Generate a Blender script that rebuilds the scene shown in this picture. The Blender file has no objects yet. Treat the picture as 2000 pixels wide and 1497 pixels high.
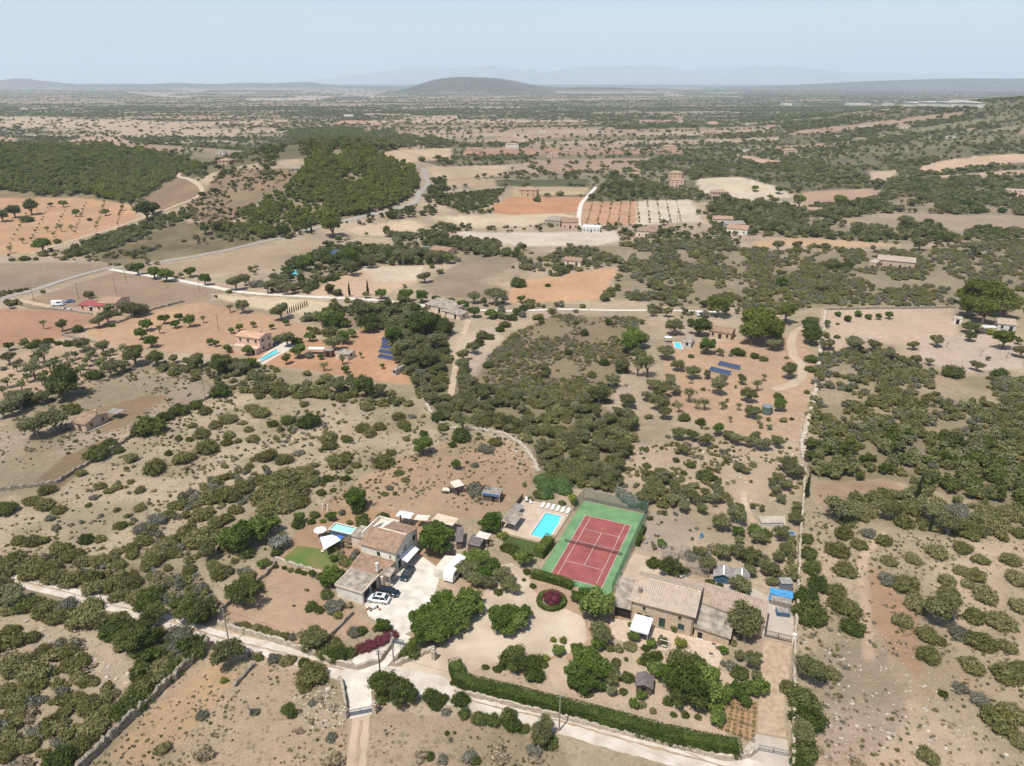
import bpy, bmesh, math, random
import numpy as np
from mathutils import Vector, Matrix
R = math.radians
SC = bpy.context.scene
COL = SC.collection
random.seed(7)

# ------------------------------------------------------------ camera
F = 1400.0; CH = 93.8; PIT = math.atan((748.5-162)/F)
cd = bpy.data.cameras.new('camera'); cam = bpy.data.objects.new('camera', cd); COL.objects.link(cam)
cam.location = (0, 0, CH); cam.rotation_euler = (math.pi/2-PIT, 0, 0)
cd.sensor_width = 36; cd.lens = 36*F/2000; cd.clip_start = 1; cd.clip_end = 120000
SC.camera = cam
# ------------------------------------------------------------ light and exposure
SUN_EL, SUN_AZ = 64.5, 217.0          # azimuth clockwise from +Y : sun behind the camera, to its left
w = bpy.data.worlds.new('World'); SC.world = w; w.use_nodes = True
wn = w.node_tree; bg = wn.nodes['Background']
sky = wn.nodes.new('ShaderNodeTexSky'); sky.sky_type = 'NISHITA'; sky.sun_disc = False
sky.sun_elevation = R(SUN_EL); sky.sun_rotation = R(SUN_AZ); sky.altitude = 60
sky.air_density = 1.0; sky.dust_density = 1.2; sky.ozone_density = 1.5
wn.links.new(sky.outputs[0], bg.inputs[0]); bg.inputs[1].default_value = 0.12
sd = bpy.data.lights.new('sun', 'SUN'); sun = bpy.data.objects.new('sun', sd); COL.objects.link(sun)
sd.energy = 4.6; sd.angle = R(0.53); sd.color = (1.0, 0.955, 0.89)
a = R(SUN_AZ); e = R(SUN_EL)
sv = Vector((math.sin(a)*math.cos(e), math.cos(a)*math.cos(e), math.sin(e)))
sun.rotation_euler = sv.to_track_quat('Z', 'Y').to_euler(); sun.location = (-60, -40, 300)
SC.render.engine = 'CYCLES'
SC.view_settings.view_transform = 'Standard'; SC.view_settings.look = 'None'
SC.view_settings.exposure = 0.36; SC.view_settings.gamma = 1
SC.cycles.max_bounces = 5; SC.cycles.diffuse_bounces = 2; SC.cycles.glossy_bounces = 2
SC.cycles.transmission_bounces = 2; SC.cycles.volume_bounces = 1; SC.cycles.transparent_max_bounces = 6

# ------------------------------------------------------------ terrain
BUMPS = [(-168, 690, 205, 235, 43), (-515, 870, 360, 300, 27), (1400, 1500, 1000, 1150, 78), (222, 715, 75, 70, 9),
 (-450, 8000, 900, 1500, 135), (-780, 8300, 500, 700, 30), (60, 8300, 700, 800, 38), (900, 8600, 1300, 1000, 40), (-7650, 12000, 800, 1000, 100), (-6500, 12800, 5000, 2200, 75), (-2500, 12300, 1800, 1200, 35),
 (-5030, 11500, 750, 800, 62), (-3890, 11500, 1100, 900, 80), (-2990, 11500, 650, 700, 70), (7400, 12000, 4800, 2600, 150),
 (0, 17000, 26000, 3500, 60), (-140, 1150, 330, 160, 12), (650, 1050, 330, 220, 12), (300, 1500, 700, 300, 12)]
def HT(x, y):
    x = np.asarray(x, float); y = np.asarray(y, float); z = np.zeros(np.broadcast(x, y).shape)
    for cx, cy, rx, ry, h in BUMPS:
        d = ((x-cx)/rx)**2+((y-cy)/ry)**2
        z = z+h*np.maximum(0, 1-d)**2
    return z
def ray(px, py):
    u = (np.asarray(px, float)-1000)/F; v = (748.5-np.asarray(py, float))/F
    return u, math.cos(PIT)+v*math.sin(PIT), -math.sin(PIT)+v*math.cos(PIT)
def W(px, py, z=0.0):
    u, dy, dz = ray(px, py); t = (z-CH)/dz
    return float(u*t), float(dy*t)
def G(px, py):
    """pixel of the photograph -> point on the terrain (vectorised)"""
    u, dy, dz = ray(px, py); dz = np.minimum(dz, -1e-4)
    t1 = -CH/dz
    if np.all(dy*t1 < 430): return u*t1, dy*t1, np.zeros_like(t1)
    best = t1.copy() if t1.shape else np.array(t1)
    done = np.zeros(best.shape, bool)
    prev = np.zeros(best.shape)
    for k in range(1, 161):
        t = t1*(k/160.0)**1.0
        hit = (~done) & (CH+dz*t < HT(u*t, dy*t))
        if hit.any():
            lo = t1*((k-1)/160.0); hi = t.copy()
            for _ in range(9):
                m = (lo+hi)/2; b = CH+dz*m < HT(u*m, dy*m)
                hi = np.where(b, m, hi); lo = np.where(b, lo, m)
            best = np.where(hit, hi, best); done = done | hit
    x = u*best; y = dy*best
    return x, y, HT(x, y)
def P(px, py):
    x, y, z = G(np.array([float(px)]), np.array([float(py)]))
    return Vector((float(x[0]), float(y[0]), float(z[0])))
def PPM(y, z=0.0):
    return F/(y*math.cos(PIT)+(CH-z)*math.sin(PIT))
def TOPX(x, y, z):
    d = y*math.cos(PIT)-(z-CH)*math.sin(PIT); d = np.where(np.abs(d) < 1e-3, 1e-3, d)
    u = y*math.sin(PIT)+(z-CH)*math.cos(PIT)
    return 1000+F*x/d, 748.5-F*u/d
def hsh(ix, iy, s):
    n = (ix.astype(np.int64)*374761393+iy.astype(np.int64)*668265263+s*974634777) & 0x7fffffff
    n = ((n ^ (n >> 13))*1274126177) & 0x7fffffff
    return ((n ^ (n >> 16)) & 0xffffff)/float(0xffffff)
def vn(x, y, s=0):
    ix = np.floor(x); iy = np.floor(y); fx = x-ix; fy = y-iy
    fx = fx*fx*(3-2*fx); fy = fy*fy*(3-2*fy)
    a_ = hsh(ix, iy, s); b_ = hsh(ix+1, iy, s); c_ = hsh(ix, iy+1, s); d_ = hsh(ix+1, iy+1, s)
    return (a_*(1-fx)+b_*fx)*(1-fy)+(c_*(1-fx)+d_*fx)*fy
def fbm(x, y, s=0, o=3):
    r = 0; a_ = .5; t = 0
    for k in range(o):
        r = r+a_*vn(x*2**k, y*2**k, s+k); t += a_; a_ *= .5
    return r/t
def inpoly(x, y, poly):
    poly = np.asarray(poly, float); r = np.zeros(x.shape, bool)
    bb = (x >= poly[:, 0].min()) & (x <= poly[:, 0].max()) & (y >= poly[:, 1].min()) & (y <= poly[:, 1].max())
    xs = x[bb]; ys = y[bb]; c = np.zeros(xs.shape, bool); j = len(poly)-1
    for i in range(len(poly)):
        xi, yi = poly[i]; xj, yj = poly[j]
        if yi != yj:
            c ^= ((yi > ys) != (yj > ys)) & (xs < (xj-xi)*(ys-yi)/(yj-yi)+xi)
        j = i
    r[bb] = c
    return r

# ------------------------------------------------------------ objects
def tag(o, label=None, cat=None, group=None, kind=None):
    if label: o['label'] = label
    if cat: o['category'] = cat
    if group: o['group'] = group
    if kind: o['kind'] = kind
    return o
def empty(name, loc, rz=0.0, label=None, cat=None, group=None):
    o = bpy.data.objects.new(name, None); COL.objects.link(o); o.location = loc; o.rotation_euler = (0, 0, rz)
    o.empty_display_size = .5
    return tag(o, label, cat, group)
class MB:
    def __init__(s): s.v = []; s.f = []; s.m = []
    def add(s, vs, fs, mi=0):
        b = len(s.v); s.v += [tuple(p) for p in vs]
        s.f += [tuple(b+i for i in q) for q in fs]; s.m += [mi]*len(fs); return s
    def box(s, x0, x1, y0, y1, z0, z1, mi=0):
        v = [(x0, y0, z0), (x1, y0, z0), (x1, y1, z0), (x0, y1, z0), (x0, y0, z1), (x1, y0, z1), (x1, y1, z1), (x0, y1, z1)]
        return s.add(v, [(0, 3, 2, 1), (4, 5, 6, 7), (0, 1, 5, 4), (1, 2, 6, 5), (2, 3, 7, 6), (3, 0, 4, 7)], mi)
    def hexa(s, b, t, mi=0):
        return s.add(list(b)+list(t), [(0, 3, 2, 1), (4, 5, 6, 7), (0, 1, 5, 4), (1, 2, 6, 5), (2, 3, 7, 6), (3, 0, 4, 7)], mi)
    def slab(s, q, th, mi=0):
        """quad q (top, 4 points) with thickness th downwards"""
        return s.hexa([(p[0], p[1], p[2]-th) for p in q], q, mi)
    def poly(s, pts, z0, z1, mi=0):
        n = len(pts); v = [(p[0], p[1], z0) for p in pts]+[(p[0], p[1], z1) for p in pts]
        return s.add(v, [tuple(range(n-1, -1, -1)), tuple(range(n, 2*n))]+[(i, (i+1) % n, n+(i+1) % n, n+i) for i in range(n)], mi)
    def rod(s, a, b, r0, r1=None, n=8, mi=0):
        a = Vector(a); b = Vector(b); r1 = r0 if r1 is None else r1; d = (b-a)
        if d.length < 1e-6: return s
        d.normalize(); u = d.orthogonal().normalized(); w_ = d.cross(u); vs = []
        for p, r in ((a, r0), (b, r1)):
            for k in range(n):
                t = 2*math.pi*k/n; vs.append(p+u*(r*math.cos(t))+w_*(r*math.sin(t)))
        return s.add(vs, [(k, (k+1) % n, n+(k+1) % n, n+k) for k in range(n)]+[tuple(range(n-1, -1, -1)), tuple(range(n, 2*n))], mi)
    def tube(s, pts, r, n=6, mi=0):
        for i in range(len(pts)-1):
            s.rod(pts[i], pts[i+1], r if not isinstance(r, (list, tuple)) else r[i], r if not isinstance(r, (list, tuple)) else r[i+1], n, mi)
        return s
    def build(s, name, mat, parent=None, smooth=False):
        me = bpy.data.meshes.new(name); me.from_pydata(s.v, [], s.f)
        for m in (mat if isinstance(mat, (list, tuple)) else [mat]): me.materials.append(m)
        me.polygons.foreach_set('material_index', s.m)
        if smooth: me.polygons.foreach_set('use_smooth', [True]*len(s.f))
        me.update()
        o = bpy.data.objects.new(name, me); COL.objects.link(o)
        if parent is not None: o.parent = parent
        return o
def structure(o): o['kind'] = 'structure'; return o

# ------------------------------------------------------------ materials
def lin(c): return tuple(((v/255)/12.92 if v/255 <= .04045 else ((v/255+.055)/1.055)**2.4) for v in c)
KX = 1.84
def ph(r, g, b, k=1.0):
    """albedo of a sunlit level surface that shows as sRGB r,g,b in the photograph"""
    return tuple(min(.85, v/KX*k) for v in lin((r, g, b)))
def newmat(name):
    m = bpy.data.materials.new(name); m.use_nodes = True; nt = m.node_tree
    return m, nt, nt.nodes['Principled BSDF'], nt.links.new
def rgb(c): return (c[0], c[1], c[2], 1)
def mat(name, col, rough=.85, var=.18, vs=1.2, bump=0.0, bs=8.0, metal=0.0, spec=.3, col2=None):
    m, nt, b, L = newmat(name); N = nt.nodes.new
    tc = N('ShaderNodeTexCoord'); no = N('ShaderNodeTexNoise'); no.inputs['Scale'].default_value = vs; no.inputs['Detail'].default_value = 6
    L(tc.outputs['Object'], no.inputs['Vector'])
    mx = N('ShaderNodeMix'); mx.data_type = 'RGBA'
    c2 = col2 or tuple(v*(1-var*1.6) for v in col)
    rp = N('ShaderNodeMapRange'); rp.inputs['From Min'].default_value = .35; rp.inputs['From Max'].default_value = .65
    L(no.outputs['Fac'], rp.inputs['Value']); L(rp.outputs['Result'], mx.inputs['Factor'])
    mx.inputs['A'].default_value = rgb(tuple(min(1, v*(1+var*.5)) for v in col)); mx.inputs['B'].default_value = rgb(c2)
    L(mx.outputs['Result'], b.inputs['Base Color'])
    b.inputs['Roughness'].default_value = rough; b.inputs['Metallic'].default_value = metal
    b.inputs['Specular IOR Level'].default_value = spec
    if bump:
        n2 = N('ShaderNodeTexNoise'); n2.inputs['Scale'].default_value = bs; n2.inputs['Detail'].default_value = 4
        L(tc.outputs['Object'], n2.inputs['Vector']); bp = N('ShaderNodeBump'); bp.inputs['Strength'].default_value = bump
        bp.inputs['Distance'].default_value = .1; L(n2.outputs['Fac'], bp.inputs['Height']); L(bp.outputs['Normal'], b.inputs['Normal'])
    return m
def tiles(name, c1, c2, c3, pitch=.26, axis='X'):
    """clay tiles: ribs across the axis, patches of lichen and newer tiles"""
    m, nt, b, L = newmat(name); N = nt.nodes.new
    tc = N('ShaderNodeTexCoord'); sp = N('ShaderNodeSeparateXYZ'); L(tc.outputs['Object'], sp.inputs[0])
    mu = N('ShaderNodeMath'); mu.operation = 'MULTIPLY'; mu.inputs[1].default_value = 2*math.pi/pitch; L(sp.outputs[axis], mu.inputs[0])
    si = N('ShaderNodeMath'); si.operation = 'SINE'; L(mu.outputs[0], si.inputs[0])
    mr = N('ShaderNodeMapRange'); mr.inputs['From Min'].default_value = -1; L(si.outputs[0], mr.inputs['Value'])
    no = N('ShaderNodeTexNoise'); no.inputs['Scale'].default_value = .9; no.inputs['Detail'].default_value = 5; L(tc.outputs['Object'], no.inputs['Vector'])
    vo = N('ShaderNodeTexVoronoi'); vo.inputs['Scale'].default_value = 3.4; L(tc.outputs['Object'], vo.inputs['Vector'])
    ma = N('ShaderNodeMix'); ma.data_type = 'RGBA'; ma.inputs['A'].default_value = rgb(c1); ma.inputs['B'].default_value = rgb(c2)
    r1 = N('ShaderNodeMapRange'); r1.inputs['From Min'].default_value = .42; r1.inputs['From Max'].default_value = .6; L(no.outputs['Fac'], r1.inputs['Value']); L(r1.outputs['Result'], ma.inputs['Factor'])
    mb = N('ShaderNodeMix'); mb.data_type = 'RGBA'; mb.inputs['B'].default_value = rgb(c3); L(ma.outputs['Result'], mb.inputs['A'])
    sc = N('ShaderNodeSeparateColor'); L(vo.outputs['Color'], sc.inputs[0])
    r2 = N('ShaderNodeMapRange'); r2.inputs['From Min'].default_value = .5; r2.inputs['From Max'].default_value = 1.0; r2.inputs['To Max'].default_value = .75; L(sc.outputs[0], r2.inputs['Value']); L(r2.outputs['Result'], mb.inputs['Factor'])
    mc = N('ShaderNodeMix'); mc.data_type = 'RGBA'; mc.blend_type = 'MULTIPLY'; mc.inputs['Factor'].default_value = 1
    r3 = N('ShaderNodeMapRange'); r3.inputs['To Min'].default_value = .78; r3.inputs['To Max'].default_value = 1.06; L(mr.outputs['Result'], r3.inputs['Value'])
    cb = N('ShaderNodeCombineColor'); [L(r3.outputs['Result'], cb.inputs[i]) for i in range(3)]
    L(mb.outputs['Result'], mc.inputs['A']); L(cb.outputs[0], mc.inputs['B']); L(mc.outputs['Result'], b.inputs['Base Color'])
    bp = N('ShaderNodeBump'); bp.inputs['Strength'].default_value = .9; bp.inputs['Distance'].default_value = .06
    L(mr.outputs['Result'], bp.inputs['Height']); L(bp.outputs['Normal'], b.inputs['Normal'])
    b.inputs['Roughness'].default_value = .9; b.inputs['Specular IOR Level'].default_value = .15
    return m
def stone(name, c1, c2, joint, scale=3.0):
    m, nt, b, L = newmat(name); N = nt.nodes.new
    tc = N('ShaderNodeTexCoord'); vo = N('ShaderNodeTexVoronoi'); vo.inputs['Scale'].default_value = scale; L(tc.outputs['Object'], vo.inputs['Vector'])
    v2 = N('ShaderNodeTexVoronoi'); v2.feature = 'DISTANCE_TO_EDGE'; v2.inputs['Scale'].default_value = scale; L(tc.outputs['Object'], v2.inputs['Vector'])
    sc = N('ShaderNodeSeparateColor'); L(vo.outputs['Color'], sc.inputs[0])
    ma = N('ShaderNodeMix'); ma.data_type = 'RGBA'; ma.inputs['A'].default_value = rgb(c1); ma.inputs['B'].default_value = rgb(c2); L(sc.outputs[0], ma.inputs['Factor'])
    r1 = N('ShaderNodeMapRange'); r1.inputs['From Max'].default_value = .07; L(v2.outputs['Distance'], r1.inputs['Value'])
    mb = N('ShaderNodeMix'); mb.data_type = 'RGBA'; mb.inputs['A'].default_value = rgb(joint); L(ma.outputs['Result'], mb.inputs['B']); L(r1.outputs['Result'], mb.inputs['Factor'])
    L(mb.outputs['Result'], b.inputs['Base Color']); b.inputs['Roughness'].default_value = .92; b.inputs['Specular IOR Level'].default_value = .15
    bp = N('ShaderNodeBump'); bp.inputs['Strength'].default_value = .8; bp.inputs['Distance'].default_value = .06; L(r1.outputs['Result'], bp.inputs['Height']); L(bp.outputs['Normal'], b.inputs['Normal'])
    return m
def leafmat(name, ca, cb_, cc, trans=.34, flower=None, ff=.45, k=1.2):
    ca, cb_, cc = [tuple(v*k for v in c) for c in (ca, cb_, cc)]
    m = bpy.data.materials.new(name); m.use_nodes = True; nt = m.node_tree; nt.nodes.clear(); N = nt.nodes.new; L = nt.links.new
    oi = N('ShaderNodeObjectInfo'); ge = N('ShaderNodeNewGeometry')
    no = N('ShaderNodeTexNoise'); no.inputs['Scale'].default_value = .55; no.inputs['Detail'].default_value = 3; L(ge.outputs['Position'], no.inputs['Vector'])
    n2 = N('ShaderNodeTexNoise'); n2.inputs['Scale'].default_value = 3.1; n2.inputs['Detail'].default_value = 1; L(ge.outputs['Position'], n2.inputs['Vector'])
    ad = N('ShaderNodeMath'); ad.operation = 'MULTIPLY_ADD'; ad.inputs[1].default_value = .7; L(oi.outputs['Random'], ad.inputs[0])
    sb = N('ShaderNodeMath'); sb.operation = 'MULTIPLY_ADD'; sb.inputs[1].default_value = 1.4; sb.inputs[2].default_value = -.55; L(no.outputs['Fac'], sb.inputs[0]); L(sb.outputs[0], ad.inputs[2])
    cr = N('ShaderNodeValToRGB'); L(ad.outputs[0], cr.inputs[0]); el = cr.color_ramp.elements
    el[0].position = .12; el[0].color = rgb(ca); el[1].position = .85; el[1].color = rgb(cc); x = el.new(.5); x.color = rgb(cb_)
    mx = N('ShaderNodeMix'); mx.data_type = 'RGBA'; mx.blend_type = 'MULTIPLY'; mx.inputs['Factor'].default_value = 1
    r3 = N('ShaderNodeMapRange'); r3.inputs['From Min'].default_value = .3; r3.inputs['From Max'].default_value = .7; r3.inputs['To Min'].default_value = .48; r3.inputs['To Max'].default_value = 1.55; L(n2.outputs['Fac'], r3.inputs['Value'])
    cb2 = N('ShaderNodeCombineColor'); [L(r3.outputs['Result'], cb2.inputs[i]) for i in range(3)]
    L(cr.outputs['Color'], mx.inputs['A']); L(cb2.outputs[0], mx.inputs['B'])
    out = mx.outputs['Result']
    if flower:
        n3 = N('ShaderNodeTexNoise'); n3.inputs['Scale'].default_value = 5.5; n3.inputs['Detail'].default_value = 2; L(ge.outputs['Position'], n3.inputs['Vector'])
        r4 = N('ShaderNodeMapRange'); r4.inputs['From Min'].default_value = 1-ff-.08; r4.inputs['From Max'].default_value = 1-ff; L(n3.outputs['Fac'], r4.inputs['Value'])
        mf = N('ShaderNodeMix'); mf.data_type = 'RGBA'; L(r4.outputs['Result'], mf.inputs['Factor']); L(out, mf.inputs['A']); mf.inputs['B'].default_value = rgb(flower); out = mf.outputs['Result']
    d = N('ShaderNodeBsdfDiffuse'); t = N('ShaderNodeBsdfTranslucent'); ms = N('ShaderNodeMixShader'); ms.inputs[0].default_value = trans
    L(out, d.inputs['Color']); L(out, t.inputs['Color']); L(d.outputs[0], ms.inputs[1]); L(t.outputs[0], ms.inputs[2])
    o = N('ShaderNodeOutputMaterial'); L(ms.outputs[0], o.inputs['Surface'])
    return m
def meshmat(name, col, alpha, scale=12):
    m = bpy.data.materials.new(name); m.use_nodes = True; nt = m.node_tree; nt.nodes.clear(); N = nt.nodes.new; L = nt.links.new
    tc = N('ShaderNodeTexCoord'); vo = N('ShaderNodeTexVoronoi'); vo.feature = 'DISTANCE_TO_EDGE'; vo.inputs['Scale'].default_value = scale; vo.inputs['Randomness'].default_value = 0
    L(tc.outputs['Object'], vo.inputs['Vector']); lt = N('ShaderNodeMath'); lt.operation = 'LESS_THAN'; lt.inputs[1].default_value = alpha*.25; L(vo.outputs['Distance'], lt.inputs[0])
    d = N('ShaderNodeBsdfDiffuse'); d.inputs['Color'].default_value = rgb(col); t = N('ShaderNodeBsdfTransparent'); ms = N('ShaderNodeMixShader')
    L(lt.outputs[0], ms.inputs[0]); L(t.outputs[0], ms.inputs[1]); L(d.outputs[0], ms.inputs[2]); o = N('ShaderNodeOutputMaterial'); L(ms.outputs[0], o.inputs['Surface'])
    return m
def watermat(name, col):
    m, nt, b, L = newmat(name); N = nt.nodes.new
    b.inputs['Base Color'].default_value = rgb(col); b.inputs['Roughness'].default_value = .08; b.inputs['Specular IOR Level'].default_value = .5
    tc = N('ShaderNodeTexCoord'); no = N('ShaderNodeTexNoise'); no.inputs['Scale'].default_value = 3; L(tc.outputs['Object'], no.inputs['Vector'])
    mx = N('ShaderNodeMix'); mx.data_type = 'RGBA'; L(no.outputs['Fac'], mx.inputs['Factor']); mx.inputs['A'].default_value = rgb(tuple(v*.8 for v in col)); mx.inputs['B'].default_value = rgb(tuple(min(1, v*1.2) for v in col)); L(mx.outputs['Result'], b.inputs['Base Color'])
    bp = N('ShaderNodeBump'); bp.inputs['Strength'].default_value = .15; bp.inputs['Distance'].default_value = .05; L(no.outputs['Fac'], bp.inputs['Height']); L(bp.outputs['Normal'], b.inputs['Normal'])
    return m

M = {}
M['white'] = mat('white_render', (.66, .61, .52), .85, .14, .7)
M['cream'] = mat('cream_render', (.62, .50, .38), .85, .12, .8)
M['ochre'] = mat('ochre_render', (.50, .36, .22), .85, .12, .8)
M['greywall'] = mat('grey_render', (.50, .48, .44), .85, .1, .8)
M['stone'] = stone('rubble_stone', (.55, .42, .29), (.44, .31, .20), (.58, .47, .35), 2.6)
M['drystone'] = stone('dry_stone', (.34, .29, .22), (.20, .17, .13), (.04, .035, .028), 2.2)  # stone tones lowered, putting the hedge's shade into the wall colour
M['stonepale'] = stone('pale_stone', (.47, .40, .31), (.36, .30, .22), (.30, .24, .17), 2.2)
M['tile'] = tiles('old_clay_tile', (.40, .325, .245), (.32, .27, .21), (.48, .32, .22), .40)
M['tilebrown'] = tiles('brown_clay_tile', (.30, .20, .135), (.21, .145, .10), (.38, .23, .145), .36)
M['tilered'] = tiles('new_clay_tile', (.36, .225, .15), (.31, .20, .135), (.40, .29, .21), .26)
M['tilemix'] = tiles('mottled_clay_tile', (.50, .28, .17), (.38, .22, .14), (.62, .46, .32), .4)
M['tilewing'] = tiles('wing_tile', (.35, .27, .20), (.28, .21, .155), (.42, .30, .21), .42)
M['dark'] = mat('dark_void', (.018, .015, .013), .7, .2, 2)
M['shutter'] = mat('green_shutter', (.02, .06, .045), .5, .2, 4)
M['brownwood'] = mat('brown_wood', (.13, .075, .045), .7, .25, 3)
M['greywood'] = mat('grey_wood', (.27, .235, .20), .8, .25, 2)
M['plank'] = mat('weathered_plank', (.16, .115, .075), .85, .35, 3)
M['fibre'] = mat('fibre_cement', (.31, .262, .205), .9, .3, .7)
M['greyroof'] = mat('grey_roof_sheet', (.26, .235, .21), .85, .2, 1)
M['slate'] = mat('dark_shingle', (.15, .125, .115), .85, .25, 2)
M['tan'] = mat('tan_awning', (.52, .42, .31), .85, .1, 1)
M['sail'] = mat('white_canvas', (.68, .68, .67), .7, .08, 1)
M['canvas'] = mat('beige_canvas', (.56, .49, .40), .8, .08, 1)
M['blue'] = mat('blue_tarp', (.06, .24, .46), .5, .2, 2)
M['bluegrey'] = mat('blue_sheet', (.05, .12, .20), .55, .2, 2)
M['bluepaint'] = mat('blue_board', (.06, .17, .36), .6, .2, 3)
M['glass'] = mat('dark_glass', (.02, .028, .03), .08, .1, 3, spec=.6)
M['solar'] = mat('solar_cells', (.03, .05, .10), .22, .1, 4, spec=.6)
M['alu'] = mat('aluminium', (.60, .62, .64), .4, .05, 3, metal=.6)
M['rubber'] = mat('rubber', (.02, .02, .02), .8, .1, 3)
M['carwhite'] = mat('white_car_paint', (.78, .79, .80), .22, .02, 1, spec=.5)
M['carblack'] = mat('black_car_paint', (.008, .012, .022), .18, .1, 1, spec=.6)
M['cargreen'] = mat('dark_teal_car_paint', (.012, .026, .028), .16, .1, 1, spec=.7)
M['carsilver'] = mat('silver_car_paint', (.35, .37, .38), .25, .05, 1, spec=.6, metal=.3)
M['lamp'] = mat('lamp_glass', (.6, .6, .58), .15, .05, 1)
M['redlamp'] = mat('red_lamp', (.35, .02, .02), .25, .05, 1)
M['courtgreen'] = mat('green_court_paint', ph(134, 178, 120), .85, .12, .35, col2=ph(118, 158, 110))
M['courtred'] = mat('red_court_paint', ph(184, 104, 96), .85, .12, .3, col2=ph(164, 90, 84))
M['line'] = mat('white_line', (.52, .46, .42), .7, .15, 1)
M['net'] = meshmat('court_net', (.05, .045, .04), .28, 9)
M['chain'] = meshmat('green_chain_link', (.09, .15, .12), .24, 9)
M['pooldeck'] = mat('pool_deck_stone', ph(232, 206, 180), .85, .08, .6)
M['coping'] = mat('pool_coping', ph(246, 232, 212), .8, .05, .8)
M['water'] = watermat('pool_water', (.09, .52, .58))
M['water2'] = watermat('pale_pool_water', (.30, .66, .56))
M['poolwall'] = mat('pool_tiles', (.07, .46, .50), .4, .1, 2)
M['lawn'] = mat('lawn_grass', ph(88, 108, 48), .95, .25, .8, bump=.5, bs=20, col2=ph(80, 96, 40))
M['lawndry'] = mat('patchy_lawn', ph(98, 128, 56), .95, .3, .28, bump=.5, bs=20, col2=ph(150, 138, 84))
M['gravel'] = mat('white_gravel', ph(236, 226, 210, 1.22), .95, .14, .45, bump=.3, bs=30)
M['driveway'] = mat('pale_driveway', ph(226, 206, 180, 1.1), .95, .12, .14, bump=.2, bs=20, col2=ph(210, 186, 160))
M['terrace'] = mat('terrace_stone', ph(238, 212, 184), .9, .1, 1.2)
M['concrete'] = mat('pale_concrete', ph(222, 206, 186), .9, .1, .4)
M['dirtyard'] = mat('swept_dirt', ph(206, 170, 134), .95, .12, .15, bump=.25, bs=12)
M['soil'] = mat('garden_soil', ph(198, 156, 120), .95, .15, .6, bump=.3, bs=10)
M['cobble'] = mat('stony_path', ph(216, 190, 158), .95, .16, .9, bump=.4, bs=7, col2=ph(192, 162, 130))
M['pole'] = mat('weathered_pole', (.30, .25, .19), .85, .2, 2)
M['poledark'] = mat('dark_pole', (.07, .065, .06), .85, .2, 2)
M['wire'] = mat('wire', (.05, .045, .04), .7, .1, 1)
M['iron'] = mat('grey_iron', (.17, .19, .21), .5, .1, 2)
M['rust'] = mat('rusty_iron', (.10, .055, .035), .8, .3, 4)
M['bark'] = mat('bark', (.15, .115, .085), .9, .3, 4)
M['barkgrey'] = mat('grey_bark', (.25, .215, .18), .9, .3, 4)
M['orangeflower'] = mat('orange_flower_pot', (.34, .15, .08), .8, .3, 3)
M['pink'] = mat('pink_plaster', (.62, .42, .32), .85, .12, .8)
M['horse'] = mat('dark_horse_coat', (.03, .022, .02), .5, .2, 2)
# foliage (albedo 0.03 - 0.13)
LM = {
 's': leafmat('lentisk_leaf', (.108, .108, .034), (.154, .150, .054), (.200, .188, .082)),
 'd': leafmat('carob_leaf', (.056, .074, .017), (.082, .100, .026), (.115, .130, .040)),
 'o': leafmat('olive_leaf', (.108, .112, .044), (.148, .150, .062), (.190, .188, .094)),
 'b': leafmat('fig_leaf', (.064, .102, .020), (.100, .144, .030), (.150, .190, .050)),
 'g': leafmat('grey_shrub_leaf', (.120, .118, .085), (.150, .148, .108), (.185, .180, .138)),
 'y': leafmat('yellow_green_leaf', (.130, .150, .025), (.170, .190, .035), (.210, .220, .050)),
 'p': leafmat('pine_needle', (.086, .102, .020), (.122, .138, .028), (.158, .170, .042)),
 'a': leafmat('almond_leaf', (.090, .110, .036), (.125, .145, .052), (.160, .175, .078)),
 'h': leafmat('clipped_hedge_leaf', (.044, .066, .014), (.064, .088, .020), (.090, .108, .026)),
 'c': leafmat('clipped_dark_leaf', (.050, .080, .026), (.066, .098, .034), (.085, .118, .042)),
 'f': leafmat('bougainvillea', (.05, .08, .03), (.06, .09, .035), (.08, .11, .04), flower=(.26, .03, .08), ff=.50),
 'r': leafmat('oleander_white', (.06, .09, .045), (.08, .11, .06), (.11, .13, .08), flower=(.55, .50, .45), ff=.42),
 'k': leafmat('cypress_leaf', (.030, .042, .018), (.042, .055, .022), (.055, .068, .030)),
 'v': leafmat('dry_weed', (.20, .165, .10), (.25, .20, .125), (.30, .24, .16)),
}
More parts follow.
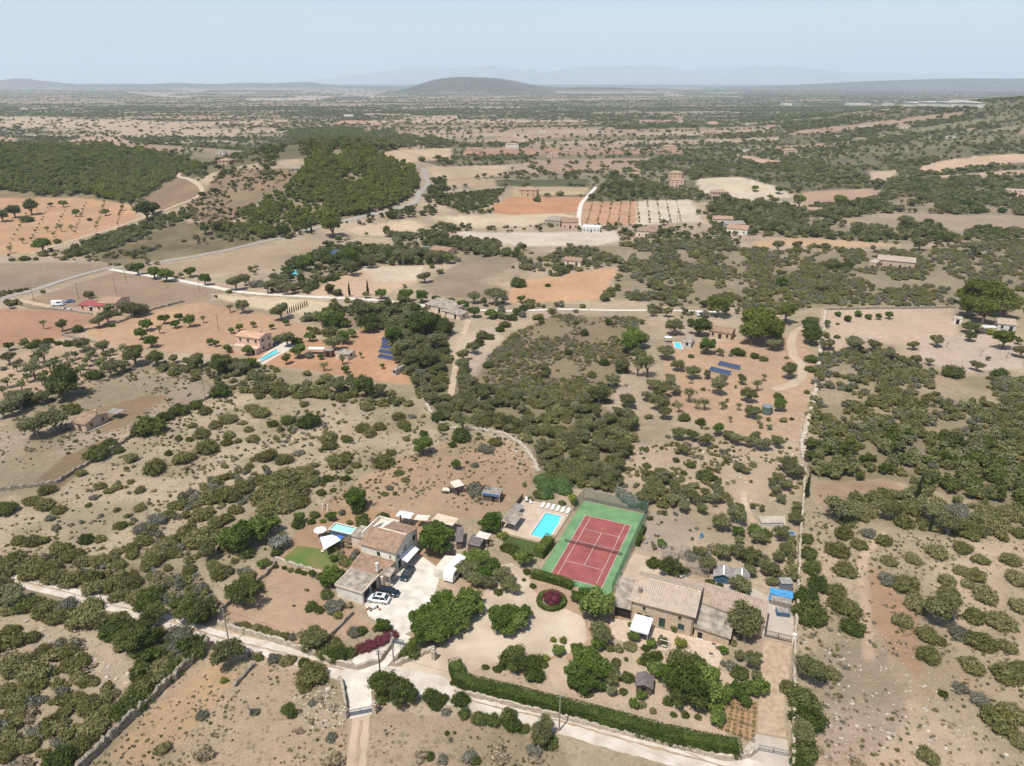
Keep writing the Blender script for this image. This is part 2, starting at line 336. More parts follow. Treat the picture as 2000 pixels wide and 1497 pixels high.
VEG = [ # name,label, kinds(weights), density per 100 m2, rmin, rmax, clump, polygon px, ignore noveg
 ('valley_wood', 'dense grey-green wood filling the shallow valley above the pool', 'ooSs', 6.8, 1.2, 2.8, .08, [(750,640),(830,610),(880,640),(868,700),(900,700),(925,760),(1050,780),(1170,790),(1250,830),(1225,880),(1205,960),(1120,955),(1052,925),(1040,880),(1000,846),(940,830),(900,830),(855,812),(822,775),(800,740),(770,700)]),
 ('valley_scrub', 'low tangled scrub on the slope between the wood and the long lane wall', 'SSGv', 24, .4, 1.3, .4, [(905,745),(1000,655),(1080,615),(1250,622),(1220,720),(1190,790),(1050,780),(940,755)]),
 ('hillside_scrub', 'grey-green scrub covering the right slope behind the rubble wall', 'SSGO', 7.5, .8, 2.2, .45, [(1600,700),(1660,684),(1740,690),(1800,725),(1990,745),(2300,760),(2300,880),(1700,860),(1590,870),(1580,820),(1590,760)]),
 ('dark_thicket', 'dark dense thicket across the right side above the red clearing', 'OTOS', 7.5, 1.4, 2.7, .2, [(1575,870),(1700,850),(2300,870),(2300,1010),(2000,1000),(1850,965),(1800,952),(1720,935),(1640,942),(1580,930)]),
 ('terrace_scrub', 'olive scrub band on the terrace below the dark thicket', 'SSO', 6, .9, 2.1, .35, [(1610,990),(1680,975),(1800,950),(2000,995),(2300,1040),(2300,1080),(2000,1062),(1900,1058),(1780,1040),(1700,1020),(1640,1012)]),
 ('maquis', 'even olive green maquis around the ruined farmhouse', 'SSGS', 5.2, 1.1, 2.3, .4, [(1430,486),(1520,490),(1600,490),(1700,492),(2000,470),(2400,470),(2400,600),(1870,598),(1610,600),(1500,618),(1430,600),(1300,598),(1250,588),(1290,530)]),
 ('mixed_scrub', 'mixed scrub and trees in the middle right of the valley', 'SOSG', 3.2, 1.5, 3.0, .45, [(1010,505),(1150,482),(1420,470),(1440,490),(1330,560),(1290,590),(1200,585),(1210,520),(1120,520),(1020,530)]),
 ('pine_wood', 'yellowish green pine wood on the central hill', 'PPPP', 5.5, 2.2, 3.8, .2, [(480,455),(470,420),(560,370),(600,330),(620,290),(720,290),(812,330),(818,380),(760,405),(700,424),(640,438),(580,452),(520,470)]),
 ('forest', 'dark forest on the mound at the upper left', 'PPPO', 2.4, 2.6, 4.4, .15, [(-300,300),(0,288),(200,288),(300,300),(392,322),(380,345),(340,352),(262,402),(230,396),(150,387),(-300,387)]),
 ('roadside_growth', 'long dark strip of bushes between the two left tracks', 'SDO', 4.2, 1.6, 2.8, .1, [(122,496),(200,462),(330,420),(385,404),(392,415),(340,440),(205,492),(135,504)]),
 ('lane_thicket', 'thicket on the upper side of the lane at the left edge', 'SSGv', 8, .8, 1.7, .25, [(-200,1080),(0,1096),(150,1085),(330,1115),(415,1145),(420,1190),(320,1180),(150,1140),(0,1110),(-200,1060)]),
 ('lane_thicket', 'thicket on the lower side of the lane at the left edge', 'SSSD', 8, .9, 1.7, .2, [(-200,1125),(0,1140),(120,1172),(260,1215),(330,1240),(398,1262),(380,1300),(310,1330),(250,1280),(180,1232),(60,1200),(0,1205),(-200,1200)]),
 ('slope_scrub', 'open scrub on the pale slope in the bottom left corner', 'SSvG', 6.5, .6, 2.0, .5, [(-300,1220),(0,1215),(130,1250),(230,1320),(236,1370),(150,1490),(120,1560),(-300,1560)]),
 ('slope_scrub', 'belt of olive scrub crossing the slope above the left garden', 'SSG', 5.0, .7, 1.8, .35, [(385,945),(480,910),(600,905),(640,930),(575,980),(500,1010),(430,1040),(420,1110),(250,1125),(60,1090),(120,1065),(250,1045),(330,995)]),
 ('slope_scrub', 'sparse small shrubs dotted over the pale slope right of the stone hut', 'SvG', 3.0, .3, 1.0, .5, [(120,1040),(300,860),(440,775),(620,760),(820,790),(1000,850),(1040,900),(900,850),(700,900),(560,890),(380,930),(240,1040)]),
 ('tree_belt', 'belt of bushes along the lower edge of the terracotta house land', 'SSO', 4.2, 1.2, 2.2, .2, [(440,705),(560,722),(700,748),(800,778),(800,795),(700,790),(590,775),(440,765),(300,722)]),
 ('tree_belt', 'line of trees between the white road and the orange field', 'OOT', 3.0, 2.0, 3.4, .2, [(600,612),(700,596),(780,592),(836,604),(850,640),(740,650),(640,640),(600,630)]),
 ('rocky_scrub', 'tiny tufts and shrubs on the rocky ground beyond the tennis court', 'SvSG', 13, .3, 1.0, .45, [(1215,880),(1400,850),(1560,860),(1562,960),(1470,1000),(1440,960),(1300,990),(1215,950)]),
 ('orchard_undergrowth', 'low bushes under the trees of the right orchard', 'SvA', 1.4, .5, 1.5, .4, [(1230,700),(1300,690),(1400,760),(1550,830),(1560,860),(1400,850),(1230,840),(1190,800)]),
 ('yard_weeds', 'weeds and small bushes among the olive trees of the right yard', 'SvG', 4.0, .3, .9, .4, [(1265,1000),(1340,980),(1560,980),(1560,1160),(1460,1170),(1400,1100),(1300,1085)]),
 ('cane_field', 'dark green plot of low crop beside the pine hill road', 'DDS', 6, 1.2, 2.0, .05, [(862,382),(985,370),(960,402),(905,416),(862,398)]),
 ('house_trees', 'trees and hedges around the bungalow and small pools', 'OTO', 2.4, 1.8, 3.4, .35, [(560,500),(680,470),(800,455),(900,460),(1050,485),(1010,505),(880,510),(820,520),(720,518),(640,550),(580,578),(555,560)]),
 ('hill_scrub', 'woods and scrub on the right hillside above the pale fields', 'OOTS', 1.9, 2.2, 4.0, .4, [(1380,400),(1470,398),(1560,410),(1640,402),(1700,392),(1760,360),(1820,350),(2000,345),(2400,340),(2400,470),(2000,470),(1780,478),(1640,468),(1500,462),(1400,455),(1385,430)]),
 ('garden_growth', 'bushes among the houses in the middle distance', 'OTS', 1.5, 1.8, 3.2, .45, [(1040,440),(1180,452),(1380,440),(1440,470),(1250,480),(1215,470),(1030,455)]),
 ('paddock_weeds', 'tiny dark weeds dotted over the dry fields in the foreground', 'vSvG', 42, .1, .36, .5, [(130,1510),(400,1275),(500,1290),(670,1340),(680,1400),(1000,1430),(1090,1440),(1130,1560),(130,1560)]),
 ('paddock_weeds', 'small weeds dotted over the bare ground at the lower right', 'vSG', 8, .12, .4, .5, [(1565,960),(2300,1060),(2300,1600),(1560,1600)]),
 ('paddock_weeds', 'small weeds on the grey stony slope around the stone hut', 'GvvS', 10, .25, .8, .5, [(-300,880),(0,805),(200,728),(290,715),(400,738),(440,770),(330,790),(240,830),(110,940),(-300,1050)]),
 ('field_bushes', 'scattered bushes on the brown slope by the hairpin track', 'SvT', 1.85, .8, 2.2, .5, [(300,410),(400,375),(430,330),(600,335),(560,370),(480,415),(420,440),(340,415)]),
]
VEG += [('wall_hedge', 'continuous dark hedge of trees behind the diagonal dry stone wall', 'dTd', 9, 1.5, 2.5, .05, [(335,1250),(400,1236),(408,1258),(352,1308),(296,1356),(236,1408),(225,1380),(270,1310)]),
('yard_trees', 'low olive trees crowded in the lower right yard', 'OoS', 4.5, .8, 1.7, .3, [(1345,1045),(1440,1040),(1550,1055),(1550,1140),(1470,1150),(1430,1100),(1360,1085)]),
 ('yard_trees', 'grey-green thicket behind the far end of the tennis court', 'oSO', 5.0, .9, 1.9, .3, [(1150,945),(1215,935),(1300,925),(1420,955),(1440,1000),(1340,1000),(1270,985),(1262,985),(1150,965)]),
('field_trees', 'small trees and bushes in the field between the two roads', 'AOSA', 1.1, 1.2, 2.4, .4, [(255,530),(420,512),(600,492),(640,520),(560,540),(380,550),(290,546)]),
 ('roadside_hedge', 'dark hedge along the near road at the left edge', 'DS', 8, .8, 1.5, .05, [(-200,612),(0,573),(60,554),(150,529),(232,515),(238,521),(150,539),(60,565),(0,584),(-200,625)]),
 ('field_hedge', 'broken hedge on the far edge of the orange soil', 'DSO', 3.4, .8, 1.7, .2, [(190,612),(300,603),(430,578),(462,580),(330,607),(200,628)]),
 ('field_hedge', 'thick hedge slanting below the oval pool', 'DOD', 6, 1.4, 2.2, .05, [(585,566),(640,548),(700,512),(708,524),(650,560),(596,578)]),
('crest_growth', 'trees and bushes along the crest between the forest and the pine hill', 'OSTS', 1.7, 1.6, 3.4, .4, [(395,322),(470,300),(560,286),(640,286),(615,300),(596,335),(520,345),(430,350)]),
 ('tree_band', 'dark band of trees on the plain behind the pine hill', 'OTOP', 1.9, 2.4, 4.6, .35, [(560,262),(660,250),(780,262),(890,282),(760,291),(640,292),(580,282)]),
 ('road_trees', 'dark trees along the road right of the pine hill', 'TOT', 2.6, 2.0, 3.6, .3, [(700,432),(780,415),(828,400),(850,360),(842,335),(870,340),(872,385),(850,418),(820,428),(760,428)]),
 ('slope_bushes', 'bushes on the bank between the pine hill and the meadow', 'OSPS', 2.2, 1.4, 3.0, .4, [(400,442),(480,425),(520,440),(600,455),(560,470),(480,475),(430,462)]),
 ('weeds', 'small dry weeds dotted over the pale slopes of the middle ground', 'vGvS', 15, .15, .6, .5, [(-200,860),(440,775),(700,780),(860,830),(1020,850),(1050,930),(960,1000),(760,990),(600,990),(430,1180),(0,1100),(-200,1080)]),
 ('weeds', 'small tufts dotted over the right slope between the round shrubs', 'vGSv', 22, .12, .55, .5, [(1590,1000),(1800,1040),(2300,1080),(2300,1600),(1560,1600),(1565,1100)]),
]
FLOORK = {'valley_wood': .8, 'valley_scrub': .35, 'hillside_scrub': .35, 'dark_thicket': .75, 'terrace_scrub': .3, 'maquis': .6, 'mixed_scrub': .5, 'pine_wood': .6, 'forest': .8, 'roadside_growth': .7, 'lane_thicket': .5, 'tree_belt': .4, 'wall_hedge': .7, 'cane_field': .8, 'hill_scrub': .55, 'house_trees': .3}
# ------------------------------------------------------------ land cover (pixel outlines of the photograph laid on the terrain)
ORANGE = (206, 166, 130); RED = (192, 148, 116); PALE = (226, 206, 176); TAN = (184, 158, 130); GREYF = (170, 148, 122)
OLIVE = (132, 118, 86); DRY = (203, 179, 150); FLOOR = (120, 108, 80); BROWN = (158, 132, 104)
LAND = [  # colour, tuft amount, no-vegetation flag, outline
 (DRY, .55, 0, [(-800, 415), (2900, 415), (2900, 2400), (-800, 2400)]),
 ((199, 178, 146), .7, 0, [(-800, 620), (700, 720), (1100, 800), (1100, 1000), (640, 1000), (380, 1250), (-800, 1300)]),
 ((204, 179, 147), .6, 0, [(1560, 600), (2900, 600), (2900, 2400), (1560, 2400)]),
 (FLOOR, .5, 0, [(-300, 290), (0, 290), (200, 292), (390, 320), (380, 345), (340, 352), (262, 400), (230, 395), (150, 385), (-300, 385)]),
 ((208, 164, 125), .15, 1, [(-300, 372), (0, 372), (90, 385), (180, 382), (265, 405), (272, 425), (150, 470), (60, 495), (-300, 505)]),
 (BROWN, .8, 1, [(275, 388), (345, 347), (400, 362), (395, 382), (340, 410), (312, 410)]),
 (BROWN, .6, 0, [(350, 415), (400, 375), (430, 330), (600, 330), (595, 355), (500, 395), (480, 425), (400, 440)]),
 ((124, 112, 80), .9, 0, [(165, 505), (350, 430), (400, 445), (545, 458), (470, 482), (330, 506), (250, 520), (200, 512)]),
 (GREYF, .1, 1, [(-300, 512), (200, 515), (242, 520), (100, 560), (-300, 600)]),
 ((172, 147, 120), .12, 1, [(60, 583), (230, 530), (440, 570), (400, 590), (300, 606), (120, 600), (60, 597)]),
 (RED, .1, 1, [(-300, 600), (110, 605), (215, 622), (180, 642), (120, 662), (-300, 720)]),
 (ORANGE, .12, 1, [(150, 640), (250, 615), (390, 590), (480, 600), (600, 640), (640, 690), (500, 695), (360, 690), (300, 682), (200, 672)]),
 ((178, 156, 128), .3, 1, [(390, 590), (480, 575), (600, 592), (560, 620), (480, 610)]),
 ((207, 160, 122), .06, 1, [(480, 700), (560, 672), (640, 660), (700, 642), (765, 650), (790, 715), (802, 752), (700, 742), (600, 722), (520, 715)]),
 ((204, 174, 144), .2, 0, [(-300, 760), (0, 705), (120, 665), (300, 690), (250, 715), (120, 762), (-300, 860)]),
 ((186, 164, 138), 1.0, 0, [(-300, 880), (0, 805), (200, 728), (290, 715), (400, 738), (440, 770), (300, 810), (200, 880), (110, 945), (-300, 1050)]),
 ((150, 126, 96), .5, 1, [(60, 945), (130, 890), (195, 862), (230, 850), (200, 885), (110, 962)]),
 ((160, 134, 102), .5, 1, [(180, 800), (300, 770), (330, 775), (250, 830), (200, 850)]),
 ((224, 201, 165), .05, 1, [(845, 425), (1000, 415), (1060, 408), (1130, 425), (1040, 440), (930, 447)]),
 ((208, 153, 114), .05, 1, [(960, 402), (1000, 385), (1150, 385), (1132, 415), (1000, 421), (965, 416)]),
 ((208, 162, 126), .04, 1, [(1140, 395), (1245, 393), (1245, 439), (1135, 440)]),
 ((226, 209, 180), .04, 1, [(1245, 393), (1350, 390), (1372, 432), (1245, 440)]),
 ((226, 209, 184), .04, 1, [(990, 455), (1200, 452), (1215, 470), (1160, 480), (1000, 482), (900, 470), (890, 452)]),
 ((202, 178, 140), .05, 1, [(1000, 366), (1152, 366), (1147, 380), (1000, 385)]),
 ((222, 203, 173), .04, 1, [(1360, 350), (1440, 345), (1520, 365), (1550, 385), (1480, 392), (1370, 382)]),
 ((196, 163, 134), .06, 1, [(1570, 375), (1710, 368), (1700, 385), (1640, 400), (1570, 402), (1556, 385)]),
 ((208, 183, 152), .04, 1, [(1700, 335), (1757, 333), (1740, 352), (1700, 357)]),
 ((226, 196, 166), .06, 1, [(1630, 428), (1750, 415), (1860, 420), (2400, 425), (2400, 470), (1900, 452), (1800, 447), (1700, 447), (1635, 442)]),
 ((214, 176, 138), .06, 1, [(1470, 472), (1540, 465), (1640, 470), (1775, 480), (1640, 484), (1530, 480), (1480, 486)]),
 ((212, 178, 145), .08, 1, [(1430, 300), (1500, 312), (1560, 318), (1480, 322)]),
 ((216, 184, 152), .08, 1, [(1780, 330), (1850, 312), (1950, 302), (2400, 290), (2400, 310), (1990, 318), (1900, 326), (1830, 338)]),
 ((210, 180, 148), .08, 1, [(1810, 345), (1990, 332), (2100, 332), (1990, 342), (1830, 352)]),
 ((221, 187, 152), .04, 1, [(605, 572), (650, 548), (720, 520), (830, 520), (812, 552), (742, 578), (620, 582)]),
 ((226, 206, 176), .04, 1, [(700, 522), (830, 521), (815, 548), (735, 552)]),
 ((166, 146, 120), .25, 1, [(820, 562), (900, 510), (960, 500), (1012, 505), (1000, 522), (930, 550), (985, 562), (960, 586), (850, 578)]),
 ((216, 172, 132), .05, 1, [(980, 577), (1020, 550), (1200, 522), (1207, 532), (1172, 586), (1000, 593)]),
 ((222, 196, 162), .06, 1, [(675, 447), (790, 430), (832, 440), (820, 462), (700, 460)]),
 ((222, 198, 164), .1, 1, [(640, 482), (700, 464), (770, 466), (772, 488), (690, 480)]),
 ((188, 163, 132), .3, 1, [(260, 527), (480, 482), (600, 472), (640, 490), (560, 520), (380, 540), (290, 537)]),
 ((226, 202, 165), .08, 1, [(410, 575), (600, 586), (700, 600), (600, 616), (480, 600)]),
 ((214, 186, 152), .05, 1, [(722, 306), (770, 293), (880, 290), (882, 312), (780, 318)]),
 ((208, 182, 148), .08, 1, [(830, 325), (990, 325), (980, 345), (850, 350)]),
 ((200, 172, 138), .1, 1, [(860, 350), (980, 350), (970, 362), (870, 364)]),
 ((110, 112, 74), .5, 0, [(862, 380), (985, 368), (960, 400), (905, 418), (860, 398)]),
 ((96, 100, 72), .3, 0, [(965, 352), (1150, 350), (1150, 364), (970, 364)]),
 ((168, 142, 112), .8, 0, [(900, 745), (1000, 650), (1080, 615), (1250, 622), (1210, 720), (1180, 790), (1050, 780)]),
 ((212, 188, 160), .15, 1, [(875, 700), (905, 650), (960, 640), (985, 660), (930, 740), (900, 765), (870, 740)]),
 ((205, 178, 148), .3, 0, [(1200, 870), (1560, 850), (1562, 960), (1420, 1010), (1250, 960)]),
 ((206, 170, 136), .2, 0, [(1300, 680), (1560, 650), (1590, 700), (1570, 860), (1480, 860), (1290, 800)]),
 ((214, 186, 158), .2, 1, [(1605, 604), (1860, 602), (1870, 650), (1840, 680), (1700, 668), (1610, 690)]),
 ((214, 190, 166), .3, 0, [(1800, 660), (1980, 650), (2000, 720), (1870, 730), (1800, 700)]),
 ((200, 160, 130), .5, 0, [(1590, 945), (1720, 940), (1780, 955), (1720, 990), (1600, 985)]),
 ((186, 162, 138), .6, 0, [(1600, 1250), (1720, 1260), (1780, 1400), (1680, 1497), (1560, 1497)]),
 ((202, 160, 124), .35, 0, [(1700, 1100), (1790, 1200), (1800, 1330), (1740, 1280), (1690, 1180)]),
 ((196, 164, 132), .25, 1, [(425, 1180), (500, 1120), (545, 1100), (600, 1120), (650, 1160), (700, 1200), (740, 1225), (640, 1262), (560, 1255), (450, 1222)]),
 ((192, 160, 126), .2, 0, [(610, 995), (760, 900), (860, 868), (950, 852), (1025, 872), (1052, 925), (1030, 960), (975, 1012), (900, 1012), (760, 992), (660, 1003)]),
 ((176, 152, 118), .3, 0, [(800, 900), (880, 870), (960, 860), (900, 890)]),
 ((196, 158, 122), .25, 0, [(540, 1090), (610, 1000), (760, 995), (860, 1010), (900, 1120), (700, 1100), (650, 1130)]),
 ((190, 164, 132), .9, 0, [(130, 1520), (410, 1268), (520, 1300), (680, 1330), (684, 1520)]),
 ((198, 164, 126), .35, 0, [(200, 1480), (330, 1360), (420, 1290), (470, 1320), (400, 1400), (300, 1497)]),
 ((188, 162, 134), .95, 0, [(700, 1390), (900, 1400), (1090, 1440), (1140, 1560), (690, 1560)]),
 ((214, 188, 158), .15, 1, [(1060, 1290), (1220, 1260), (1440, 1320), (1420, 1440), (1080, 1345)]),
 ((205, 172, 140), .12, 1, [(930, 1090), (1060, 1120), (1240, 1140), (1230, 1230), (1110, 1290), (960, 1292), (860, 1300)]),
 ((214, 184, 152), .1, 0, [(1686, 1290), (1680, 1180), (1672, 1130), (1682, 1080), (1722, 1036), (1735, 1046), (1700, 1084), (1690, 1130), (1700, 1180), (1712, 1290)]),
 ((190, 170, 146), .3, 0, [(1260, 1000), (1350, 1000), (1350, 1070), (1250, 1080)]),
]
FARL = [
 ((206, 182, 152), [(-200, 225), (60, 228), (260, 235), (400, 240), (220, 251), (-200, 246)]),
 ((202, 176, 146), [(150, 246), (400, 238), (560, 234), (720, 252), (500, 266), (300, 270), (150, 262)]),
 ((204, 172, 140), [(-200, 268), (230, 268), (290, 288), (-200, 290)]),
 ((208, 178, 145), [(290, 290), (345, 292), (340, 312), (292, 306)]),
 ((198, 180, 164), [(240, 180), (420, 173), (640, 172), (800, 178), (800, 188), (600, 197), (440, 196), (300, 189)]),
 ((206, 165, 132), [(470, 248), (560, 240), (700, 236), (780, 244), (640, 252), (500, 260)]),
 ((202, 172, 144), [(700, 222), (900, 224), (1000, 232), (860, 236), (720, 232)]),
 ((198, 158, 136), [(1240, 228), (1335, 224), (1335, 238), (1250, 241)]),
 ((196, 172, 158), [(1310, 170), (1470, 181), (1440, 190), (1295, 188)]),
 ((204, 184, 156), [(1140, 266), (1260, 268), (1250, 276), (1150, 276)]),
 ((196, 178, 160), [(1080, 176), (1300, 178), (1260, 186), (1090, 186)]),
 ((206, 180, 150), [(860, 268), (980, 262), (1040, 266), (900, 278)]),
]
def farcover(x, y):
    """patchwork of small fields, scattered trees and woods on the plain; returns rgb, vegetation density 0..1"""
    n = fbm(x/700, y/1300, 5)
    wx = x+120*fbm(x/400, y/400, 31); wy = y+160*fbm(x/500, y/500, 41)
    th = R(12)
    u = (wx*math.cos(th)+wy*math.sin(th)); v = (-wx*math.sin(th)+wy*math.cos(th))
    v = np.where(v > 2000, 2000+2000*np.log(np.maximum(v, 1)/2000), v); rw = np.where(v > 1000, 62.0, 95.0); row = np.floor(v/rw); u = u+hsh(row, row*0, 3)*400
    cw = (110+150*hsh(row, row*0+1, 4))*np.clip(y/900, 1, 4.5); ci = np.floor(u/cw); r = hsh(ci, row, 11); r2 = hsh(ci, row, 12)
    wood = np.clip(.22+.56*n+.20*np.clip(x/np.maximum(y, 1)/.6, -1, 1)-.16*((y > 1300) & (y < 2300) & (x < 200)), 0, .9)
    isw = r < wood
    c = np.zeros(x.shape+(3,))
    tones = np.array([lin(t) for t in [(190, 168, 140), (184, 155, 128), (174, 154, 126), (200, 180, 150), (160, 146, 116), (140, 134, 100), (184, 146, 118), (150, 140, 112)]])
    c[:] = tones[(r2*7.99).astype(int)]
    c[isw] = np.array(lin((122, 117, 88)))
    g = fbm(x/70, y/90, 77); g2 = fbm(x/260, y/400, 78)
    dens = np.where(isw, np.clip(.42+2.6*(g-.5), .12, .95), np.where(r2 < .5, .03, .14)*np.clip(1+4*(g2-.45), .2, 2.4))
    fe = np.abs((v/rw) % 1-.5); fu = np.abs((u/cw) % 1-.5)
    hed = ((fe > .43) | (fu > .47)) & (hsh(ci, row, 14) > .45); dens = np.where(hed, np.maximum(dens, .6), dens)
    return c/KX, dens
def cover(x, y, soft=False):
    """x,y arrays -> rgb albedo, tuft, vegetation allowed"""
    z = HT(x, y)
    if soft:
        acc = 0
        for k in range(5): acc = acc+np.concatenate([v.reshape(len(x), -1) for v in cover1(x, y, z, k)], 1)
        acc /= 5; return acc[:, :3], acc[:, 3], acc[:, 4] > .5, acc[:, 5]
    return cover1(x, y, z, 0)
def cover1(x, y, z, sd):
    am = np.clip(y/130, .9, 6); jx = (fbm(x/9, y/9, 1+7*sd)-.5)*am*2+(hsh(np.floor(x*3), np.floor(y*3), 55+sd)-.5)*am*.25; jy = (fbm(x/9, y/9, 2+7*sd)-.5)*am*2
    px, py = TOPX(x+jx, np.maximum(y, 30)+jy, z)
    far = y > 560
    c, dens = farcover(x, y); tuft = np.full(x.shape, .35)
    noveg = np.zeros(x.shape, bool)
    base = y < 620
    for col, tf, nv, poly in LAND:
        m = inpoly(px, py, poly)
        if poly[0][0] == -800 and poly[0][1] == 415: m = m | base
        c[m] = np.array(lin(col))/KX; tuft[m] = tf; noveg[m] = bool(nv); dens[m] = 0
    for v in VEG:
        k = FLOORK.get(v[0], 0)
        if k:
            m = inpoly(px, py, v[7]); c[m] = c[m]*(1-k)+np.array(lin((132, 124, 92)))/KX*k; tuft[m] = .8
    for col, poly in FARL:
        m = inpoly(px, py, poly) & (y > 700) & (hsh(np.floor(x/(90+y*.03)), np.floor(y/(60+y*.03)), 71) > .38)
        c[m] = np.array(lin(col))/KX; tuft[m] = .2; dens[m] = .05
    sg = fbm(x/13, y/13, 301, 4); sgm = np.clip((sg-.42)*5, 0, 1)*np.clip(tuft*1.6-.2, 0, 1)*(y < 700)*(~noveg); c = c*(1-.62*sgm[:, None])+np.array(lin((152, 140, 106)))/KX*.62*sgm[:, None]
    lum = (c*np.array([.3, .6, .1])).sum(1)[:, None]; c = c*.95+lum*.05
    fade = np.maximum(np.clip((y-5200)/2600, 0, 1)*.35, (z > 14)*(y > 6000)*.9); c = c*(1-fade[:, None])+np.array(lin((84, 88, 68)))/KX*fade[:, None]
    return c, tuft, noveg, dens

# ground sheet : rows and columns widen with distance
def make_ground():
    ys = [-4000, -1500, -500, -200, -60, 0, 25]
    py = 1800.0
    while py > 200: 
        ys.append(W(1000, py)[1]); py -= 2.6 if py > 420 else 1.6
    y = ys[-1]
    while y < 9000: ys.append(y); y *= 1.022
    while y < 46000: ys.append(y); y *= 1.04
    ys = np.array(sorted(set(round(v, 3) for v in ys)))
    us = np.concatenate([[-60, -12, -4, -1.6], np.linspace(-1.05, 1.05, 800), [1.6, 4, 12, 60]])
    d = np.maximum(ys, 55)*math.cos(PIT)+CH*math.sin(PIT)
    X = us[None, :]*d[:, None]; X = np.clip(X, -47000, 47000)+np.arange(len(us))[None, :]*1e-3
    Y = np.repeat(ys[:, None], len(us), 1)
    Z = HT(X, Y)
    nr, nc = X.shape
    me = bpy.data.meshes.new('ground')
    co = np.stack([X, Y, Z], -1).reshape(-1, 3).astype(np.float32)
    i = np.arange(nr-1)[:, None]*nc+np.arange(nc-1)[None, :]
    q = np.stack([i, i+1, i+nc+1, i+nc], -1).reshape(-1, 4).astype(np.int32)
    me.vertices.add(len(co)); me.vertices.foreach_set('co', co.ravel())
    me.loops.add(q.size); me.loops.foreach_set('vertex_index', q.ravel())
    me.polygons.add(len(q)); me.polygons.foreach_set('loop_start', np.arange(0, q.size, 4, dtype=np.int32))
    me.polygons.foreach_set('use_smooth', np.ones(len(q), bool))
    me.update(calc_edges=True)
    c, tuft, nv, dens = cover(co[:, 0].astype(float), co[:, 1].astype(float), True)
    at = me.attributes.new('cover', 'FLOAT_COLOR', 'POINT')
    at.data.foreach_set('color', np.concatenate([c, tuft[:, None]], 1).astype(np.float32).ravel())
    m, nt, b, L = newmat('land_cover'); N = nt.nodes.new
    an = N('ShaderNodeAttribute'); an.attribute_name = 'cover'; tc = N('ShaderNodeTexCoord')
    def noise(s, det=4):
        n = N('ShaderNodeTexNoise'); n.inputs['Scale'].default_value = s; n.inputs['Detail'].default_value = det; L(tc.outputs['Object'], n.inputs['Vector']); return n.outputs['Fac']
    def mr(i_, a0, a1, b0, b1):
        n = N('ShaderNodeMapRange'); n.inputs['From Min'].default_value = a0; n.inputs['From Max'].default_value = a1; n.inputs['To Min'].default_value = b0; n.inputs['To Max'].default_value = b1; L(i_, n.inputs['Value']); return n.outputs['Result']
    def mul(i_, j_):
        n = N('ShaderNodeMath'); n.operation = 'MULTIPLY'; L(i_, n.inputs[0]); L(j_, n.inputs[1]); return n.outputs[0]
    def mixc(f, A, B, bt='MIX'):
        n = N('ShaderNodeMix'); n.data_type = 'RGBA'; n.blend_type = bt
        for s_, v_ in (('Factor', f), ('A', A), ('B', B)):
            if isinstance(v_, (int, float)): n.inputs[s_].default_value = v_
            elif isinstance(v_, tuple): n.inputs[s_].default_value = v_
            else: L(v_, n.inputs[s_])
        return n.outputs['Result']
    g = mul(mul(mr(noise(.035, 6), .3, .7, .86, 1.12), mr(noise(.33, 5), .3, .7, .90, 1.09)), mr(noise(2.6, 3), .3, .7, .90, 1.10))
    cc = N('ShaderNodeCombineColor'); [L(g, cc.inputs[k]) for k in range(3)]
    col = mixc(1.0, an.outputs['Color'], cc.outputs[0], 'MULTIPLY')
    col = mixc(mul(mr(noise(.06, 3), .52, .66, 0, .22), mr(noise(.5, 3), .4, .6, .3, 1)), col, rgb(ph(206, 160, 122)))   # warmer, redder soil in places
    # pale stones
    vo = N('ShaderNodeTexVoronoi'); vo.inputs['Scale'].default_value = 1.5; L(tc.outputs['Object'], vo.inputs['Vector'])
    st = mul(mr(vo.outputs['Distance'], .10, .16, 1, 0), mul(mr(noise(.12, 3), .47, .6, 0, 1), mr(an.outputs['Alpha'], .1, .5, 0, .75)))
    col = mixc(st, col, rgb(ph(232, 218, 198)))
    # dry tufts : grey-olive weeds, two sizes
    v2 = N('ShaderNodeTexVoronoi'); v2.inputs['Scale'].default_value = .95; L(tc.outputs['Object'], v2.inputs['Vector'])
    tf = mul(mr(v2.outputs['Distance'], .2, .42, 1, 0), mul(mr(noise(.22, 4), .40, .54, 0, 1), mr(an.outputs['Alpha'], 0, 1, 0, 1.0)))
    col = mixc(tf, col, rgb(ph(146, 135, 106)))
    v3 = N('ShaderNodeTexVoronoi'); v3.inputs['Scale'].default_value = 2.7; L(tc.outputs['Object'], v3.inputs['Vector'])
    t3 = mul(mr(v3.outputs['Distance'], .15, .38, 1, 0), mul(mr(noise(.6, 4), .40, .56, 0, 1), mr(an.outputs['Alpha'], 0, 1, 0, 1.0)))
    col = mixc(t3, col, rgb(ph(146, 126, 102)))
    L(col, b.inputs['Base Color']); b.inputs['Roughness'].default_value = 1; b.inputs['Specular IOR Level'].default_value = .05
    bp = N('ShaderNodeBump'); bp.inputs['Strength'].default_value = .55; bp.inputs['Distance'].default_value = .25
    L(noise(1.6, 5), bp.inputs['Height']); L(bp.outputs['Normal'], b.inputs['Normal'])
    me.materials.append(m)
    o = bpy.data.objects.new('ground', me); COL.objects.link(o); structure(o)
    return o
make_ground()

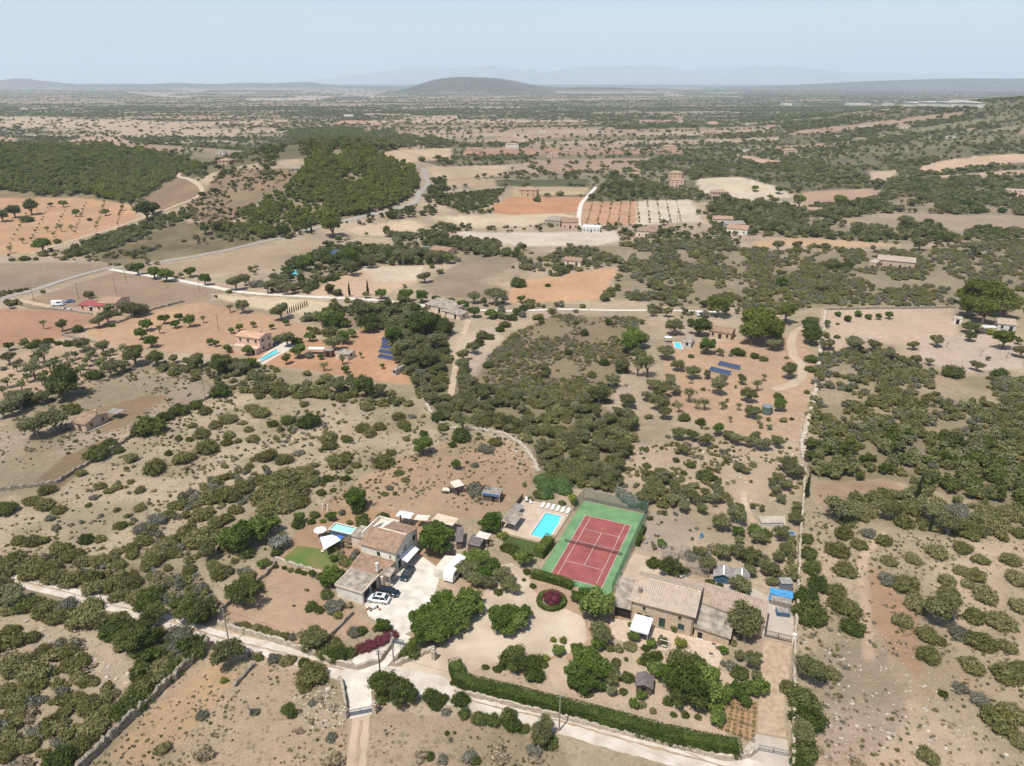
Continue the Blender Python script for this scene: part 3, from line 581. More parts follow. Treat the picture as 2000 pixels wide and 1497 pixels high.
# far mountains
def make_mountains():
    prof = [(560, 160), (640, 152), (700, 142), (760, 134), (830, 133), (900, 130), (960, 126), (1010, 131), (1060, 138), (1100, 129), (1180, 123), (1260, 120), (1300, 127), (1350, 134), (1420, 131), (1480, 125), (1520, 124), (1560, 131), (1650, 139), (1750, 141), (1850, 149), (1950, 154), (2100, 160)]
    D = 30000.0; dep = D*math.cos(PIT)
    xs = np.linspace((500-1000)/F*dep, (2200-1000)/F*dep, 340)
    pxs = xs/dep*F+1000
    hp = np.interp(pxs, [p[0] for p in prof], [p[1] for p in prof])
    hh = np.maximum(0, (162-hp)*18.4+94)*np.where((pxs < 520) | (pxs > 2120), .2, 1)
    ny = 26; vs = []; fs = []
    for j in range(ny):
        t = j/(ny-1); yy = D-3500+7000*t; s = max(0, 1-abs(t-.5)*2)**.8
        n = fbm(xs/900, np.full(xs.shape, yy)/900, 90, 4)
        zz = hh*s*(.72+.36*n) if abs(t-.5) > .02 else hh*(.9+.12*n)
        for x_, z_ in zip(xs, zz): vs.append((x_, yy, float(z_)-2))
    n = len(xs)
    for j in range(ny-1):
        for i in range(n-1): fs.append((j*n+i, j*n+i+1, (j+1)*n+i+1, (j+1)*n+i))
    m = MB(); m.add(vs, fs)
    structure(m.build('mountains', mat('mountain_rock', (.16, .15, .12), .95, .3, .002), smooth=True))
make_mountains()

# ------------------------------------------------------------ roads, tracks, yards as sheets above the ground
ROADS = []   # (world polyline, half width)
def sheet_line(name, pts, wd, m, zo=.012, wob=.12, step=None, px_w=False):
    """pts: pixel polyline; wd: width in metres (number or list)"""
    w3 = [P(*p) for p in pts]; ws = wd if isinstance(wd, (list, tuple)) else [wd]*len(pts)
    L_ = []; 
    for i in range(len(w3)-1):
        seg = (w3[i+1]-w3[i]).length; st = step or max(.8, PPM_inv(w3[i])*2.5); n = max(1, int(seg/st))
        for k in range(n):
            t = k/n
            # catmull
            p0 = w3[max(0, i-1)]; p1 = w3[i]; p2 = w3[i+1]; p3 = w3[min(len(w3)-1, i+2)]
            q = .5*((2*p1)+(p2-p0)*t+(2*p0-5*p1+4*p2-p3)*t*t+(3*p1-p0-3*p2+p3)*t**3)
            L_.append((q, ws[i]*(1-t)+ws[i+1]*t))
    L_.append((w3[-1], ws[-1]))
    m_ = MB(); vs = []; fs = []
    line = [(q.x, q.y) for q, _ in L_]; ROADS.append((np.array(line), max(ws)/2))
    for i, (q, w_) in enumerate(L_):
        a_ = L_[max(0, i-1)][0]; b_ = L_[min(len(L_)-1, i+1)][0]; d = (b_-a_); d.z = 0; d.normalize(); nrm = Vector((-d.y, d.x, 0))
        for k, s_ in enumerate((-1, -.5, 0, .5, 1)):
            o_ = w_/2*s_+(random.uniform(-wob, wob)*w_/3 if abs(s_) == 1 else 0)
            p = q+nrm*o_; vs.append((p.x, p.y, float(HT(p.x, p.y))+zo*(1+abs(q.y)/60)))
    for i in range(len(L_)-1):
        for k in range(4): a0 = i*5+k; fs.append((a0, a0+1, a0+6, a0+5))
    m_.add(vs, fs); o = m_.build(name, m); structure(o); return o
def PPM_inv(p): return 1.0/PPM(p.y, p.z)
YARDS = []
def sheet_poly(name, pts, m, zo=.016, kind='structure', hide=True, z=None):
    w3 = [P(*p) for p in pts]; me = MB()
    bm = bmesh.new(); vv = [bm.verts.new((p.x, p.y, (p.z if z is None else z)+zo)) for p in w3]
    f = bm.faces.new(vv); f.normal_update()
    if f.normal.z < 0: bmesh.ops.reverse_faces(bm, faces=[f])
    bmesh.ops.triangulate(bm, faces=bm.faces[:])
    me_ = bpy.data.meshes.new(name); bm.to_mesh(me_); bm.free(); me_.materials.append(m)
    o = bpy.data.objects.new(name, me_); COL.objects.link(o); structure(o)
    if hide: YARDS.append([(p.x, p.y) for p in w3])
    return o
M['road'] = mat('pale_limestone_track', ph(244, 232, 216), .95, .1, .35, bump=.3, bs=8, col2=ph(222, 204, 182))
M['asphalt'] = mat('pale_asphalt', ph(188, 180, 168), .9, .06, .05)
M['track'] = mat('dirt_track', ph(222, 196, 164), .95, .1, .2)
M['verge'] = mat('road_verge', ph(206, 178, 146), .95, .15, .5, bump=.4, bs=5)
# main lane through the foreground
sheet_line('lane', [(-150, 1085), (0, 1126), (120, 1155), (250, 1190), (340, 1217), (420, 1243), (520, 1268), (600, 1288), (680, 1312), (730, 1312)], [3, 3, 3, 3, 3, 3, 3.4, 3.8, 4.6, 5], M['road'], .012)
sheet_line('lane', [(690, 1335), (760, 1325), (840, 1340), (900, 1362), (980, 1385), (1090, 1408), (1200, 1440), (1330, 1475), (1480, 1515), (1700, 1580)], [5, 5.2, 5, 4.4, 4.2, 4.6, 4.8, 4.8, 5, 5], M['road'], .017)
sheet_line('lane', [(706, 1400), (702, 1360), (705, 1325), (720, 1300), (752, 1275), (782, 1250), (792, 1240)], [3.4, 3.8, 6, 7, 4.4, 3.6, 3.4], M['gravel'], .022)
sheet_line('track', [(690, 1560), (697, 1480), (703, 1430), (706, 1398)], [3, 2.8, 2.8, 2.8], M['track'], .012)
sheet_line('verge', [(0, 1126), (120, 1155), (250, 1190), (340, 1217), (420, 1243), (520, 1268), (600, 1288), (670, 1309)], .3, M['verge'], .03, wob=1.4)
sheet_line('verge', [(900, 1362), (980, 1385), (1090, 1408), (1200, 1440), (1330, 1475), (1480, 1515)], .3, M['verge'], .035, wob=1.4)
sheet_line('verge', [(697, 1500), (700, 1455), (704, 1425), (706, 1408)], .6, M['verge'], .03, wob=.9)
# mid-distance roads
sheet_line('road', [(-120, 640), (0, 586), (60, 569), (130, 546), (200, 527), (250, 521), (330, 510), (420, 494), (500, 476), (585, 455), (640, 440), (700, 426), (770, 410), (812, 395), (818, 378), (836, 362), (833, 350), (826, 330)], [4]*18, M['asphalt'], .02)
sheet_line('road', [(215, 527), (270, 536), (340, 547), (410, 560), (470, 571), (560, 578), (640, 582), (720, 586), (780, 592), (830, 598)], [3.5]*10, M['gravel'], .02)
sheet_line('track', [(60, 497), (130, 474), (240, 440), (330, 408), (385, 385), (393, 368), (372, 352), (350, 346), (352, 338)], [3.5]*9, M['track'], .02)
sheet_line('lane', [(930, 606), (1000, 608), (1100, 605), (1200, 607), (1300, 607), (1400, 610)], [2.4]*6, M['gravel'], .02)
sheet_line('track', [(1164, 366), (1150, 382), (1136, 398), (1131, 420), (1130, 440), (1135, 448)], [3.5]*6, M['gravel'], .02)
sheet_line('track', [(1510, 762), (1545, 752), (1566, 732), (1565, 712), (1550, 695), (1546, 670), (1553, 650), (1590, 630)], [3, 3.6, 3.6, 3.6, 3.4, 3.2, 3, 3], M['track'], .014)
sheet_line('path', [(880, 775), (893, 700), (905, 655), (915, 625)], [2.2]*4, M['track'], .014)
sheet_line('path', [(1452, 960), (1455, 985), (1466, 1010), (1472, 1020)], [1.4]*4, M['track'], .014)
sheet_line('track', [(35, 587), (80, 596), (100, 600)], [3.4]*3, M['track'], .02)
# yards
sheet_poly('driveway', [(783, 1302), (800, 1290), (865, 1262), (900, 1228), (935, 1180), (958, 1140), (958, 1110), (1000, 1100), (1030, 1120), (1042, 1155), (1075, 1178), (1140, 1205), (1148, 1250), (1120, 1275), (1040, 1290), (960, 1295), (905, 1320), (882, 1345), (830, 1330)], M['driveway'], .027)
sheet_poly('gravel_yard', [(775, 1245), (758, 1225), (720, 1205), (712, 1180), (765, 1130), (770, 1115), (800, 1075), (830, 1090), (862, 1115), (850, 1160), (830, 1195), (800, 1235)], M['gravel'], .02)
sheet_poly('courtyard', [(1205, 1120), (1240, 1082), (1280, 1092), (1300, 1115), (1310, 1130), (1240, 1150), (1195, 1150)], M['driveway'], .02)
sheet_poly('terrace', [(1192, 1208), (1230, 1213), (1420, 1262), (1400, 1310), (1376, 1300), (1330, 1262), (1300, 1272), (1240, 1262), (1205, 1250), (1190, 1232)], M['terrace'], .02)
sheet_poly('courtyard', [(1440, 1135), (1470, 1148), (1548, 1195), (1552, 1255), (1488, 1240), (1496, 1180), (1400, 1150)], M['concrete'], .02)
sheet_poly('path', [(1492, 1248), (1545, 1262), (1540, 1330), (1530, 1395), (1535, 1440), (1480, 1432), (1484, 1330)], M['cobble'], .02)
sheet_poly('apron', [(1478, 1434), (1538, 1446), (1545, 1520), (1470, 1500), (1440, 1478)], M['concrete'], .03)
sheet_poly('vegetable_bed', [(1415, 1360), (1480, 1372), (1476, 1450), (1404, 1425)], M['soil'], .02)
sheet_poly('lawn', [(549, 1095), (582, 1066), (640, 1075), (668, 1084), (655, 1115), (600, 1108)], M['lawndry'], .02)
sheet_poly('path', [(1374-260, 1340), (1070, 1290), (1105, 1280), (1110, 1320), (1130, 1345)], M['track'], .02)
sheet_poly('slab', [(1487, 1010), (1533, 1008), (1535, 1026), (1490, 1028)], M['concrete'], .03)
# ------------------------------------------------------------ frames on the ground
class Fm:
    def __init__(s, x, y, yaw, z=0.0): s.x, s.y, s.z, s.a = x, y, z, R(yaw)
    def loc(s): return (s.x, s.y, s.z)
    def l(s, px, py, z=0.0):
        u, dy, dz = ray(px, py); t = (z+s.z-CH)/dz; X = float(u*t)-s.x; Y = float(dy*t)-s.y
        c, n = math.cos(s.a), math.sin(s.a); return (X*c+Y*n, -X*n+Y*c)
    def w(s, lx, ly, lz=0.0):
        c, n = math.cos(s.a), math.sin(s.a); return (s.x+lx*c-ly*n, s.y+lx*n+ly*c, s.z+lz)
def keep(f, x0, x1, y0, y1): YARDS.append([f.w(a_, b_)[:2] for a_, b_ in ((x0, y0), (x1, y0), (x1, y1), (x0, y1))])
YAW = -22.9
CF = Fm(8.0, 121.5, YAW)
keep(CF, -3.4, 14, -2.2, 30.6)

# ---- tennis court
ct = empty('tennis_court', CF.loc(), CF.a, 'red and green tennis court with worn white lines beside the swimming pool', 'tennis court')
m = MB(); m.box(-2.4, 13.2, -1.8, 29.6, .0, .05); m.build('green_surround', M['courtgreen'], ct)
m = MB(); m.box(0, 10.97, 0, 23.77, .05, .056); m.build('playing_surface', M['courtred'], ct)
m = MB(); lw = .09
def hl(x0, x1, y): m.box(x0, x1, y-lw/2, y+lw/2, .0565, .0605)
def vl(x, y0, y1): m.box(x-lw/2, x+lw/2, y0+lw/2, y1-lw/2, .0565, .0605)
hl(-.05, 11.02, 0); hl(-.05, 11.02, 23.77); vl(0, 0, 23.77); vl(10.97, 0, 23.77); vl(1.37, 0, 23.77); vl(9.6, 0, 23.77)
hl(1.42, 9.55, 5.485); hl(1.42, 9.55, 18.285); vl(5.485, 5.485, 18.285)
m.build('court_lines', M['line'], ct)
tn = empty('tennis_net', CF.w(5.485, 11.885, .056), CF.a, 'dark tennis net with white band stretched across the red court', 'net')
m = MB(); m.box(-6.4, 6.4, -.012, .012, .05, .98); m.build('mesh', M['net'], tn)
m = MB(); m.box(-6.4, 6.4, -.02, .02, .98, 1.04); m.build('band', M['line'], tn)
for s_ in (-1, 1): MB().rod((6.45*s_, 0, 0), (6.45*s_, 0, 1.12), .05).build('post', M['iron'], tn)
def fence(name, pts, h, label, mm, pm, spacing=3.0, cat='fence', pr=.035, rail=True, th=.008, group=None):
    """pts world (x,y) ; one thing: panels + each post"""
    base = pts[0]; r_ = empty(name, (base[0], base[1], float(HT(*base[:2]))), 0, label, cat, group)
    pa = MB(); ra = MB()
    for i in range(len(pts)-1):
        a_ = Vector((pts[i][0]-base[0], pts[i][1]-base[1], 0)); b_ = Vector((pts[i+1][0]-base[0], pts[i+1][1]-base[1], 0)); d = b_-a_; L_ = d.length; d.normalize(); n_ = Vector((-d.y, d.x, 0))*th
        q = [a_-n_, b_-n_, b_+n_, a_+n_]
        pa.hexa([(p.x, p.y, .03) for p in q], [(p.x, p.y, h-.03) for p in q])
        if rail: ra.rod((a_.x, a_.y, h), (b_.x, b_.y, h), pr*.7, n=6)
        k = max(1, round(L_/spacing))
        for j in range(k+(i == len(pts)-2)):
            p = a_+d*(L_*j/k); MB().rod((p.x, p.y, -.1), (p.x, p.y, h+.05), pr, n=6).build('post', pm, r_)
    pa.build('panel', mm, r_)
    if rail: ra.build('rail', pm, r_)
    return r_
fence('chain_link_fence', [CF.w(13.4, -1.6)[:2], CF.w(13.4, 29.8)[:2]], 3.2, 'tall green chain link fence along the right side of the tennis court', M['chain'], M['iron'])
fence('chain_link_fence', [CF.w(13.2, 30.0)[:2], CF.w(-2.4, 30.0)[:2], CF.w(-3.0, 24)[:2]], 3.2, 'tall green chain link fence behind the far end of the tennis court', M['chain'], M['iron'])

# ---- swimming pool beside the court
pl = empty('swimming_pool', CF.w(-6.7, 15.8), CF.a, 'rectangular turquoise swimming pool set in a pale stone deck beside the tennis court', 'swimming pool')
m = MB(); X0, X1, Y0, Y1 = -15.8, -3.5, 9.4, 24.4; a0, a1, b0, b1 = -8.75, -4.6, 10.9, 20.6
def o_(v, k): return v-(-6.7 if k == 0 else 15.8)
for bx in ((X0, a0-.4, Y0, Y1), (a1+.4, X1, Y0, Y1), (a0-.4, a1+.4, Y0, b0-.4), (a0-.4, a1+.4, b1+.4, Y1)):
    m.box(o_(bx[0], 0), o_(bx[1], 0), o_(bx[2], 1), o_(bx[3], 1), 0, .35)
m.build('deck', M['pooldeck'], pl)
m = MB()
for bx in ((a0-.4, a0, b0-.4, b1+.4), (a1, a1+.4, b0-.4, b1+.4), (a0, a1, b0-.4, b0), (a0, a1, b1, b1+.4)):
    m.box(o_(bx[0], 0), o_(bx[1], 0), o_(bx[2], 1), o_(bx[3], 1), 0, .40)
m.build('coping', M['coping'], pl)
m = MB(); t_ = .03
for bx in ((a0, a0+t_, b0, b1), (a1-t_, a1, b0, b1), (a0+t_, a1-t_, b0, b0+t_), (a0+t_, a1-t_, b1-t_, b1)):
    m.box(o_(bx[0], 0), o_(bx[1], 0), o_(bx[2], 1), o_(bx[3], 1), .02, .37)
m.build('basin_wall', M['poolwall'], pl)
m = MB(); m.box(o_(a0+t_, 0), o_(a1-t_, 0), o_(b0+t_, 1), o_(b1-t_, 1), .04, .14); m.build('water', M['water'], pl)
m = MB(); [m.box(o_(a1-.35*(k+1), 0), o_(a1-.04, 0), o_(b1-1.6, 1), o_(b1-.04, 1), .141+.0*k, .16+.04*(2-k)) for k in range(1)]; m.build('step', M['coping'], pl)
keep(CF, X0, X1, Y0, Y1)
sheet_poly('lawn', [CF.w(*p)[:2] and tuple(float(v) for v in TOPX(CF.w(*p)[0], CF.w(*p)[1], 0)) for p in ((-14.6, 9.2), (-5.6, 9.2), (-5.9, 2.5), (-12.5, 3.5))], M['lawn'], .02)
def lounger():
    r_ = empty('sun_lounger', (0, 0, 0))
    m = MB(); m.slab([(-.33, -.95, .34), (.33, -.95, .34), (.33, .35, .34), (-.33, .35, .34)], .07); m.build('seat', M['sail'], r_)
    m = MB(); m.hexa([(-.33, .36, .27), (.33, .36, .27), (.33, .95, .60), (-.33, .95, .60)], [(-.33, .35, .34), (.33, .35, .34), (.33, .93, .68), (-.33, .93, .68)]); m.build('backrest', M['sail'], r_)
    for sx in (-.28, .28):
        for sy in (-.85, .5): MB().box(sx-.025, sx+.025, sy-.025, sy+.025, 0, .27).build('leg', M['alu'], r_)
    return r_
def dup(r_, loc, rz, label=None, group=None):
    c = r_.copy(); COL.objects.link(c); c.location = loc; c.rotation_euler = (0, 0, rz)
    if label: c['label'] = label
    if group: c['group'] = group
    for ch in list(r_.children):
        d = ch.copy(); COL.objects.link(d); d.parent = c
        for g in ch.children:
            e_ = g.copy(); COL.objects.link(e_); e_.parent = d
    return c
lg = lounger(); pos = ['nearest the left end', 'second from the left', 'third from the left', 'fourth from the left', 'fifth from the left', 'nearest the court fence']
for i in range(6):
    lx = -10.4+i*1.27; o = lg if i == 0 else dup(lg, (0, 0, 0), 0)
    o.location = CF.w(lx, 23.0, .35); o.rotation_euler = (0, 0, CF.a+R(2))
    tag(o, 'white sun lounger %s in the row beyond the pool' % pos[i], 'sun lounger', 'white sun loungers behind the pool')
for i, (lx, ly, rz) in enumerate(((-13.4, 22.9, 60), (-14.9, 23.6, 20))):
    r_ = empty('garden_chair', CF.w(lx, ly, .35), CF.a+R(rz), ['white garden chair standing on the pool deck near the loungers', 'white garden chair in the far left corner of the pool deck'][i], 'chair', 'white garden chairs on the pool deck')
    MB().box(-.3, .3, -.3, .3, .36, .44).build('seat', M['sail'], r_); MB().hexa([(-.3, .26, .44), (.3, .26, .44), (.3, .32, .44), (-.3, .32, .44)], [(-.3, .44, 1.0), (.3, .44, 1.0), (.3, .5, 1.0), (-.3, .5, 1.0)]).build('backrest', M['sail'], r_)
    for sx in (-.26, .26):
        for sy in (-.26, .26): MB().box(sx-.025, sx+.025, sy-.025, sy+.025, 0, .36).build('leg', M['sail'], r_)
# pergola with sheet roof left of the pool
def canopy(name, f, x0, x1, y0, y1, h, m_roof, label, cat='canopy', dz=.0, dzy=0.0, post=None, back=None, pr=.05, ribs=0):
    r_ = empty(name, f.w((x0+x1)/2, (y0+y1)/2), f.a, label, cat); hx, hy = (x1-x0)/2, (y1-y0)/2
    z = lambda x, y: h+dz*x/hx/2+dzy*y/hy/2
    m = MB(); m.slab([(x, y, z(x, y)) for x, y in ((-hx, -hy), (hx, -hy), (hx, hy), (-hx, hy))], .06)
    m.build('roof', m_roof, r_)
    if ribs:
        m = MB()
        for k in range(ribs): x = -hx+2*hx*(k+.5)/ribs; m.rod((x, -hy, z(x, -hy)+.02), (x, hy, z(x, hy)+.02), .03, n=5)
        m.build('batten', M['greywood'], r_)
    for sx in (-1, 1):
        for sy in (-1, 1): x, y = sx*(hx-.12), sy*(hy-.12); MB().rod((x, y, 0), (x, y, z(x, y)-.06), pr, n=6).build('post', post or M['greywood'], r_)
    keep(f, x0-.3, x1+.3, y0-.3, y1+.3)
    return r_
canopy('pergola', CF, -15.7, -12.3, 10.2, 15.4, 2.6, M['fibre'], 'grey sheet roofed pergola on wooden posts at the left of the pool deck', 'pergola', dz=-.25, ribs=4)
canopy('lean_to', CF, -15.9, -13.9, 16.4, 19.4, 2.0, M['greyroof'], 'low dark roofed lean-to behind the pool pergola against the fence', 'shelter', dz=-.2)
tb = empty('pool_fence', CF.w(-16.2, 16), CF.a, 'dark slatted boundary fence on the left edge of the pool deck', 'fence')
m = MB(); m.box(-.04, .04, -4.5, 8.5, 0, 1.7); m.build('panel', M['plank'], tb)
for k in range(6): MB().box(-.09, -.04, -4.5+k*2.6-.04, -4.5+k*2.6+.04, 0, 1.8).build('post', M['brownwood'], tb)

# ---- dry stone and rendered walls
def drywall(pts, h, th, label, m_=None, name='stone_wall', jit=.2, cat='wall', step=.55, group=None, px=True):
    """irregular wall along pixel polyline, one mesh"""
    w3 = [P(*p) for p in pts] if px else [Vector((p[0], p[1], 0)) for p in pts]
    base = w3[0].copy(); mb = MB(); rnd = random.Random(int(base.x*10))
    L_ = []
    for i in range(len(w3)-1):
        n = max(1, int((w3[i+1]-w3[i]).length/step))
        for k in range(n): L_.append(w3[i].lerp(w3[i+1], k/n))
    L_.append(w3[-1]); secs = []
    for i, q in enumerate(L_):
        d = L_[min(i+1, len(L_)-1)]-L_[max(i-1, 0)]; d.z = 0; d.normalize(); nn = Vector((-d.y, d.x, 0))
        hh = h*(1+rnd.uniform(-jit, jit)*1.6); tt = th*(1+rnd.uniform(-jit, jit)); gz = float(HT(q.x, q.y))
        of = nn*rnd.uniform(-jit, jit)*th
        secs.append([(q+of+nn*(tt*k_)+Vector((0, 0, gz-q.z+z_)))-base for k_, z_ in ((-.6, -.1), (-.5, hh*.93), (-.15, hh*1.03), (.2, hh), (.5, hh*.9), (.6, -.1))])
    vs = [p for s_ in secs for p in s_]; fs = []
    for i in range(len(secs)-1):
        for k in range(5): fs.append((i*6+k, i*6+k+1, (i+1)*6+k+1, (i+1)*6+k))
    fs += [tuple(range(5, -1, -1)), tuple((len(secs)-1)*6+k for k in range(6))]
    mb.add([tuple(v) for v in vs], fs); o = mb.build(name, m_ or M['drystone']); o.location = base
    tag(o, label, cat, group); return o
drywall([(150, 1510), (230, 1432), (300, 1365), (360, 1310), (402, 1268), (408, 1258)], 1.5, .7, 'dark shadowed dry stone wall running diagonally through the bottom left corner')
drywall([(0, 960), (70, 950), (112, 944), (150, 920), (190, 898), (225, 875), (262, 850), (300, 832), (345, 806), (395, 784), (432, 766), (470, 752)], 1.0, .7, 'long low dry stone wall below the small stone hut, climbing to the right')
drywall([(1548, 1500), (1550, 1380), (1552, 1262), (1556, 1200), (1560, 1110), (1562, 1060), (1567, 1000), (1572, 920)], 1.3, .5, 'straight pale boundary wall right of the farmhouse lane', M['stonepale'])
drywall([(1572, 900), (1566, 870), (1576, 830), (1588, 790), (1596, 745), (1600, 700), (1606, 660), (1612, 610)], .8, 1.3, 'broad tumbled rubble wall between the solar orchard and the right-hand scrub', M['stonepale'])
drywall([(1612, 606), (1700, 604), (1800, 603), (1865, 602)], 1.0, .7, 'low stone wall along the top of the terraced sapling orchard')
drywall([(428, 1222), (480, 1238), (530, 1250), (600, 1275), (650, 1297), (700, 1308), (740, 1295), (762, 1268), (768, 1256)], 1.1, .5, 'low stone wall between the lane and the left house garden', M['stonepale'])
drywall([(772, 1300), (800, 1290), (840, 1272), (848, 1268)], .9, .6, 'short rubble wall by the driveway entrance', M['stonepale'])
drywall([(888, 1352), (960, 1368), (1080, 1398), (1200, 1428), (1330, 1462), (1420, 1484), (1462, 1478), (1478, 1465)], .9, .6, 'rough pale stone wall at the foot of the long clipped hedge', M['stonepale'])
drywall([(458, 1342), (478, 1320), (498, 1300)], .8, .5, 'short low stone wall on the dry slope below the lane')
drywall([(820, 770), (838, 800), (850, 822), (880, 838), (930, 840), (985, 850), (1020, 872), (1042, 900), (1052, 925)], .9, .9, 'curved rubble wall between the sandy paddock and the dense wood', M['stonepale'])
drywall([(664, 1332), (670, 1348), (674, 1370), (676, 1388)], 1.2, .45, 'narrow rendered wall left of the lower gate', M['stonepale'])
drywall([(538, 1092), (560, 1102), (600, 1112), (640, 1126), (655, 1132)], .7, .5, 'low stone kerb wall on the near edge of the patchy lawn', M['stonepale'])
drywall([(432, 1195), (470, 1160), (520, 1125), (540, 1100)], .8, .4, 'thin boundary wall at the left of the brown garden')
drywall([(20, 590), (60, 602), (130, 608), (180, 615)], .8, .5, 'low wall in front of the cluttered roadside house')
drywall([(200, 672), (150, 662), (120, 655), (230, 632), (300, 605), (360, 590)], .8, .6, 'field wall under the young trees left of the terracotta house')
drywall([(585, 1205), (640, 1160)], .3, .3, 'thin garden edging across the brown yard') if False else None
drywall([(640, 1252), (668, 1222), (690, 1200)], .9, .25, 'thin grey wall dividing the two gardens by the garage', M['greywood'])
drywall([(690, 1232), (740, 1180)], .05, .1, 'x') if False else None
drywall([(990, 1008), (1018, 975), (1042, 948)], .1, .1, 'x') if False else None
def pier(px, py, h, s_, label, ball=True, m_=None):
    p = P(px, py); r_ = empty('gate_pillar', p, R(YAW), label, 'pillar', None)
    MB().box(-s_, s_, -s_, s_, 0, h).box(-s_*1.25, s_*1.25, -s_*1.25, s_*1.25, h, h+.14).build('shaft', m_ or M['stonepale'], r_)
    if ball:
        bm = bmesh.new(); bmesh.ops.create_uvsphere(bm, u_segments=12, v_segments=8, radius=s_*.9); bmesh.ops.translate(bm, verts=bm.verts, vec=(0, 0, h+.14+s_*.7)); me = bpy.data.meshes.new('finial'); bm.to_mesh(me); bm.free(); me.materials.append(M['stonepale']); o = bpy.data.objects.new('finial', me); COL.objects.link(o); o.parent = r_
pier(676, 1402, 1.7, .3, 'left stone pillar of the grey lower gate'); pier(733, 1392, 1.9, .34, 'right stone pillar with round cap beside the lower gate')
pier(848, 1288, 1.9, .36, 'square stone pillar at the driveway entrance under the fig trees')
pier(1489, 1243, 1.9, .25, 'pale pillar at the left end of the dark iron gate', False, M['white']); pier(1549, 1256, 1.9, .25, 'pale pillar at the right end of the dark iron gate', False, M['white'])
pier(631, 997, 1.6, .13, 'left white gate post behind the lawn garden', False, M['white']); pier(641, 999, 1.6, .13, 'right white gate post behind the lawn garden', False, M['white'])
def gate(a_, b_, h, label, m_, bars=18, sheet=False):
    A = P(*a_); B = P(*b_); d = B-A; r_ = empty('gate', A, math.atan2(d.y, d.x), label, 'gate'); L_ = d.length
    m = MB(); m.box(0, L_, -.03, .03, .12, .2).box(0, L_, -.03, .03, h-.08, h).box(0, .07, -.03, .03, .2, h-.08).box(L_-.07, L_, -.03, .03, .2, h-.08).box(L_/2-.05, L_/2+.05, -.03, .03, .2, h-.08).build('frame', m_, r_)
    m = MB()
    for k in range(bars): x = .1+(L_-.2)*(k+.5)/bars; m.box(x-.03, x+.03, -.015, .015, .2, h-.08)
    if sheet: m.box(.07, L_-.07, .018, .024, .2, h*.62)
    m.build('bars', m_, r_)
gate((679, 1401), (730, 1391), 1.4, 'grey metal double gate across the track at the bottom', M['iron'], 16, True)
gate((1491, 1243), (1547, 1256), 1.5, 'dark iron lattice gate at the top of the stony lane', M['rust'], 22)
gate((768, 1257), (790, 1262), 1.3, 'dark metal gate at the mouth of the white gravel drive', M['iron'], 12, True)
gate((1480, 1466), (1540, 1478), 1.2, 'low grey sliding gate at the bottom of the stony lane', M['iron'], 14)

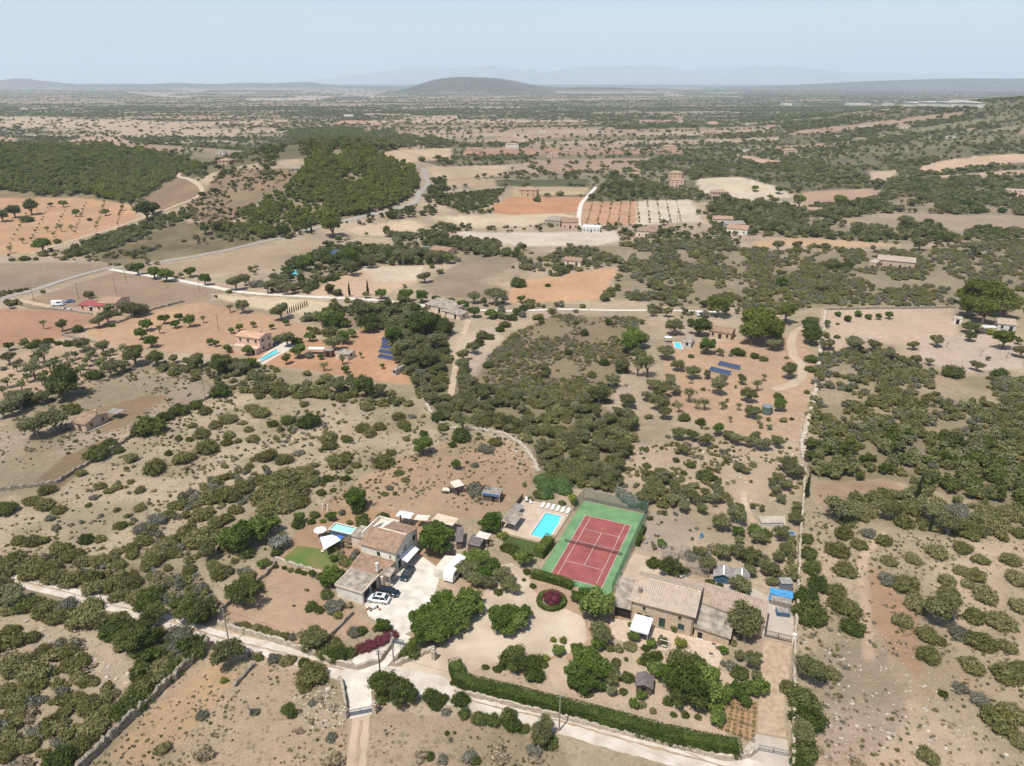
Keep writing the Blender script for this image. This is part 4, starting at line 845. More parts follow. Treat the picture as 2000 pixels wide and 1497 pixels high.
# ---- generic building pieces
def windows(r_, specs, fr=None):
    """specs: (face 'f','r','l' , u, z, w, h, material, kind) in local frame with dims W0 x D0"""
    for (face, u, z, w_, h_, mm, kind, off) in specs:
        m = MB()
        if face == 'f': m.box(u-w_/2, u+w_/2, off-.05, off+.02, z, z+h_)
        elif face == 'r': m.box(off-.02, off+.05, u-w_/2, u+w_/2, z, z+h_)
        o = m.build(kind, mm, r_)
        if kind == 'window':
            m = MB()
            if face == 'f': m.box(u-w_/2-.08, u+w_/2+.08, off-.16, off-.002, z-.1, z-.005)
            else: m.box(off+.002, off+.16, u-w_/2-.08, u+w_/2+.08, z-.1, z-.005)
            s_ = m.build('sill', fr or M['cream'], r_); s_.parent = o
def house(A, B, ze, dep, wallm, roofm, label, cat='house', name='house', roof='gable', rise=1.2, wins=3, storeys=1, chim=True, right_w=1, oh=.3, door=True, lab=True, extra=None, shut=None):
    """A,B: pixel ends of the front eave at height ze ; dep: depth behind"""
    mid = ((A[0]+B[0])/2, (A[1]+B[1])/2); p_ = P(mid[0], mid[1]+3); p_ = P(mid[0], mid[1]+ze*PPM(p_.y, p_.z)*math.cos(math.atan2(CH-p_.z, p_.y))); gz = p_.z
    def at(p, z):
        u, dy, dz = ray(*p); t = (z-CH)/dz; return float(u*t), float(dy*t)
    x0, y0 = at(A, gz+ze)
    x1, y1 = at(B, gz+ze); Wd = math.hypot(x1-x0, y1-y0); yaw = math.atan2(y1-y0, x1-x0)
    r_ = empty(name, (x0, y0, gz-.05), yaw, label, cat); hz = ze
    fr_ = Fm(x0, y0, math.degrees(yaw), gz); keep(fr_, -.5, Wd+.5, -.6, dep+.5)
    m = MB()
    if roof == 'flat':
        m.box(0, Wd, 0, dep, -.3, hz); m.build('wall', wallm, r_)
        m = MB(); m.box(-.12, Wd+.12, -.12, dep+.12, hz, hz+.12); m.build('roof', roofm, r_)
    elif roof == 'mono':
        m.hexa([(0, 0, -.3), (Wd, 0, -.3), (Wd, dep, -.3), (0, dep, -.3)], [(0, 0, hz), (Wd, 0, hz), (Wd, dep, hz+rise), (0, dep, hz+rise)]); m.build('wall', wallm, r_)
        sl = rise/dep; m = MB(); m.slab([(-oh, -oh, hz-oh*sl+.12), (Wd+oh, -oh, hz-oh*sl+.12), (Wd+oh, dep+oh, hz+rise+oh*sl+.12), (-oh, dep+oh, hz+rise+oh*sl+.12)], .11); m.build('roof', roofm, r_)
    elif roof == 'gable':
        m.box(0, Wd, 0, dep, -.3, hz)
        for x_ in (0, Wd-.25): m.add([(x_, 0, hz), (x_+.25, 0, hz), (x_+.25, dep, hz), (x_, dep, hz), (x_, dep/2, hz+rise), (x_+.25, dep/2, hz+rise)], [(0, 1, 5, 4), (2, 3, 4, 5), (1, 2, 5), (3, 0, 4)])
        m.build('wall', wallm, r_); sl = rise/(dep/2); m = MB()
        m.slab([(-oh, -oh, hz-oh*sl+.12), (Wd+oh, -oh, hz-oh*sl+.12), (Wd+oh, dep/2, hz+rise+.12), (-oh, dep/2, hz+rise+.12)], .11)
        m.slab([(-oh, dep/2, hz+rise+.12), (Wd+oh, dep/2, hz+rise+.12), (Wd+oh, dep+oh, hz-oh*sl+.12), (-oh, dep+oh, hz-oh*sl+.12)], .11)
        m.rod((-oh, dep/2, hz+rise+.13), (Wd+oh, dep/2, hz+rise+.13), .1, n=6)
        m.build('roof', roofm, r_)
    else:  # hip
        m.box(0, Wd, 0, dep, -.3, hz); m.build('wall', wallm, r_); k = min(Wd, dep)/2*.9; m = MB()
        b_ = [(-oh, -oh, hz+.02), (Wd+oh, -oh, hz+.02), (Wd+oh, dep+oh, hz+.02), (-oh, dep+oh, hz+.02)]; t_ = [(k, dep/2, hz+rise), (Wd-k, dep/2, hz+rise)]
        m.add([(x, y, z-.1) for x, y, z in b_]+b_+t_, [(3, 2, 1, 0), (0, 1, 5, 4), (1, 2, 6, 5), (2, 3, 7, 6), (3, 0, 4, 7), (4, 5, 9, 8), (5, 6, 9), (6, 7, 8, 9), (7, 4, 8)]); m.build('roof', roofm, r_)
    if chim: 
        c = MB().box(Wd*.72, Wd*.72+.55, dep*.6, dep*.6+.55, hz, hz+rise+.9).box(Wd*.72-.08, Wd*.72+.63, dep*.6-.08, dep*.6+.63, hz+rise+.9, hz+rise+1.0).build('chimney', wallm, r_)
    sh = shut or M['dark']; sp = []
    for s_ in range(storeys):
        zb = s_*2.8
        for k in range(wins):
            u = Wd*(k+.5)/wins
            if door and s_ == 0 and k == wins//2: sp.append(('f', u, 0, 1.2, 2.1, sh, 'door', 0))
            else: sp.append(('f', u, zb+1.0, .9, 1.15, sh, 'window', 0))
        for k in range(right_w): sp.append(('r', dep*(k+.5)/right_w, zb+1.0, .9, 1.1, sh, 'window', Wd))
    windows(r_, sp, wallm)
    return r_, Wd
# ---- stone farmhouse on the right
FF = Fm(22.4, 107.9, YAW)
fh = empty('farmhouse', FF.loc(), FF.a, 'long stone farmhouse with lichen covered clay tile roof and green shutters', 'farmhouse')
keep(FF, -4.4, 24, -.5, 12)
m = MB(); m.box(0, 11.5, 0, 8.2, -.2, 4.75)
for x_ in (0, 11.2): m.add([(x_, 0, 4.75), (x_+.3, 0, 4.75), (x_+.3, 8.2, 4.75), (x_, 8.2, 4.75), (x_, 4.9, 6.3), (x_+.3, 4.9, 6.3)], [(0, 1, 5, 4), (2, 3, 4, 5), (1, 2, 5), (3, 0, 4)])
m.build('main_wall', M['stone'], fh)
m = MB(); m.slab([(-.35, -.45, 4.78), (11.85, -.45, 4.78), (11.85, 4.9, 6.48), (-.35, 4.9, 6.48)], .14); m.slab([(-.35, 4.9, 6.48), (11.85, 4.9, 6.48), (11.85, 8.5, 5.2), (-.35, 8.5, 5.2)], .14)
rf = m.build('main_roof', M['tile'], fh)
m = MB()
for k in range(24): x = -.3+12.1*k/24; m.rod((x, 4.9, 6.52), (x+.5, 4.9, 6.55), .13, .15, n=7)
m.build('ridge_tiles', mat('pale_ridge_tile', (.60, .46, .33), .9, .25, 3), rf)
MB().box(.75, 1.35, 1.5, 2.1, 4.9, 6.35).box(.68, 1.42, 1.43, 2.17, 6.35, 6.45).build('chimney', M['fibre'], rf)
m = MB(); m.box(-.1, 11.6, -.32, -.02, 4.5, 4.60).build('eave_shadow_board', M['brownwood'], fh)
# green shutters, small upper windows, door
for (u, z, w_, h_, mm, kn, lb) in ((2.4, 3.15, .5, .65, M['dark'], 'window', None), (9.0, 3.15, .5, .65, M['dark'], 'window', None), (5.9, .35, 1.15, 2.0, M['shutter'], 'door', 'green double shutter door'), (9.4, .95, 1.15, 1.2, M['shutter'], 'window', 'green shuttered window'), (1.6, 0.1, .9, 2.0, M['dark'], 'door', None), (3.2, 1.0, .9, 1.1, M['shutter'], 'window', None)):
    o = MB().box(u-w_/2, u+w_/2, -.06, .03, z, z+h_).build(kn, mm, fh)
    if lb: o['label'] = lb
    s_ = MB().box(u-w_/2-.1, u+w_/2+.1, -.14, -.003, z-.12, z-.004).build('sill', M['stonepale'], fh); s_.parent = o
MB().rod((11.3, -.1, 0), (11.3, -.1, 4.4), .06).build('drainpipe', M['brownwood'], fh)
MB().rod((.1, -.1, 0), (.1, -.1, 4.4), .05).build('drainpipe', M['brownwood'], fh)
# open garage lean-to on the left
m = MB(); m.box(-3.7, -3.45, 0, 7.6, 0, 2.5).box(-3.45, -.02, 7.35, 7.6, 0, 2.9).box(-3.45, -3.1, .02, .2, 0, 2.35).build('garage_wall', M['stone'], fh)
m = MB(); m.slab([(-3.95, -.3, 2.48), (-.02, -.3, 2.48), (-.02, 7.9, 3.1), (-3.95, 7.9, 3.1)], .1); m.build('garage_roof', M['fibre'], fh)
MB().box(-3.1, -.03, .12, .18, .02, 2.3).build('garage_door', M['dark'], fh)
# right lean-to with stone front and long tiled wing behind
m = MB(); m.hexa([(11.85, .0, -.2), (18.0, -.0, -.2), (18.0, 5.4, -.2), (11.85, 5.4, -.2)], [(11.85, .0, 2.35), (18.0, -.0, 1.9), (18.0, 5.4, 3.1), (11.85, 5.4, 3.5)]); m.build('side_wing_wall', M['stone'], fh)
m = MB(); m.slab([(11.6, -.25, 2.48), (18.25, -.25, 2.02), (18.25, 5.35, 3.22), (11.6, 5.35, 3.68)], .12); m.build('side_wing_roof', M['fibre'], fh)
o = MB().box(12.5, 13.3, -.06, .03, .15, 1.45).build('door', M['dark'], fh)
MB().box(12.35, 13.5, -.35, -.05, 0, .14).build('door_step', M['white'], fh)
m = MB(); m.hexa([(11.7, 5.45, -.2), (23.4, 4.6, -.2), (23.4, 9.6, -.2), (11.7, 9.9, -.2)], [(11.7, 5.45, 3.75), (23.4, 4.6, 2.9), (23.4, 9.6, 4.2), (11.7, 9.9, 4.85)]); m.box(8.0, 11.68, 8.6, 9.9, -.2, 4.6); m.build('rear_wing_wall', M['stone'], fh)
m = MB(); m.slab([(11.86, 5.25, 3.9), (23.7, 4.35, 3.0), (23.7, 9.9, 4.45), (11.86, 10.15, 5.0)], .12); m.slab([(7.8, 8.7, 4.75), (11.84, 8.7, 4.75), (11.84, 10.15, 4.98), (7.8, 10.15, 4.98)], .12); m.build('rear_wing_roof', M['tilewing'], fh)
m = MB(); m.box(4.4, 7.0, 8.25, 10.8, 0, 3.1); m.build('annex_wall', M['pink'], fh)
m = MB(); m.slab([(4.2, 8.55, 3.3), (7.2, 8.55, 3.3), (7.2, 11.0, 3.75), (4.2, 11.0, 3.75)], .1); m.build('annex_roof', M['tilered'], fh)
sat = empty('satellite_dish', FF.w(17.6, 4.4, 3.1), FF.a+.3, 'white satellite dish with its mast on the farmhouse side roof', 'satellite dish')
m = MB(); N_ = 16
vs = [(0, -.1, 1.0)]+[(.42*math.cos(2*math.pi*k/N_), -.22-.1*math.sin(2*math.pi*k/N_), 1.0+.42*math.sin(2*math.pi*k/N_)) for k in range(N_)]
vs += [(v[0], v[1]+.03, v[2]) for v in vs]; n1 = N_+1
m.add(vs, [(0, 1+(k+1) % N_, 1+k) for k in range(N_)]+[(n1, n1+1+k, n1+1+(k+1) % N_) for k in range(N_)]+[(1+k, 1+(k+1) % N_, n1+1+(k+1) % N_, n1+1+k) for k in range(N_)]); m.build('dish', M['sail'], sat, True)
MB().rod((0, 0, 0), (0, 0, 2.2), .03).build('mast', M['alu'], sat)
aw = empty('gazebo', FF.w(2.75, -3.1), FF.a, 'white canvas gazebo with dark sides in front of the farmhouse', 'gazebo')
m = MB(); m.slab([(-1.7, -2.1, 2.45), (1.7, -2.1, 2.45), (1.7, 1.9, 2.75), (-1.7, 1.9, 2.75)], .12); m.build('canopy', M['sail'], aw)
m = MB()
for k in range(9): x = -1.7+3.4*k/9; m.box(x+.02, x+.36, -2.12, -2.09, 2.12, 2.33)
m.build('valance', M['sail'], aw)
for sx in (-1.6, 1.6):
    for sy in (-2, 1.8): MB().rod((sx, sy, 0), (sx, sy, 2.35), .04).build('post', M['sail'], aw)
MB().box(-1.55, 1.55, 1.7, 1.76, 0, 2.2).build('back_screen', M['bluegrey'], aw)
tbl = empty('outdoor_table', FF.w(2.75, -3.6), FF.a, 'dark table standing in the shade of the white gazebo', 'table')
MB().box(-.9, .9, -.45, .45, .7, .76).build('tabletop', M['brownwood'], tbl)
for sx in (-.8, .8):
    for sy in (-.38, .38): MB().box(sx-.04, sx+.04, sy-.04, sy+.04, 0, .7).build('leg', M['brownwood'], tbl)
sw = empty('garden_frame', FF.w(7.4, -5.2), FF.a, 'pale metal frame with a small table on the farmhouse terrace', 'frame')  # open garden frame of metal tubes, not a rack for clothes
m = MB(); [m.rod(a_, b_, .03, n=6) for a_, b_ in (((-.8, 0, 0), (-.8, 0, 2)), ((.8, 0, 0), (.8, 0, 2)), ((-.8, 0, 2), (.8, 0, 2)), ((-.8, 1, 0), (-.8, 1, 2)), ((.8, 1, 0), (.8, 1, 2)), ((-.8, 0, 2), (-.8, 1, 2)), ((.8, 0, 2), (.8, 1, 2)))]; m.build('frame', M['alu'], sw)
MB().box(-.5, .5, .2, .8, .45, .52).build('seat', M['canvas'], sw)
for i, (px, py) in enumerate(((1393, 1263), (1388, 1282))):
    p = P(px, py); r_ = empty('stone_planter', p, FF.a, ['white planter box at the upper right end of the farmhouse terrace', 'white planter box at the lower right end of the farmhouse terrace'][i], 'planter', 'white planters on the terrace')
    MB().box(-.45, .45, -.35, .35, 0, .55).build('box', M['white'], r_); MB().box(-.38, .38, -.28, .28, .56, .60).build('soil', M['brownwood'], r_)
# little dark shed in the farmhouse garden
sf = Fm(20.6, 90.2, YAW+8); r_ = empty('garden_shed', sf.loc(), sf.a, 'small shed with a dark gabled shingle roof in the farmhouse garden', 'shed'); keep(sf, -.3, 3, -.3, 3)
m = MB(); m.box(0, 2.5, 0, 2.5, 0, 1.75).add([(0, 0, 1.75), (2.5, 0, 1.75), (1.25, 0, 2.35), (0, 2.5, 1.75), (2.5, 2.5, 1.75), (1.25, 2.5, 2.35)], [(0, 1, 2), (5, 4, 3)]).build('wall', M['plank'], r_)
m = MB(); m.slab([(-.25, -.3, 1.72), (1.25, -.3, 2.45), (1.25, 2.8, 2.45), (-.25, 2.8, 1.72)], .07); m.slab([(1.25, -.3, 2.45), (2.75, -.3, 1.72), (2.75, 2.8, 1.72), (1.25, 2.8, 2.45)], .07); m.build('roof', M['slate'], r_)
MB().box(.85, 1.65, -.04, 0, 0, 1.6).build('door', M['dark'], r_)

# ---- white tower house with garage on the left
TF = Fm(-34.7, 114.6, YAW)
th = empty('white_house', TF.loc(), TF.a, 'tall white house with brown tile roof, low annexes and garage', 'house')
keep(TF, -2.5, 9.5, -.5, 24)
y0, y1, xr, xl = 10.8, 19.8, 7.1, -1.1
m = MB(); m.box(xl, xr, y0, y1, -.2, 5.2)
for x_ in (xl, xr-.3): m.add([(x_, y0, 5.2), (x_+.3, y0, 5.2), (x_+.3, y1, 5.2), (x_, y1, 5.2), (x_, y0+4.1, 6.7), (x_+.3, y0+4.1, 6.7)], [(0, 1, 5, 4), (2, 3, 4, 5), (1, 2, 5), (3, 0, 4)])
m.build('tower_wall', M['white'], th)
m = MB(); m.slab([(xl-.4, y0-.35, 5.25), (xr+.35, y0-.35, 5.25), (xr+.35, y0+4.15, 6.9), (xl-.4, y0+4.15, 6.9)], .14); m.build('front_roof', M['tilebrown'], th)
m = MB(); m.slab([(xl+2.2, y0+4.2, 6.78), (xr+.3, y0+4.2, 6.78), (xr+.3, y1+.3, 5.6), (xl+2.2, y1+.3, 5.6)], .14); m.build('rear_roof', M['tilebrown'], th)
m = MB(); m.box(xl+1.6, xr+.36, y0+4.16, y0+4.45, 6.8, 7.0); m.build('ridge_coping', M['cream'], th)
for (u, z, w_, h_, kn) in ((3.1, 3.25, .75, 1.0, 'window'), (5.9, 3.35, .3, .8, 'window')):
    o = MB().box(u-w_/2, u+w_/2, y0-.06, y0+.02, z, z+h_).build(kn, M['glass'] if w_ > .4 else M['brownwood'], th)
    s_ = MB().box(u-w_/2-.1, u+w_/2+.1, y0-.16, y0-.003, z-.12, z-.004).build('sill', M['cream'], th); s_.parent = o
for (u, z, w_, h_) in ((11.9, 3.0, .8, 1.2), (14.6, 3.3, .9, 1.2), (18.3, 3.4, .9, 1.2), (12.3, .4, 1.0, 2.0), (16.2, .3, 1.2, 2.1)):
    MB().box(xr-.02, xr+.06, u-w_/2, u+w_/2, z, z+h_).build('window' if z > 1 else 'door', M['glass'] if z > 1 else M['dark'], th)
m = MB(); m.box(xr+.06, xr+.1, 12.4, 16.9, 2.55, 3.15); m.build('awning_box', M['greywall'], th)
m = MB(); m.slab([(xr+.1, 12.2, 3.0), (xr+1.9, 12.2, 2.3), (xr+1.9, 17.2, 2.3), (xr+.1, 17.2, 3.0)], .05); m.build('awning', M['sail'], th)
m = MB(); m.box(xl-.5, xl-.02, y0+.6, y0+1.3, -.1, 4.6).box(xl-.62, xl-.01, y0+.5, y0+1.4, 4.6, 4.75).build('chimney_stack', M['pink'], th)
# rear terrace with parapet and roof stairs
m = MB(); m.box(-4.3, 1.0, 19.85, 22.6, -.1, 3.3).build('terrace_block', M['cream'], th)
m = MB(); m.box(-4.3, -4.05, 15.6, 22.6, 3.3, 4.1).box(-4.05, 1.0, 22.4, 22.6, 3.3, 4.1).box(-4.3, -1.15, 15.6, 19.84, -.1, 3.29).build('parapet', M['white'], th)
MB().box(-6.8, -4.32, 15.2, 19.2, -.1, 2.6).build('store_room', M['cream'], th); MB().slab([(-7, 15.0, 2.85), (-4.33, 15.0, 2.85), (-4.33, 19.4, 2.85), (-7, 19.4, 2.85)], .14).build('store_roof', M['fibre'], th)
m = MB(); m.rod((2.1, 21.4, 3.3), (2.1, 21.4, 6.3), .16); m.rod((2.1, 21.4, 6.3), (2.1, 21.4, 6.5), .3, .1); m.build('flue', M['dark'], th)
# middle annex: tile roof
m = MB(); m.box(-.6, 7.0, 5.9, 10.78, -.1, 2.45).build('annex_wall', M['cream'], th)
m = MB(); m.slab([(-1.0, 5.7, 3.0), (6.1, 5.7, 3.0), (7.35, 10.3, 3.55), (7.35, 10.7, 3.9)], .12) if False else m
m = MB(); m.slab([(-1.0, 5.62, 2.62), (6.3, 5.62, 2.62), (7.2, 10.76, 3.0), (-1.2, 10.76, 3.0)], .12); m.build('annex_roof', M['tilebrown'], th)
MB().box(5.3, 5.75, 6.3, 6.75, 3.1, 5.0).box(5.22, 5.83, 6.22, 6.83, 5.0, 5.1).build('chimney', M['white'], th)
m = MB(); m.slab([(6.2, 6.3, 2.72), (8.5, 6.3, 2.72), (8.3, 9.0, 2.86), (6.6, 9.0, 2.86)], .1); m.build('porch_roof', M['fibre'], th)
for x_, y_ in ((8.3, 6.5), (8.2, 8.8)): MB().box(x_-.12, x_+.12, y_-.12, y_+.12, 0, 2.6).build('porch_post', M['stonepale'], th)
MB().box(6.3, 8.2, 6.4, 6.6, 0, .9).build('porch_wall', M['stonepale'], th)
# garage with pale sheet roof, open on the right
m = MB(); m.box(0.2, 6.2, 0, .25, -.1, 2.85).box(.2, .45, .25, 5.6, -.1, 2.85).box(.45, 6.2, 5.35, 5.6, -.1, 2.85).build('garage_wall', M['white'], th)
for y_ in (0.4, 2.9, 5.2): MB().box(5.95, 6.2, y_-.14, y_+.14, 0, 2.8).build('garage_pillar', M['greywall'], th)
m = MB(); m.slab([(.1, -.12, 2.95), (6.35, -.12, 2.95), (6.35, 5.6, 3.0), (.1, 5.6, 3.0)], .1); m.build('garage_roof', M['fibre'], th)
m = MB(); m.box(-.05, .12, -.2, 5.6, 2.78, 3.14).box(6.3, 6.48, -.2, 5.6, 2.78, 3.14).box(.12, 6.3, -.28, -.14, 2.7, 3.1).build('garage_edge', M['cream'], th)
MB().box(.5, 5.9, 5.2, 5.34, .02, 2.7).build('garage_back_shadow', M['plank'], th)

# above-ground pool, parasols, shade sail
ap = Fm(-41.2, 136.0, YAW+2); r_ = empty('raised_pool', ap.loc(), ap.a, 'raised rectangular pool with pale green water and dark sides in the left garden', 'swimming pool')
keep(ap, -.5, 6, -3, 3)
m = MB(); m.box(0, 5.6, 0, .12, 0, 1.15).box(0, 5.6, 2.6, 2.72, 0, 1.15).box(0, .12, .12, 2.6, 0, 1.15).box(5.48, 5.6, .12, 2.6, 0, 1.15).build('side', M['bluegrey'], r_)
m = MB(); m.box(-.15, 5.75, -.15, .15, 1.15, 1.22).box(-.15, 5.75, 2.57, 2.87, 1.15, 1.22).box(-.15, .15, .15, 2.57, 1.15, 1.22).box(5.45, 5.75, .15, 2.57, 1.15, 1.22).build('rim', M['canvas'], r_)
MB().box(.15, 5.45, .15, 2.57, .9, .98).build('water', M['water2'], r_)
def parasol(px, py, rad, h, mm, label):
    p = P(px, py); r_ = empty('parasol', p, 0, label, 'parasol'); m = MB(); n = 8
    vs = [(0, 0, h+.35)]+[(rad*math.cos(2*math.pi*k/n), rad*math.sin(2*math.pi*k/n), h-.1) for k in range(n)]
    vs2 = [(x, y, z-.03) for x, y, z in vs]; m.add(vs+vs2, [(0, 1+k, 1+(k+1) % n) for k in range(n)]+[(9, 10+(k+1) % n, 10+k) for k in range(n)]+[(1+(k+1) % n, 1+k, 10+k, 10+(k+1) % n) for k in range(n)])
    m.build('canopy', mm, r_); MB().rod((0, 0, 0), (0, 0, h+.3), .035).build('pole', M['alu'], r_); MB().box(-.3, .3, -.3, .3, 0, .1).build('base', M['greywall'], r_)
parasol(627, 1050, 1.45, 2.1, M['sail'], 'large round white parasol left of the raised pool')
parasol(663, 1064, .95, 1.9, mat('blue_parasol', (.06, .16, .52), .7, .1, 2), 'round blue parasol in front of the raised pool')
p = P(638, 1078); r_ = empty('shade_sail', p, R(YAW), 'white shade sail stretched over garden chairs left of the white house', 'shade sail'); m = MB()
cs = [(-2.4, 1.2, 2.3), (.9, -1.9, 2.0), (2.6, 1.9, 2.5), (1.2, 2.4, 2.7), (-.4, 2.6, 2.6)]; ce = (.4, .8, 2.15)
m.add([ce]+cs+[(x, y, z-.02) for x, y, z in [ce]+cs], [(0, 1+k, 1+(k+1) % 5) for k in range(5)]+[(6, 7+(k+1) % 5, 7+k) for k in range(5)]); m.build('cloth', M['sail'], r_)
for c in cs[:3]: MB().rod((c[0], c[1], 0), c, .04).build('pole', M['alu'], r_)
for i, (dx, dy) in enumerate(((-.8, -.4), (.3, .3), (-.2, 1.2))):
    q = (p.x+dx, p.y+dy, 0); r2 = empty('garden_chair', q, i*1.1, ['pale garden chair at the open edge of the white shade sail', 'pale garden chair under the middle of the white shade sail', 'pale garden chair at the back under the white shade sail'][i], 'chair', 'garden chairs under the sail')
    MB().box(-.28, .28, -.28, .28, .4, .46).build('seat', M['canvas'], r2); MB().box(-.28, .28, .24, .3, .46, .95).build('backrest', M['canvas'], r2)
    for sx in (-.24, .24):
        for sy in (-.24, .24): MB().box(sx-.02, sx+.02, sy-.02, sy+.02, 0, .4).build('leg', M['alu'], r2)

# ---- sheds and canopies behind the white house
def shedbox(pq, h, wm, rm, label, name='shed', cat='shed', rise=.3, door=None, face='f'):
    """pq: three pixels of roof edge: front-left, front-right, back-right, at height h"""
    A = W(*pq[0], h); B = W(*pq[1], h); C = W(*pq[2], h); w_ = math.dist(A, B); d_ = math.dist(B, C); a_ = math.atan2(B[1]-A[1], B[0]-A[0])
    f = Fm(A[0], A[1], math.degrees(a_)); keep(f, -.3, w_+.3, -.3, d_+.3); r_ = empty(name, f.loc(), a_, label, cat)
    MB().hexa([(.1, .1, -.05), (w_-.1, .1, -.05), (w_-.1, d_-.1, -.05), (.1, d_-.1, -.05)], [(.1, .1, h-.1), (w_-.1, .1, h-.1), (w_-.1, d_-.1, h-.1+rise), (.1, d_-.1, h-.1+rise)]).build('wall', wm, r_)
    MB().slab([(-.1, -.15, h), (w_+.1, -.15, h), (w_+.1, d_+.1, h+rise), (-.1, d_+.1, h+rise)], .09).build('roof', rm, r_)
    if door: MB().box(w_*door-.4, w_*door+.4, .04, .1, 0, 1.8).build('door', M['dark'], r_)
    return r_, f, w_, d_
r_, f, w_, d_ = shedbox([(942, 962), (976, 967), (990, 956)], 2.3, M['plank'], M['greywood'], 'wooden shed with a blue board across its front in the sandy paddock', rise=-.15, door=.62)
MB().box(-.1, w_+.05, -.22, -.17, 1.75, 2.35).build('blue_board', M['bluepaint'], r_)
for x_ in (.05, w_-.05): MB().box(x_-.06, x_+.06, -.3, -.23, 0, 2.3).build('corner_post', M['canvas'], r_)
cf = Fm(-13.9, 154.2, 0); a_ = W(888, 953, 2.2); b_ = W(907, 948, 2.2); ang = math.degrees(math.atan2(b_[1]-a_[1], b_[0]-a_[0])); cf = Fm(a_[0], a_[1], ang)
canopy('field_shelter', cf, 0, math.dist(a_, b_), 0, 3.2, 2.2, M['canvas'], 'open field shelter with a beige sheet roof in the paddock', 'shelter')
r_ = empty('trailer', P(874, 962), R(-5), 'small pale flatbed trailer beside the open field shelter', 'trailer')
MB().box(-1.2, .7, -.6, .6, .55, .95).build('bed', M['canvas'], r_); MB().rod((.7, 0, .6), (2.0, 0, .45), .05).build('drawbar', M['iron'], r_)
for s_ in (-1, 1): MB().rod((-.2, s_*.72, .35), (-.2, s_*.62, .35), .35, n=14).build('wheel', M['rubber'], r_)
# dark horses standing under the shelter
def horse(px, py, rz, label):
    p = P(px, py); r_ = bpy.data.meshes.new('horse'); bm = bmesh.new()
    V = [(0, 0, 1.05), (.45, 0, 1.1), (.75, 0, 1.2), (.98, 0, 1.5), (1.1, 0, 1.62), (1.32, 0, 1.42), (-.45, 0, 1.1), (-.65, 0, 1.05), (-.8, 0, .75),
         (.5, .15, .95), (.52, .16, .5), (.5, .16, .04), (.5, -.15, .95), (.55, -.16, .5), (.58, -.16, .04), (-.5, .15, .9), (-.62, .16, .5), (-.55, .16, .04), (-.5, -.15, .9), (-.6, -.16, .5), (-.5, -.16, .04)]
    E_ = [(0, 1), (1, 2), (2, 3), (3, 4), (4, 5), (0, 6), (6, 7), (7, 8), (1, 9), (9, 10), (10, 11), (1, 12), (12, 13), (13, 14), (6, 15), (15, 16), (16, 17), (6, 18), (18, 19), (19, 20)]
    rad = [.30, .30, .22, .14, .14, .08, .29, .12, .04, .13, .06, .06, .13, .06, .06, .15, .07, .06, .15, .07, .06]
    me = bpy.data.meshes.new('horse'); me.from_pydata(V, E_, []); o = bpy.data.objects.new('horse', me); COL.objects.link(o)
    md = o.modifiers.new('skin', 'SKIN'); sv_ = me.skin_vertices[0].data
    for i, q in enumerate(rad): sv_[i].radius = (q, q)
    sv_[0].use_root = True; o.modifiers.new('sub', 'SUBSURF').levels = 1; me.materials.append(M['horse'])
    o.location = p; o.rotation_euler = (0, 0, R(rz)); tag(o, label, 'horse')
horse(884, 964, 150, 'dark horse standing at the left edge of the open field shelter'); horse(893, 967, 110, 'dark horse standing in front of the open field shelter')
f2 = Fm(*W(842, 1017, 2.5), YAW)
canopy('canopy', f2, 0, 5.4, 0, 3.2, 2.5, M['tan'], 'wide beige cloth canopy behind the fig tree', 'canopy')
canopy('canopy', Fm(*W(808, 1014, 2.5), YAW+6), 0, 3.2, 0, 2.2, 2.5, M['canvas'], 'small sagging beige canopy between the white house and the wide canopy', 'canopy', dz=.3)
canopy('canopy', Fm(*W(772, 1008, 2.7), YAW+4), 0, 3.6, 0, 2.4, 2.7, M['sail'], 'white canopy right behind the roof terrace of the white house', 'canopy')
shedbox([(890, 1058), (903, 1058), (918, 1033)], 2.1, M['plank'], M['slate'], 'dark low roofed shed right of the fig tree', rise=.2)
shedbox([(870, 1050), (898, 1050), (912, 1032)], 2.2, M['plank'], M['greyroof'], 'brown roofed lean-to beside the fig tree', rise=.2) if False else None
shedbox([(912, 1062), (936, 1067), (948, 1049)], 2.1, M['plank'], M['slate'], 'dark felt roofed hut between the canopies and the pergola', rise=.15)
canopy('canopy', Fm(*W(928, 1048, 2.4), YAW), 0, 2.9, 0, 2.2, 2.4, M['canvas'], 'pale square canopy attached to the dark felt roofed hut', 'canopy')

# ---- caravan with awning
cv = Fm(-13.0, 118.6, 67); r_ = empty('caravan', cv.loc(), cv.a, 'white touring caravan parked under trees at the edge of the gravel yard', 'caravan'); keep(cv, -.5, 8, -1.6, 3.8)
pts = [(0, .5), (0, 1.7), (.35, 2.4), (.9, 2.6), (6.2, 2.6), (6.9, 2.3), (7.2, 1.5), (7.1, .5)]
m = MB(); n = len(pts); m.add([(x, -1.1, z) for x, z in pts]+[(x, 1.1, z) for x, z in pts], [tuple(range(n)), tuple(range(2*n-1, n-1, -1))]+[(i, n+i, n+(i+1) % n, (i+1) % n) for i in range(n)]); m.build('body', M['carwhite'], r_)
for x_ in (1.4, 3.4, 5.4): MB().box(x_-.45, x_+.45, -1.13, -1.09, 1.3, 1.9).build('window', M['glass'], r_)
for x_ in (2.0, 4.8): MB().box(x_-.28, x_+.28, -.28, .28, 2.6, 2.68).build('roof_hatch', M['greywall'], r_)
for s_ in (-1, 1): MB().rod((3.3, s_*1.12, .34), (3.3, s_*.9, .34), .34, n=16).build('wheel', M['rubber'], r_)
MB().rod((7.1, 0, .55), (8.2, 0, .5), .06).build('drawbar', M['iron'], r_)
r2 = empty('caravan_awning', cv.w(3.4, 1.2), cv.a, 'beige awning tent attached to the left side of the caravan', 'tent')
